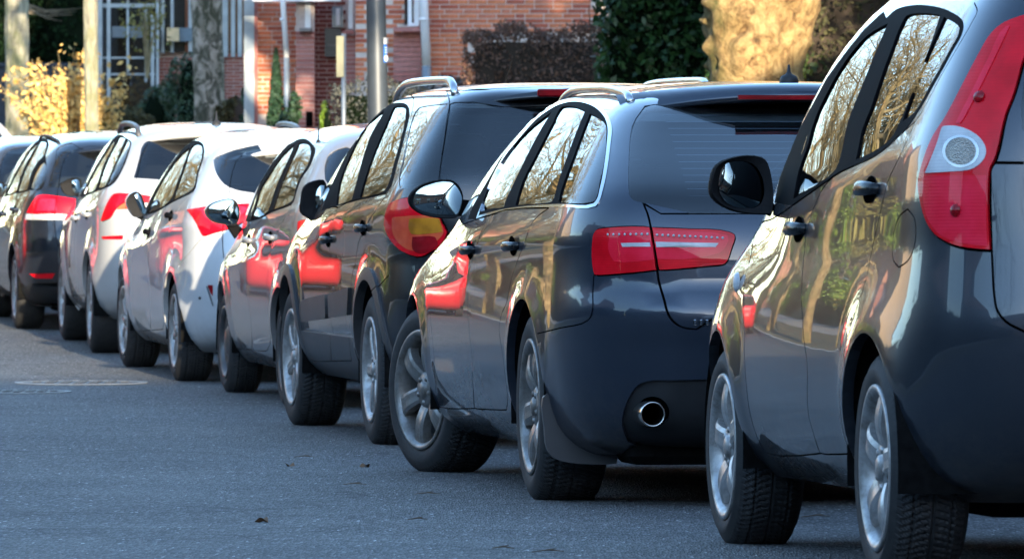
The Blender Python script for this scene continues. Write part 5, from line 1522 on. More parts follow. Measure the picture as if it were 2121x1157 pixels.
# ------------------------------------------------------------------ vegetation builders
def leafmat(name, c0, c1, rough=.5, trans=.25, spec=.3):
    k = NT(name); co = k.coord('Object')
    w = k.n('ShaderNodeTexWhiteNoise'); 
    gi = k.n('ShaderNodeNewGeometry')
    k.base(k.ramp(gi.outputs['Random Per Island'], [(0.0, c0), (1.0, c1)])); k.set(Roughness=rough, Specular_IOR_Level=spec)
    k.t.nodes.remove(w)
    return k.m
def leaf_mesh(name, P, size, mat, parent, rs, aspect=.55, up=None, droop=0.0, n=None):
    """one kite-shaped leaf per point, random attitude (bias towards up/out when given)"""
    P = np.asarray(P); m = len(P)
    d = rs.normal(size=(m, 3)); 
    if n is not None: d = d * .75 + n
    d /= np.linalg.norm(d, axis=1, keepdims=True) + 1e-9
    t = rs.normal(size=(m, 3)); t[:, 2] -= droop
    t -= d * (t * d).sum(1, keepdims=True); t /= np.linalg.norm(t, axis=1, keepdims=True) + 1e-9
    b = np.cross(d, t)
    s = size * rs.uniform(.45, 1.35, (m, 1))
    v0 = P - t * s * .5; v1 = P + b * s * aspect * .5 + d * s * .06; v2 = P + t * s * .5; v3 = P - b * s * aspect * .5 + d * s * .06
    V = np.stack([v0, v1, v2, v3], 1).reshape(-1, 3)
    Fc = np.stack([np.arange(m) * 4, np.arange(m) * 4 + 1, np.arange(m) * 4 + 2, np.arange(m) * 4 + 3], 1)
    me = bpy.data.meshes.new(name)
    me.vertices.add(len(V)); me.vertices.foreach_set('co', V.astype(np.float32).ravel())
    me.loops.add(4 * m); me.loops.foreach_set('vertex_index', Fc.astype(np.int32).ravel())
    me.polygons.add(m); me.polygons.foreach_set('loop_start', (np.arange(m) * 4).astype(np.int32)); me.polygons.foreach_set('loop_total', np.full(m, 4, np.int32))
    me.materials.append(mat); me.update(calc_edges=True)
    return link(bpy.data.objects.new(name, me), parent)
def hedge(name, label, x0, x1, y0, y1, z0, z1, count, size, mat, seed, stem_mat, cat='hedge', rough=.10, aspect=.55, core=None):
    rs = np.random.RandomState(seed)
    root = empty(name, ((x0 + x1) / 2, (y0 + y1) / 2, z0)); tag(root, label, cat)
    # leaves mostly in the outer shell, uneven
    u = rs.uniform(0, 1, (count, 3)); side = rs.randint(0, 4, count)
    dpt = rs.exponential(.10, count)
    x = x0 + u[:, 0] * (x1 - x0); z = z0 + u[:, 1] * (z1 - z0); y = y0 + dpt
    top = side == 0; z = np.where(top, z1 - dpt, z); y = np.where(top, y0 + u[:, 2] * (y1 - y0), y)
    sd = side == 1; y = np.where(sd, y0 + u[:, 2] * (y1 - y0), y); x = np.where(sd, np.where(u[:, 0] < .5, x0 + dpt, x1 - dpt), x)
    wob = np.sin(x * 5.1 + seed) * np.sin(z * 4.3 + seed * 2) + .6 * np.sin(x * 11.7 + z * 9.1 + seed)
    P = np.stack([x + rs.normal(size=count) * .03, y + wob * rough + rs.normal(size=count) * .04, z + np.sin(x * 7 + seed) * rough * .6 * (z - z0) / (z1 - z0) + rs.normal(size=count) * .03], 1)
    # holes where the inside shows
    hol = np.sin(P[:, 0] * 13.3 + seed) * np.sin(P[:, 2] * 12.1 + 2 * seed) + .5 * np.sin(P[:, 0] * 29 + P[:, 2] * 23)
    P = P[hol > -1.05 + .0 * hol]
    P = P - np.array(root.location)
    leaf_mesh('foliage', P, size, mat, root, rs, aspect, n=np.array([0, -.5, .25]))
    m = MB(); r = random.Random(seed)
    n = max(4, int((x1 - x0) * 9))
    for i in range(n):
        xs = x0 + (i + r.random()) / n * (x1 - x0); ys_ = y0 + .12 + r.random() * (y1 - y0 - .2)
        zt = z0 + (z1 - z0) * r.uniform(.7, .97)
        p = [Vector((xs, ys_, z0 - .1)), Vector((xs + r.uniform(-.1, .1), ys_, (z0 + zt) / 2)), Vector((xs + r.uniform(-.2, .2), ys_ + r.uniform(-.1, .1), zt))]
        m.tube([q - Vector(root.location) for q in p], [.02, .013, .005], 5, False)
        for j in range(4):
            zz = z0 + (zt - z0) * r.uniform(.25, .95); q = Vector((xs, ys_, zz))
            m.tube([q - Vector(root.location), q + Vector((r.uniform(-.25, .25), r.uniform(-.25, .1), r.uniform(.05, .3))) - Vector(root.location)], [.007, .003], 4, False)
    m.build('stem', stem_mat, root)
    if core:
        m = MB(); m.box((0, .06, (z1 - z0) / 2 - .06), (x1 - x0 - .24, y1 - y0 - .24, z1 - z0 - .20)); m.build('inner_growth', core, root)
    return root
def blob(name, label, c, rx, ry, rz, count, size, mat, seed, stem_mat, cat='bush', aspect=.5, lumps=9, cone=False, group=None, shell=.35, core=None):
    rs = np.random.RandomState(seed)
    root = empty(name, (c[0], c[1], c[2])); tag(root, label, cat, group)
    lc = rs.normal(size=(lumps, 3)); lc /= np.linalg.norm(lc, axis=1, keepdims=True); lc *= rs.uniform(.35, .8, (lumps, 1)); lr = rs.uniform(.30, .55, lumps)
    if cone:
        h = rs.uniform(0, 1, count) ** 1.4; a = rs.uniform(0, 2 * PI, count)
        rr_ = (1 - h) ** .75 * (1 - rs.exponential(.12, count)) * (1 + .10 * np.sin(h * 40 + a * 3))
        P = np.stack([rx * rr_ * np.cos(a), ry * rr_ * np.sin(a), 2 * rz * h], 1); nn = np.stack([np.cos(a), np.sin(a), .6 + 0 * a], 1)
    else:
        i = rs.randint(0, lumps, count); d = rs.normal(size=(count, 3)); d /= np.linalg.norm(d, axis=1, keepdims=True)
        q = lc[i] + d * (lr[i] * (1 - rs.exponential(shell * .3, count).clip(0, .8)))[:, None]
        P = q * [rx, ry, rz] + [0, 0, rz]; nn = d
    leaf_mesh('foliage', P, size, mat, root, rs, aspect, n=nn * .9)
    m = MB(); r = random.Random(seed)
    for i in range(7 if not cone else 1):
        t = Vector((r.uniform(-.5, .5) * rx, r.uniform(-.5, .5) * ry, rz * r.uniform(1.0, 1.6)))
        m.tube([(0, 0, -.1), (t.x * .4, t.y * .4, t.z * .5), t], [.03, .02, .006], 5, False)
    m.build('stem', stem_mat, root)
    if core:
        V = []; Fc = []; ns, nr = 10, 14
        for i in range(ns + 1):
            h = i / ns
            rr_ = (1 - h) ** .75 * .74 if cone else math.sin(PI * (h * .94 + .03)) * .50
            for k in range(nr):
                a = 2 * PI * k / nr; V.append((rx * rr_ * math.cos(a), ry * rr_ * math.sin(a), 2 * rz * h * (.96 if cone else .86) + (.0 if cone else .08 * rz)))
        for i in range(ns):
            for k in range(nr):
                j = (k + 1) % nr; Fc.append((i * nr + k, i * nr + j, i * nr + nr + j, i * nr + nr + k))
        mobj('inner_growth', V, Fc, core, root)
    return root
def bark(name, c0, c1, moss=(.10, .105, .035), mossamt=.5, sc=10.0, bump=.8):
    k = NT(name); co = k.coord('Object', (1, 1, .35))
    f = k.noise(co, sc, 8, .65, .6); vv = k.n('ShaderNodeTexVoronoi'); vv.inputs['Scale'].default_value = sc * 1.4; k.l(co, vv.inputs[0])
    c = k.ramp(f, [(.30, c0), (.62, c1), (.75, tuple(min(1, q * 1.35) for q in c1))])
    mm = k.ramp(k.noise(k.coord('Object'), 2.4, 5, .6), [(.45, g(0)), (.65, g(mossamt))])
    k.base(k.mix(mm, c, moss)); k.set(Roughness=.95)
    mx = k.n('ShaderNodeMath', operation='ADD'); k.l(f, mx.inputs[0]); k.l(vv.outputs['Distance'], mx.inputs[1])
    k.bump(mx.outputs[0], bump, .03); return k.m
def bare_tree(name, label, base, H, r0, seed, mat, twigm, spread=1.0, levels=4, kids=4, group=None, lean=0.0, crown_z=.25, thin=.006):
    """trunk and limbs as one part, the fine twigs of the crown as another"""
    r = random.Random(seed)
    root = empty(name, base); tag(root, label, 'tree', group)
    T = MB(); W = MB()
    def grow(p, d, L_, rad, lv):
        n = 4 if lv < 2 else 3
        pts = [p]; rads = [rad]; dd = d.copy()
        for i in range(n):
            dd = (dd + Vector((r.gauss(0, .13), r.gauss(0, .13), r.gauss(0.03, .10) + (.05 if lv > 0 else 0)))).normalized()
            pts.append(pts[-1] + dd * (L_ / n)); rads.append(rad * (1 - .55 * (i + 1) / n))
        (T if lv < 2 else W).tube(pts, rads, 8 if lv == 0 else (5 if lv == 1 else 3), False)
        if lv >= levels: return
        k = kids + (2 if lv == 0 else 0) + (1 if lv == levels - 1 else 0)
        for i in range(k):
            t = (crown_z + (1 - crown_z) * (i + r.random()) / k) if lv == 0 else (.25 + .75 * (i + r.random()) / k)
            j = min(n - 1, int(t * n)); q = pts[j].lerp(pts[j + 1], t * n - j)
            a = r.uniform(0, 2 * PI); tilt = r.uniform(.5, 1.05) if lv < 2 else r.uniform(.4, 1.2)
            u = dd.orthogonal().normalized(); v = dd.cross(u)
            nd = (dd * math.cos(tilt) + (u * math.cos(a) + v * math.sin(a)) * math.sin(tilt) * spread).normalized()
            grow(q, nd, L_ * r.uniform(.42, .68), max(thin, rads[j] * r.uniform(.40, .62)), lv + 1)
    grow(Vector((0, 0, -.15)), Vector((lean, 0, 1)).normalized(), H * .62, r0, 0)
    T.build('trunk', mat, root, True); W.build('crown', twigm, root)
    return root

M['bark_warm'] = bark('warm_bark', (.10, .06, .028), (.40, .28, .13), (.15, .135, .04), .65, 16.0, 1.0)  # warm brown bark with olive moss patches, alike all round
M['bark_grey'] = bark('grey_green_bark', (.10, .095, .07), (.32, .30, .23), (.15, .165, .06), .7, 9.0)
def flaky():
    k = NT('dark_flaky_bark'); co = k.coord('Object', (1, 1, .6))
    f = k.noise(co, 6.5, 8, .7, .8)
    c = k.ramp(f, [(.40, (.05, .05, .036)), (.49, (.12, .115, .085)), (.56, (.44, .39, .33)), (.75, (.60, .54, .47))])
    k.base(k.mix(k.ramp(k.noise(co, 3.0, 5), [(.45, g(0)), (.62, g(.6))]), c, (.055, .060, .030))); k.set(Roughness=.95)
    k.bump(f, 1.0, .04); return k.m
M['bark_dark'] = flaky()
M['twigs'] = plain('bare_twigs', (.22, .18, .10), .9, var=.35)
M['twigs2'] = plain('bare_twigs_grey', (.15, .12, .08), .9, var=.35)
M['stem'] = plain('woody_stem', (.05, .04, .028), .9)
M['laurel'] = leafmat('laurel_leaves', (.008, .028, .010), (.030, .082, .022), .4)
M['beech'] = leafmat('dry_beech_leaves', (.060, .034, .024), (.22, .12, .080), .75)
M['ivy'] = leafmat('ivy_leaves', (.014, .028, .010), (.05, .075, .022), .5)
M['brown_twiggy'] = leafmat('brown_twiggy_leaves', (.035, .038, .016), (.11, .10, .045), .8)
M['privet'] = leafmat('grey_privet', (.020, .024, .022), (.085, .088, .075), .6)
M['gold'] = leafmat('yellow_leaves', (.52, .30, .08), (.80, .58, .22), .7)
M['shrub'] = leafmat('dark_shrub_leaves', (.014, .035, .020), (.05, .10, .05), .45)
M['cypress'] = leafmat('cypress_green', (.010, .030, .016), (.030, .070, .032), .6)
M['lime'] = leafmat('bright_green_leaves', (.06, .12, .01), (.16, .24, .03), .5)
M['conifer'] = leafmat('conifer_needles', (.002, .007, .003), (.007, .018, .006), .9, spec=.05)
M['olive'] = leafmat('olive_leaves', (.12, .12, .025), (.26, .23, .07), .6)
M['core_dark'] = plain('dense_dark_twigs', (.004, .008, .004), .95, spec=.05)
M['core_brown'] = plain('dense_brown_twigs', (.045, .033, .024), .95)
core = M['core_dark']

# ---- what stands right of the cars, from near to far
def X(px, Y): return (px - CXP) * Y / F_PX
def Z(py, Y): return at(CXP, py, Y).z
# big sunlit trunk
def gnarl():
    k = NT('gnarled_plane_bark'); co = k.coord('Object', (1, 1, .7))
    f = k.noise(co, 4.2, 9, .75, 1.6); f2 = k.noise(co, 14.0, 6, .7, .8)
    c = k.ramp(f, [(.36, (.045, .022, .008)), (.44, (.20, .10, .035)), (.52, (.44, .28, .11)), (.66, (.60, .44, .21))])
    c = k.mix(.35, c, k.ramp(f2, [(.38, (.06, .03, .012)), (.56, (.58, .40, .18))]))
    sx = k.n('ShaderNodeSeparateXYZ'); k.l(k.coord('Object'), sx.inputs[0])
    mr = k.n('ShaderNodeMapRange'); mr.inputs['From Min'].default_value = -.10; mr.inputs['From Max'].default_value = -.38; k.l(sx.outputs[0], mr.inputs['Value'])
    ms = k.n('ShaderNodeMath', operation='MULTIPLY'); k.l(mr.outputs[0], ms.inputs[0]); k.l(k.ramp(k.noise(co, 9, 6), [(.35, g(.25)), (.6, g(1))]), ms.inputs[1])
    k.base(k.mix(ms.outputs[0], c, (.085, .080, .022))); k.set(Roughness=.95)  # olive moss, left side only; also puts some left-hand shading into the colour
    ad = k.n('ShaderNodeMath', operation='ADD'); k.l(f, ad.inputs[0]); k.l(f2, ad.inputs[1])
    k.bump(ad.outputs[0], 1.0, .06); return k.m
def big_trunk():
    Y = 60.0; root = empty('old_tree', (X(1562, Y), Y, zgf(Y) + .1)); tag(root, 'thick gnarled tree trunk in bright sun between the hedges', 'tree')
    V = []; Fc = []; n, mz = 190, 240; Hh = 7.0
    rs = np.random.RandomState(5); bumps = [(rs.uniform(0, 2 * PI), rs.uniform(.6, 5), rs.uniform(.03, .11), rs.uniform(-.12, .16)) for _ in range(520)]
    th = np.linspace(0, 2 * PI, n, endpoint=False)
    for i in range(mz + 1):
        z = Hh * (i / mz) ** 1.0
        zz = z + zgf(Y) + .1
        r = .43 + .30 * math.exp(-z / .35) + .16 * max(0, zz - 2.1)
        cx = .10 * (zz - 2.2)
        rr_ = r * (1 + .05 * np.cos(3 * th + .4 * z) + .03 * np.cos(7 * th - z) + .012 * np.sin(17 * th + 3 * np.sin(z * 2)))
        for (a, bz, s, A) in bumps:
            da = (th - a + PI) % (2 * PI) - PI
            rr_ = rr_ + A * .62 * np.exp(-((da * r) ** 2 + (z - bz) ** 2) / (s * s))
        for k in range(n): V.append((cx + rr_[k] * math.cos(th[k]), rr_[k] * math.sin(th[k]), z))
    for i in range(mz):
        for k in range(n):
            j = (k + 1) % n; Fc.append((i * n + k, i * n + j, i * n + n + j, i * n + n + k))
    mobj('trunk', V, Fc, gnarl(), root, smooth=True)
    m = MB(); w = MB(); r = random.Random(9)
    for i in range(9):
        a = r.uniform(0, 2 * PI); p = Vector((.1, 0, r.uniform(4.2, 6.8))); d = Vector((math.cos(a), math.sin(a), r.uniform(.6, 1.6))).normalized()
        q1 = p + d * 2.2; q2 = q1 + (d + Vector((r.uniform(-.3, .3), r.uniform(-.3, .3), .3))).normalized() * 2.4
        m.tube([p, q1, q2], [.26, .16, .06], 8, False)
        for j in range(9):
            t = r.random(); s = q1.lerp(q2, t); e = s + Vector((r.uniform(-1, 1), r.uniform(-1, 1), r.uniform(.1, 1.0))) * 1.2
            w.tube([s, (s + e) / 2 + Vector((0, 0, .1)), e], [.03, .018, .006], 4, False)
    m.build('limb', M['bark_warm'], root, True); w.build('crown', M['twigs'], root)
big_trunk()
# laurel hedge, beech hedge, ivy hedge
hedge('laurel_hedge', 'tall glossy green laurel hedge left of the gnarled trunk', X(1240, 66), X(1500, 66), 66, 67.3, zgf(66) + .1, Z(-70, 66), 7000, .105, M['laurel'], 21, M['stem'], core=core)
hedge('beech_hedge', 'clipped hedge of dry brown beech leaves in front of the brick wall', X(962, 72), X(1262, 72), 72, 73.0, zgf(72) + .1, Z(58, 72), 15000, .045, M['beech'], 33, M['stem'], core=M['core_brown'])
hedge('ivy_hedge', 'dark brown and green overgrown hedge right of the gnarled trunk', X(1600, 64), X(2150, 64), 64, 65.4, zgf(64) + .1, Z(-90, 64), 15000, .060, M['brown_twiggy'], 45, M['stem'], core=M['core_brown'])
rs = np.random.RandomState(8)
hi = [o for o in bpy.data.objects if o.name == 'ivy_hedge'][0]
P = np.stack([rs.uniform(-1.3, 1.3, 5000), rs.normal(-.80, .07, 5000), rs.uniform(.5, 3.4, 5000)], 1)
P = P[(np.sin(P[:, 0] * 3.1) + np.sin(P[:, 2] * 4 + 1) + rs.normal(size=5000) * .5) > .25]
leaf_mesh('ivy_leaves', P, .075, M['ivy'], hi, rs, .8, n=np.array([0, -.8, .3]))
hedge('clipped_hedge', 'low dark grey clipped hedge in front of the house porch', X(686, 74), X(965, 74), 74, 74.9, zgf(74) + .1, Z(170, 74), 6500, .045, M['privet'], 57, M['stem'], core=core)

# added unseen evergreens, crowns out of frame, put in only to cast shade
def shade_pine(px_or_x, Y, zb, rx, rz, label, seed, cnt=7000):
    x = px_or_x
    root = blob('added_shade_pine', label, (x, Y, zb), rx, rx, rz, cnt, .20, M['conifer'], seed, M['stem'], 'tree', group='unseen evergreens added to cast shade', lumps=18, core=core)
    zg_ = zgf(Y) + .1 - zb
    m = MB(); m.tube([(0, 0, zg_), (0, 0, zg_ * .4), (0, 0, rz)], [.085, .08, .06], 12); m.build('trunk', M['bark_grey'], root, True)
shade_pine(2.32, 63.8, 4.0, 2.9, 2.8, 'added evergreen behind the gnarled trunk, shading hedge and wall from above the frame', 801)
shade_pine(7.0, 52, 3.2, 2.4, 2.8, 'added evergreen right of the gnarled trunk, shading the hedge from outside the frame', 803)
shade_pine(4.6, 20, 9.0, 1.8, 2.9, 'added tall evergreen right of the nearest car, shading the lamp post from outside the frame', 805)
# lamp post
Y = 55.0; p = at(783, 250, Y)
root = empty('lamp_post', (p.x, Y, zgf(Y) + .11)); tag(root, 'dark grey metal lamp post with a small blue sticker, behind the black sport utility car', 'lamp post')
s_ = F_PX / Y
m = MB(); m.tube([(.010, 0, 0), (.004, 0, 1.2), (-.026, 0, 3.0), (-.045, 0, 4.6), (-.06, 0, 7.0)], [.098, .093, .083, .078, .06], 24); m.build('post', plain('lamp_post_grey', (.045, .055, .068), .45, metal=.2), root, True)
m = MB(); m.tube([(-.06, 0, 6.9), (-.1, .0, 7.2), (-.6, -.1, 7.35)], [.05, .04, .035], 10); m.box((-.95, -.12, 7.36), (.75, .24, .10), bev=.03); m.build('lamp_head', M['clad'], root)
zs = Z(112, Y) - root.location.z
st = MB()
for (z0, z1, mt, nm) in ((zs + .085, zs + .14, 'sticker_grey', 'sticker'), (zs - .075, zs + .08, 'sticker_blue', 'sticker')):
    V = []; Fc = []
    for i in range(9):
        a = R(-88 + i * 6.5); r_ = .0905
        xo = -.010
        V += [(xo + r_ * math.cos(a), r_ * math.sin(a), z0), (xo + r_ * math.cos(a), r_ * math.sin(a), z1)]
    V = [(xo + (.0915) * math.sin(R(42 + i * 5)), -.0915 * math.cos(R(42 + i * 5)), zz) for i in range(9) for zz in (z0, z1)]
    for i in range(8): Fc.append((2 * i, 2 * i + 2, 2 * i + 3, 2 * i + 1))
    mobj(nm, V, Fc, plain(mt, (.5, .52, .55) if 'grey' in mt else (.02, .13, .50), .5), root)
def on_post(a, z, r_=.0935): return (-.010 + r_ * math.sin(R(a)), -r_ * math.cos(R(a)), z)
wm = plain('sticker_white', (.8, .8, .8), .5)
m = MB(); pts = [on_post(62 + 13 * math.cos(t), zs - .040 + .024 * math.sin(t)) for t in np.linspace(0, 2 * PI, 17)]
m.tube(pts, .0045, 5, False); m.build('sticker_ring', wm, root)
for i in range(3):
    m = MB(); m.tube([on_post(53, zs + .055 - i * .022), on_post(70, zs + .055 - i * .022)], .004, 4); m.build('sticker_line', wm, root)
# sign post with narrow yellowish sign plate seen edge on
Y = 62.0; root = empty('sign_post', (X(712, Y), Y, zgf(Y) + .11)); tag(root, 'thin grey post with a narrow pale yellow plate beside the lamp post', 'sign')
m = MB(); m.tube([(0, 0, 0), (0, 0, Z(70, Y) - root.location.z)], .024, 12); m.build('post', plain('galvanised_post', (.22, .25, .28), .45, metal=.5), root, True)
m = MB(); m.box((-.035, -.03, (Z(75, Y) + Z(160, Y)) / 2 - root.location.z), (.075, .012, Z(75, Y) - Z(160, Y)), bev=.004); m.build('plate', plain('pale_yellow_plate', (.34, .31, .18), .5), root)

# ------------------------------------------------------------------ brick house
BR = [plain('brick_%s' % n_, c, .85, var=.25, vscale=18) for n_, c in (('orange', (.60, .19, .085)), ('red', (.52, .145, .065)), ('rose', (.55, .18, .10)), ('dark', (.40, .10, .055)))]
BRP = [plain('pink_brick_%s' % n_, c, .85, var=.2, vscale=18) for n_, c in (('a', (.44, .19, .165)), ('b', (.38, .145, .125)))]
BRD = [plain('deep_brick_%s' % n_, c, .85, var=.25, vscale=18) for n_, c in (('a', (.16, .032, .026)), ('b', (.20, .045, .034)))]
M['mortar'] = earth('pale_mortar', (.55, .46, .40), (.70, .60, .53), 20, .2)
M['mortar2'] = earth('pink_mortar', (.46, .38, .36), (.60, .52, .50), 20, .2)
_bm = {}
def brick_data(L_, mat):
    k = (round(L_, 3), mat.name)
    if k not in _bm:
        m = MB(); m.box((0, 0, 0), (L_, .03, .052), bev=.004); _bm[k] = m.data('brick', mat)
    return _bm[k]
def brickwork(parent, origin, yaw, length, z0, z1, mats, seed, keep, cls=None):
    """running bond; visible bricks are objects of their own, hidden ones one joined part"""
    r = random.Random(seed); ca, sa = math.cos(yaw), math.sin(yaw)
    rest = MB(); course = 0; z = z0
    while z < z1:
        u = -(course % 2) * .125 - (0.0625 if course % 3 == 0 else 0)
        while u < length:
            L_ = .24 if r.random() > .10 else .115
            a, b = max(u, 0), min(u + L_, length)
            if b - a > .06:
                cu = (a + b) / 2; w = Vector((origin[0] + cu * ca, origin[1] + cu * sa, z + .026))
                kk = keep(w)
                mt = mats[int(r.random() ** 1.3 * len(mats))]
                if kk == 1:
                    o = bpy.data.objects.new('brick', brick_data(b - a, mt)); o.location = w + Vector((sa, -ca, 0)) * r.uniform(-.002, .003); o.rotation_euler = (0, 0, yaw + r.gauss(0, .003)); COL.objects.link(o); o.parent = parent; o.matrix_parent_inverse = parent.matrix_world.inverted()
                elif kk == 2:
                    rest.box(tuple(w), (b - a, .03, .052), yaw)
            u += L_ + .010
        z += .0625; course += 1
    if rest.V:
        o = rest.build('brickwork', mats[0], parent); o['kind'] = 'stuff'
def wallquad(m, origin, yaw, length, z0, z1, th=.25):
    ca, sa = math.cos(yaw), math.sin(yaw)
    c = (origin[0] + length / 2 * ca - th / 2 * sa, origin[1] + length / 2 * sa + th / 2 * ca, (z0 + z1) / 2)
    m.box(c, (length, th, z1 - z0), yaw)
M['white'] = plain('white_paint', (.78, .79, .80), .5, var=.05)
M['white_old'] = plain('weathered_white_paint', (.36, .40, .41), .6, var=.25, vscale=3)
M['zinc'] = plain('zinc_pipe', (.26, .30, .33), .45, metal=.3)
M['pane'] = plain('window_pane', (.02, .022, .025), .05, coat=1.0)
M['rooftile'] = plain('roof_tiles', (.16, .055, .035), .8, var=.35, vscale=14)
YA = 82.0; yawA = R(-8)
house = empty('brick_house', (0, 84, zgf(84) + .1)); house.matrix_world; bpy.context.view_layer.update()
tag(house, 'red brick house with white downpipes, porch and white window frames behind the hedges', 'house')
oA = (X(735, YA), YA + .45); LA = 5.2
m = MB(); wallquad(m, (oA[0], oA[1] - .009), yawA, LA, zgf(82), 8.6); 
wl = m.build('wall', M['mortar']); wl.parent = house; wl.matrix_parent_inverse = house.matrix_world.inverted()
def par(o):
    o.parent = house; o.matrix_parent_inverse = house.matrix_world.inverted(); return o
def keepA(w):
    q = project(np.array(w)[None])[0]
    if q[1] < -14: return 2 if w.z < 8.5 else 0
    if q[1] > 182: return 0
    if 840 < q[0] < 872 and q[1] < 56: return 0
    if 758 < q[0] < 796: return 2
    if q[0] > 1240 or (q[0] > 985 and q[1] > 70): return 2
    return 1
brickwork(house, oA, yawA, LA, 2.30, 8.5, BR, 4, keepA)
# window with sill and pink soldier panel below, downpipe
def bar(name, px0, px1, py0, py1, Y, th, mat, dy=0.0, par_=house):
    m = MB(); x0, x1 = X(px0, Y), X(px1, Y); z0, z1 = Z(py1, Y), Z(py0, Y)
    m.box(((x0 + x1) / 2, Y + dy, (z0 + z1) / 2), (x1 - x0, th, z1 - z0)); o = m.build(name, mat); o.parent = par_; o.matrix_parent_inverse = par_.matrix_world.inverted(); return o
bar('window_pane', 838, 856, -60, 52, 82.2, .02, M['pane']); bar('window_frame', 845, 853, -60, 55, 82.1, .09, M['white']); bar('window_frame', 858, 868, -60, 55, 82.05, .10, M['white']); bar('window_frame', 845, 868, 48, 55, 82.03, .12, M['white'])
bar('window_sill', 815, 872, 57, 66, 81.95, .20, BRP[0])
panel = [(815, 872, 68 + i * 10.2, 68 + i * 10.2 + 8.6) for i in range(10)]
for a, b_, c_, d_ in panel: bar('brick', a, b_, c_, d_, 82.1, .12, BRP[rnd.randint(0, 1)])
def pipe(px0, px1, py_top, py_mid, py_bot, Y, pxb=None):
    xc0, xc1 = X((px0 + px1) / 2, Y), X((px0 + px1) / 2 + (pxb or 6), Y); r_ = (X(px1, Y) - X(px0, Y)) / 2
    m = MB(); m.tube([(xc0 - .03, Y, Z(py_top, Y)), (xc0, Y, Z(0, Y)), (xc1, Y, Z(py_mid, Y))], r_, 14); m.tube([(xc0, Y, Z(38, Y)), (xc0, Y, Z(44, Y))], r_ * 1.15, 14); par(m.build('downpipe', M['white'], None, True))
    m = MB(); m.tube([(xc1, Y, Z(py_mid, Y)), (xc1, Y, Z(py_bot, Y))], r_ * 1.04, 14); par(m.build('pipe_foot', M['zinc'], None, True))
pipe(868, 887, -300, 137, 330, 81.85, 6)
pipe(580, 592, -300, 120, 330, 83.6, 8)
# porch: recessed dark wall, two pink piers, posts
YP = 84.0
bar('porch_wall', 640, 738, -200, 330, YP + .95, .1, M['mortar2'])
def keep1(w): return 1
def brick_grid(px0, px1, py0, py1, Y, mats, seed, long=36.0, hgt=9.4, shift=True):
    r = random.Random(seed); y = py0; row = 0
    while y < py1:
        x = px0 - (long / 2 if row % 2 and shift else 0)
        while x < px1 - 1:
            a, b_ = max(x, px0), min(x + long - 1.6, px1)
            if b_ - a > 4: bar('brick', a, b_, y, y + hgt - 1.7, Y, .05, mats[r.randint(0, len(mats) - 1)], r.uniform(-.003, .003))
            x += long
        y += hgt; row += 1
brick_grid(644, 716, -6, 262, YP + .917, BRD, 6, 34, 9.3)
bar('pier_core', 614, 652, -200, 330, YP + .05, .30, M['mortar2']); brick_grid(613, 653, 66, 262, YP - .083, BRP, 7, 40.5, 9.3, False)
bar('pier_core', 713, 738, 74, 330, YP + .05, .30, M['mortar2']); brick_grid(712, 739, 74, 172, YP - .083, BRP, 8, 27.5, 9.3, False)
bar('pier_cap', 621, 646, 59, 66, YP - .15, .34, plain('stone_cap', (.20, .18, .17), .8)); bar('pier_cap', 711, 733, 64, 71, YP - .15, .34, BRP[1])
bar('porch_post', 632, 644, -200, 59, YP - .1, .10, M['white']); bar('porch_post', 722, 731, -200, 60, YP - .1, .08, M['white'])
bar('letter_box', 673, 706, 60, 118, YP + .80, .12, plain('letter_box_slate', (.035, .045, .055), .4)); bar('letter_flap', 678, 701, 92, 97, YP + .73, .02, plain('letter_flap_grey', (.08, .09, .10), .4))
bar('porch_window', 688, 711, 14, 57, YP + .78, .06, M['zinc']); bar('window_pane', 696, 704, 18, 53, YP + .74, .02, M['white'])
bar('fascia', 524, 706, -26, 4, YP - .25, .30, M['white'])
bar('cellar_vent', 634, 648, 231, 262, YP - .15, .02, M['gap'])
m = MB(); wallquad(m, (X(526, YP + .8), YP + .822), R(-4), X(640, YP) - X(526, YP), zgf(84), 8.6); par(m.build('wall', M['mortar']))
def keepL(w):
    q = project(np.array(w)[None])[0]
    if q[1] < -10 or q[1] > 250: return 0
    return 1
brickwork(house, (X(526, YP + .8), YP + .83), R(-4), X(618, YP) - X(526, YP), 2.15, 3.75, BR, 14, keepL)
bar('corner_board', 506, 527, -200, 330, YP + .55, .10, M['white_old']); bar('corner_trim', 527, 534, -200, 330, YP + .60, .10, BRP[1])
m = MB(); m.prism([(-3.3, 8.55), (7.6, 8.55), (7.0, 9.6), (1.8, 12.6), (-2.9, 9.6)], 82.3, 93.0); par(m.build('roof', M['rooftile']))
m = MB(); m.box((3.0, 88, 4.6), (4.4, 8, 8.0)); m.box((-1.2, 89.5, 4.6), (4.6, 7.5, 8.0)); par(m.build('house_body', BR[0]))
# upper storey windows of the house, seen in the car roofs
for xw in (-1.2, .6, 2.4):
    m = MB(); m.box((xw, oA[1] - .05 - (xw - oA[0]) * .14, 6.6), (.9, .08, 1.3)); par(m.build('window_frame', M['white']))
    m = MB(); m.box((xw, oA[1] - .10 - (xw - oA[0]) * .14, 6.6), (.74, .04, 1.14)); par(m.build('window_pane', M['pane']))

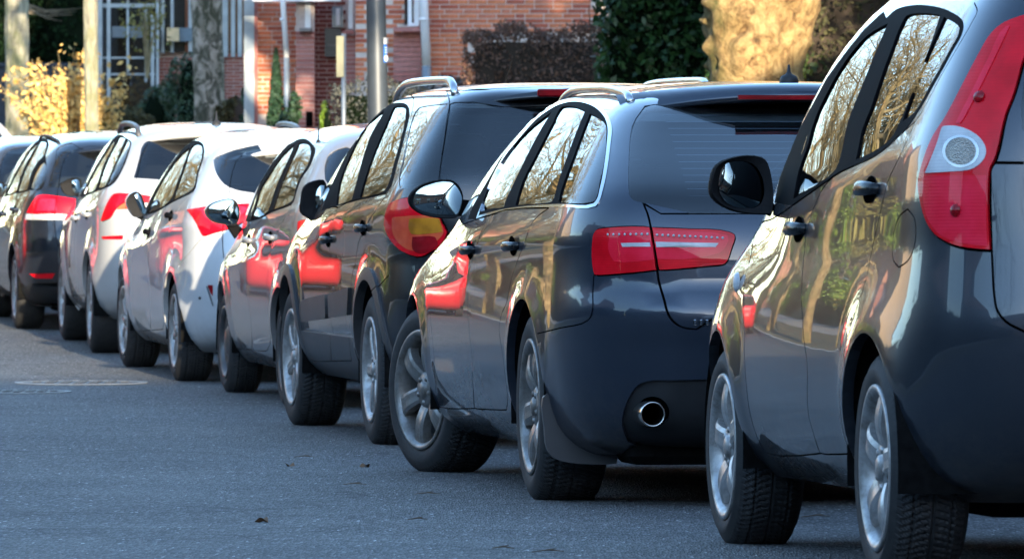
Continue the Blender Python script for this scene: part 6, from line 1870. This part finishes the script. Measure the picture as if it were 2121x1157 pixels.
# cypress and shrubs by the porch
blob('cypress', 'slim dark green cypress beside the porch downpipe', (X(572, 81), 81, Z(292, 81)), .145, .145, .60, 3400, .050, M['cypress'], 71, M['stem'], 'tree', cone=True, core=core)
blob('lime_shrub', 'small bright green shrub at the foot of the porch', (X(678, 80), 80, Z(300, 80)), .10, .10, .32, 900, .05, M['lime'], 72, M['stem'], lumps=5, core=core)
blob('porch_shrub', 'dark leafy shrub right of the slim cypress', (X(606, 80), 80, Z(285, 80)), .14, .15, .30, 700, .07, M['shrub'], 73, M['stem'], core=core)
blob('rhododendron', 'dark green shrub below the white corner board of the house', (X(530, 86), 86, Z(300, 86)), .30, .3, .42, 1500, .085, M['shrub'], 74, M['stem'], core=core)

# ------------------------------------------------------------------ second house, timber and glass, farther left
YB = 112.0
glass_house = empty('brick_house', (X(360, YB), YB + 2, zgf(YB))); bpy.context.view_layer.update()
tag(glass_house, 'brick house with white framed windows and a glazed porch behind the grey tree trunk', 'house')
def bb(name, px0, px1, py0, py1, dY, th, mat): return bar(name, px0, px1, py0, py1, YB + dY, th, mat, 0, glass_house)
bb('wall', 200, 512, -260, 400, 1.2, .3, M['mortar'])
bw = brick_tex = NT('fine_brickwork'); co = bw.coord('Object')
mp = bw.n('ShaderNodeMapping'); mp.inputs['Rotation'].default_value = (PI / 2, 0, 0); bw.l(bw.n('ShaderNodeTexCoord').outputs['Object'], mp.inputs[0])
bt = bw.n('ShaderNodeTexBrick'); bw.l(mp.outputs[0], bt.inputs['Vector']); bt.inputs['Scale'].default_value = 1.0; bt.inputs['Brick Width'].default_value = .25; bt.inputs['Row Height'].default_value = .0625; bt.inputs['Mortar Size'].default_value = .006
bt.inputs['Color1'].default_value = (.30, .085, .055, 1); bt.inputs['Color2'].default_value = (.22, .07, .05, 1); bt.inputs['Mortar'].default_value = (.40, .33, .29, 1)
bw.base(bt.outputs['Color']); bw.set(Roughness=.9)
M['fine_brick'] = bw.m
bb('brick_apron', 330, 510, 118, 400, .95, .2, M['fine_brick']); bb('brick_pier', 470, 512, 112, 400, .88, .2, M['fine_brick'])
bb('brick_pier', 245, 268, 20, 400, .9, .2, M['fine_brick'])
bb('orange_panel', 246, 262, 22, 125, .7, .08, plain('orange_brick_panel', (.42, .12, .04), .8)); bb('orange_panel', 384, 398, -60, 110, .9, .08, plain('rust_wood', (.20, .07, .03), .8))
for a, b_ in ((462, 472), (479, 487), (493, 501)): bb('window_bar', a, b_, -120, 118, .75, .08, M['white_old'])
for a, b_ in ((472, 479), (487, 493), (501, 507)): bb('window_pane', a, b_, -120, 116, .85, .04, plain('brown_curtained_pane', (.10, .05, .03), .2, coat=1.0))
bb('window_pane', 332, 400, -120, 108, .9, .05, M['pane'])
for a, b_ in ((334, 341), (354, 360), (391, 398)): bb('window_bar', a, b_, -120, 110, .78, .08, M['white_old'])
bb('blue_board', 372, 398, 58, 86, .72, .05, plain('blue_grey_board', (.13, .18, .22), .6)); bb('lantern', 346, 371, 58, 86, .55, .12, plain('tan_sandstone', (.62, .46, .26), .7))  # board blue grey, lantern block one even tan
# glazed porch
for a, b_, c_, d_ in ((204, 212, -100, 210), (222, 229, -100, 220), (263, 267, -60, 150), (300, 305, 20, 170), (313, 320, 30, 180), (324, 329, -40, 200)): bb('porch_frame', a, b_, c_, d_, .35, .08, M['white_old'])
for c_, d_ in ((8, 16), (118, 122), (152, 156)): bb('porch_rail', 204, 322, c_, d_, .42, .06, M['white_old'])
bb('porch_glass', 210, 324, -100, 230, .55, .02, M['glass_dark']); bb('blue_board', 232, 305, 55, 78, .5, .04, plain('porch_blue_grey', (.16, .20, .23), .6))
m = MB(); m.prism([(X(180, YB), 7.2), (X(530, YB), 7.2), (X(350, YB), 10.0)], YB - .5, YB + 9); o = m.build('roof', M['rooftile']); o.parent = glass_house; o.matrix_parent_inverse = glass_house.matrix_world.inverted()
m = MB(); m.box((X(362, YB + 5), YB + 5, 4.2), (2.3, 7, 6.0)); o = m.build('house_body', M['fine_brick']); o.parent = glass_house; o.matrix_parent_inverse = glass_house.matrix_world.inverted()

# tree trunks along the verge
def street_tree(px0, px1, px0t, px1t, Y, label, mat, seed):
    xb = X((px0 + px1) / 2, Y); r0 = (X(px1, Y) - X(px0, Y)) / 2; zb = zgf(Y) + .1
    root = empty('street_tree', (xb, Y, zb)); tag(root, label, 'tree', 'street trees beyond the cars')
    xt = X((px0t + px1t) / 2, Y) - xb; rt = (X(px1t, Y) - X(px0t, Y)) / 2; Ht = Z(0, Y) - zb
    V = []; Fc = []; n, mz = 40, 60; r = random.Random(seed); ph = [r.uniform(0, 6) for _ in range(6)]
    for i in range(mz + 1):
        z = 7.5 * i / mz; t = z / Ht
        rad = (r0 + (rt - r0) * t) * (1 + .35 * math.exp(-z / .3)); rad = max(rad, .05)
        for k in range(n):
            a = 2 * PI * k / n; q = 1 + .05 * math.sin(3 * a + ph[0] + z) + .035 * math.sin(7 * a + ph[1] - 1.6 * z) + .025 * math.sin(z * 6 + ph[2] + 2 * a)
            V.append((xt * t + rad * q * math.cos(a), rad * q * math.sin(a), z))
    for i in range(mz):
        for k in range(n):
            j = (k + 1) % n; Fc.append((i * n + k, i * n + j, i * n + n + j, i * n + n + k))
    mobj('trunk', V, Fc, mat, root, smooth=True)
    m = MB(); w = MB()
    for i in range(10):
        a = r.uniform(0, 2 * PI); zz = r.uniform(4.2, 7.4); p = Vector((xt * zz / Ht, 0, zz)); d = Vector((math.cos(a), math.sin(a), r.uniform(.5, 1.4))).normalized()
        q = p + d * r.uniform(1.6, 3.0); m.tube([p, (p + q) / 2 + Vector((0, 0, .15)), q], [.09, .06, .03], 6, False)
        for j in range(8):
            s = p.lerp(q, r.uniform(.3, 1)); e = s + Vector((r.uniform(-1, 1), r.uniform(-1, 1), r.uniform(-.2, .9)))
            w.tube([s, (s + e) / 2, e], [.018, .011, .004], 4, False)
    m.build('limb', mat, root, True); w.build('crown', M['twigs2'], root)
    return root
street_tree(405, 468, 398, 462, 100, 'dark mottled tree trunk in front of the house with white window bars', M['bark_dark'], 3)
street_tree(177, 205, 174, 203, 101, 'slim grey green tree trunk right of the yellow bush', M['bark_grey'], 4)
t1 = street_tree(14, 62, 10, 58, 125, 'mossy grey tree trunk at the left edge in front of the dark fence', M['bark_grey'], 5)
m = MB(); rr = random.Random(3)
for i in range(7):
    p = at(60, 10 + i * 3, 124.6); q = at(rr.uniform(110, 190), rr.uniform(-10, 45), 124.0)
    m.tube([p, p.lerp(q, .5) + Vector((0, 0, -.10 + rr.random() * .1)), q], [.018, .011, .004], 5, False)
o = m.build('low_branch', M['twigs2']); bpy.context.view_layer.update(); o.parent = t1; o.matrix_parent_inverse = t1.matrix_world.inverted()
# sunlit yellow bush, shrubs, fence, evergreens
def gold_bush():
    Y = 104.0; root = empty("yellow_bush", (X(162, Y), Y, zgf(Y) + .1)); tag(root, 'golden yellow bush in bright sun behind the slim trunk', 'bush')
    rs = np.random.RandomState(77); m = MB(); pts = []
    for i in range(210):
        a = rs.uniform(-1.3, 1.2); L_ = rs.uniform(.8, 2.3); b_ = rs.uniform(-.5, .5)
        d = np.array([math.sin(a) * .34 - .05, b_ * .4 - .1, math.cos(a * .8)]); d /= np.linalg.norm(d)
        p0 = np.array([rs.uniform(-.25, .3), rs.uniform(-.2, .2), 0]); p1 = p0 + d * L_
        m.tube([p0, (p0 + p1) / 2 + [0, 0, .08], p1], [.012, .008, .003], 4, False)
        for k in range(30):
            t = rs.uniform(.15, 1.02); pts.append(p0 + (p1 - p0) * t + rs.normal(size=3) * .055)
    leaf_mesh('foliage', np.array(pts), .125, M['gold'], root, rs, .5, n=np.array([.1, -.7, .2])); m.build('stem', M['twigs'], root)
gold_bush()
G2 = 'shrubs in the front gardens'
for i, (px, py, Yb, rx, rz, mt, lab) in enumerate([(108, 285, 126, .45, .42, 'shrub', 'dark green shrub left of the yellow bush, under the mossy trunk'), (250, 300, 106, .62, .32, 'brown_twiggy', 'low brown clipped shrub right of the slim trunk'),
        (150, 300, 112, .42, .35, 'brown_twiggy', 'brown twiggy shrub below the yellow bush'), (330, 300, 108, .55, .55, 'shrub', 'leafy dark green shrub under the lantern of the far house'), (392, 305, 106, .42, .82, 'shrub', 'taller dark green shrub touching the mottled trunk'),
        (492, 300, 96, .36, .40, 'brown_twiggy', 'brownish shrub right of the mottled trunk'), (215, 305, 104, .30, .22, 'lime', 'small bright green shrub beside the slim trunk')]):
    blob('shrub', lab, (X(px, Yb), Yb, Z(py, Yb)), rx, rx, rz, int(3000 * rx / .4), .075, M[mt], 200 + i, M['stem'], group=G2, core=core if mt in ('shrub',) else M['core_brown'])
# yellow-leaved branches hanging before the glazed porch
hb = blob('yellow_shrub', 'thin yellow leaved shrub before the white glazed porch', (X(305, 108), 108, Z(150, 108)), .42, .3, .75, 420, .08, M['olive'], 301, M['twigs'], lumps=8)
fen = empty('garden_fence', (X(40, 136), 136, zgf(136))); tag(fen, 'dark blue grey board fence behind the mossy trunk', 'fence')
fm = plain('fence_blue_grey', (.016, .021, .032), .8, var=.3)
for i in range(16):
    m = MB(); m.box((-1.9 + i * .25, rnd.uniform(-.01, .01), 1.17), (.23, .03, 2.35), bev=.004); m.build('board', fm, fen)
for z in (.5, 2.37): 
    m = MB(); m.box((0, -.04, z), (4.1, .05, .09)); m.build('rail', fm, fen)
for i, (px, rx, rz) in enumerate([(-30, 1.1, 4.5), (60, 1.2, 5.5), (150, 1.0, 4.6), (215, .9, 5.0)]):
    Yc = 142 + (i % 2) * 2.5
    blob('spruce', ['dark evergreen behind the fence at the left edge', 'dark evergreen above the fence between mossy and slim trunk', 'dark evergreen behind the yellow bush', 'dark evergreen beside the glazed porch'][i], (X(px, Yc), Yc, zgf(Yc)), rx * 1.3, rx * 1.3, rz, 9000, .14, M['conifer'], 400 + i, M['stem'], 'tree', cone=False, group='dark evergreens at the end of the street', core=core, lumps=16)

# ------------------------------------------------------------------ houses along both sides, seen in reflections and casting the shade
def brick_mat(name, c1, c2, mo, rot=0.0):
    k = NT(name); tc = k.n('ShaderNodeTexCoord'); sp_ = k.n('ShaderNodeSeparateXYZ'); k.l(tc.outputs['Object'], sp_.inputs[0])
    ad = k.n('ShaderNodeMath', operation='ADD'); k.l(sp_.outputs[0], ad.inputs[0]); k.l(sp_.outputs[1], ad.inputs[1])
    cb = k.n('ShaderNodeCombineXYZ'); k.l(ad.outputs[0], cb.inputs[0]); k.l(sp_.outputs[2], cb.inputs[1])
    b_ = k.n('ShaderNodeTexBrick'); k.l(cb.outputs[0], b_.inputs['Vector']); b_.inputs['Scale'].default_value = 1.0
    b_.inputs['Brick Width'].default_value = .25; b_.inputs['Row Height'].default_value = .0833; b_.inputs['Mortar Size'].default_value = .008
    b_.inputs['Color1'].default_value = (*c1, 1); b_.inputs['Color2'].default_value = (*c2, 1); b_.inputs['Mortar'].default_value = (*mo, 1)
    k.base(b_.outputs['Color']); k.set(Roughness=.9); return k.m
BM1 = brick_mat('street_brick_red', (.36, .12, .07), (.28, .085, .05), (.42, .36, .30)); BM2 = brick_mat('street_brick_yellow', (.44, .30, .17), (.36, .23, .13), (.5, .44, .36)); 
BM3 = plain('dark_slate_render', (.07, .075, .085), .9)
RM = [M['rooftile'], plain('roof_tiles_brown', (.10, .06, .045), .8, var=.3, vscale=14), plain('roof_tiles_orange', (.30, .095, .045), .8, var=.3, vscale=14)]
def row_house(x, y, w, d, eave, ridge, rz, label, wm_, rm_, group, seed, axis=0):
    root = empty('row_house', (x, y, zgf(y))); root.rotation_euler = (0, 0, rz); tag(root, label, 'house', group)
    m = MB()
    if axis == 0: m.prism([(-w / 2, 0), (w / 2, 0), (w / 2, eave), (0, ridge), (-w / 2, eave)], -d / 2, d / 2)
    else:
        V = [(-w / 2, -d / 2, 0), (w / 2, -d / 2, 0), (w / 2, d / 2, 0), (-w / 2, d / 2, 0), (-w / 2, -d / 2, eave), (w / 2, -d / 2, eave), (w / 2, d / 2, eave), (-w / 2, d / 2, eave), (-w / 2, 0, ridge), (w / 2, 0, ridge)]
        m.add(V, [(0, 1, 5, 4), (2, 3, 7, 6), (1, 2, 6, 9, 5), (3, 0, 4, 8, 7)])
    m.build('wall', wm_, root)
    for sgn in (-1, 1):
        m = MB()
        if axis == 0:
            nx, nz = ridge - eave, w / 2; l_ = math.hypot(nx, nz); ox, oz = sgn * nx / l_ * .16, nz / l_ * .16
            V = [(sgn * (w / 2 + .35), -d / 2 - .3, eave - .35 * nx / nz), (sgn * (w / 2 + .35), d / 2 + .3, eave - .35 * nx / nz), (0, d / 2 + .3, ridge), (0, -d / 2 - .3, ridge)]
        else:
            V = [(-w / 2 - .3, sgn * (d / 2 + .35), eave - .25), (w / 2 + .3, sgn * (d / 2 + .35), eave - .25), (w / 2 + .3, 0, ridge), (-w / 2 - .3, 0, ridge)]
        V = [Vector(v) + Vector((0, 0, .02)) for v in V]; V2 = [v + Vector((0, 0, .16)) for v in V]
        m.add(V + V2, [(0, 1, 2, 3), (7, 6, 5, 4), (0, 4, 5, 1), (1, 5, 6, 2), (2, 6, 7, 3), (3, 7, 4, 0)])
        m.build('roof', rm_, root)
    r = random.Random(seed)
    def win(px_, py_, z, wx, wy, hz):
        m = MB(); m.box((px_, py_, z), (wx + .02, wy + .02, hz + .16) if wx > .3 else (wx, wy + .16, hz + .16)); f = m.build('window', M['white'], root)
        m = MB(); m.box((px_, py_, z), (wx + .06 if wx < .3 else wx - .16, wy + .06 if wy < .3 else wy - .16, hz)); m.build('pane', M['pane'], f)
    nfl = max(1, int((eave - .6) / 2.8))
    for fl_ in range(nfl):
        z = 1.7 + fl_ * 2.8
        for sgn in (-1, 1):
            for k in range(int(d / 3.2)): win(sgn * (w / 2 + .01), -d / 2 + (k + .5) * d / int(d / 3.2), z, .08, 1.2, 1.4)
            for k in range(int(w / 3.2)): win(-w / 2 + (k + .5) * w / int(w / 3.2), sgn * (d / 2 + .01), z, 1.2, .08, 1.4)
    m = MB(); m.box((.6 if axis == 0 else w * .25, d * .2, ridge), (.6, .8, 1.6)); m.build('chimney', wm_, root)
    return root
GR = 'houses on the shaded side of the street'; GL = 'houses on the sunny side of the street'
row_house(12.5, 0, 10, 26, 7.2, 11.0, R(2), 'long brick terrace on the right beside the camera', BM1, RM[1], GR, 1)
row_house(11.2, 25.5, 9.5, 21, 5.6, 8.8, R(7), 'tall brick house right of the parked cars, outside the frame', BM1, RM[0], GR, 2)
row_house(11.8, 67.5, 9.5, 24, 6.5, 10.5, R(8), 'brick house right of the overgrown hedge', BM1, RM[0], GR, 3)
row_house(14.2, 86.5, 9.0, 10, 8.2, 12.0, R(10), 'high brick house right of the house with downpipes', BM1, RM[1], GR, 4)
row_house(-6, -20, 64, 10, 7.2, 10.1, 0, 'terrace across the end of the street behind the camera', BM1, RM[1], GR, 5, axis=1)
LH = [(46, 15.5, 9, 10, BM2, 1), (62, 16.5, 10, 11, BM1, 2), (79, 17.0, 9, 11, BM1, 0), (97, 17.5, 10, 12, BM2, 2), (116, 17.0, 10, 12, BM1, 0), (136, 14, 11, 12, BM1, 2)]
for i, (y, off, w, d, bm_, ri) in enumerate(LH):
    row_house(XL(y) - off, y, w, d, 5.0 + .5 * (i % 2), 8.6 + .6 * (i % 3), R(10 + i), 'gabled brick house number %s on the sunny side, seen only in reflections' % ['one', 'two', 'three', 'four', 'five', 'six'][i], bm_, RM[ri], GL, 20 + i, axis=i % 2)
LS = [(2, 20.0), (22, 20.0)]
for i, (y, off) in enumerate(LS):
    row_house(XL(y) - off - 3, y, 9, 12.5, 4.6, 7.8, R(6 + i), 'brick house %s across the lane beside the near cars' % ['one', 'two', 'three', 'four'][i], BM3, RM[1], 'houses across the lane beside the near cars', 40 + i)
for i in range(7):
    y = -6 + i * 7.4; xx = XL(y + 3.5) - 9.9
    hedge('garden_hedge', 'tall dark garden hedge across the lane, piece %s' % ['one', 'two', 'three', 'four', 'five', 'six', 'seven'][i], xx - 1.0, xx + .2, y, y + 7.3, zgf(y), zgf(y) + 2.3, 2600, .15, M['shrub'], 700 + i, M['stem'], core=core)
for i, (x, y, H, r0, sp_) in enumerate([(-24, 150, 16, .3, 1.2), (-31, 158, 17, .3, 1.2), (-38, 150, 16, .3, 1.2), (-17, 162, 17, .3, 1.2), (-46, 160, 17, .3, 1.2), (-27, 172, 18, .32, 1.2), (-36, 176, 18, .32, 1.2)]):
    bare_tree('bare_tree', 'bare tree %s at the far bend of the street' % ['one', 'two', 'three', 'four', 'five', 'six', 'seven'][i], (x, y, zgf(y)), H, r0, 560 + i, M['bark_warm'], M['twigs'], sp_, 4, 6, 'bare trees at the far bend', thin=.016)
# bare trees and evergreens of the sunny side
GT = 'bare trees on the sunny side of the street'
for i, (y, off, H, r0, lv) in enumerate([(44, 5.3, 12, .20, 4), (54, 5.3, 13, .24, 4), (64, 5.3, 14, .24, 4), (75, 5.3, 13, .22, 4), (86, 5.4, 14, .24, 4), (98, 5.4, 14, .26, 4), (72, 11.5, 11, .20, 4), (112, 5.5, 15, .26, 4), (128, 5.5, 15, .28, 4), (92, 12.5, 12, .22, 4)]):
    bare_tree('bare_tree', 'bare sunlit tree, %s along the far kerb, seen in the car windows' % ['first', 'second', 'third', 'fourth', 'fifth', 'sixth', 'seventh', 'eighth', 'ninth', 'tenth'][i], (XL(y) - off, y, zgf(y) + .1), H, r0, 500 + i, M['bark_warm'], M['twigs'], 1.25, lv, 6, GT, thin=.011)
for i, (x, y, H) in enumerate([(-9, -9, 11), (-2.5, -9, 11), (-16, -7, 12)]):
    bare_tree('bare_tree', 'bare tree %s behind the camera, mirrored in the nearest bumper' % ['left', 'middle', 'far left'][i], (x, y, zgf(y)), H, .22, 530 + i, M['bark_grey'], M['twigs2'], 1.0, 4, 4, 'bare trees behind the camera', thin=.012)
for i, (y, off, rx, rz, mt) in enumerate([(51, 9.8, 1.3, 1.3, 'lime'), (58.5, 10.2, 1.5, 1.6, 'olive'), (68, 9.9, 1.3, 1.2, 'lime'), (75, 10.4, 1.2, 2.3, 'shrub'), (85, 10.0, 1.5, 1.3, 'lime'), (96, 10.2, 1.5, 1.7, 'olive'), (110, 10, 1.8, 1.6, 'lime')]):
    blob('garden_bush', 'round sunlit garden bush %s beyond the far footpath' % ['one', 'two', 'three', 'four', 'five', 'six', 'seven'][i], (XL(y) - off, y, zgf(y)), rx, rx, rz, 2600, .16, M[mt], 600 + i, M['stem'], group='bushes beyond the far footpath', core=core)
# the red car across the street
yr_c = 53.0
c10 = simple_car((XL(yr_c) - 4.25, yr_c), 9.6, 4.05, .86, 1.46, .76, 3.24, .30, P_RED, 'red hatchback parked across the lane, mirrored in the doors of the row', group='cars parked across the lane')
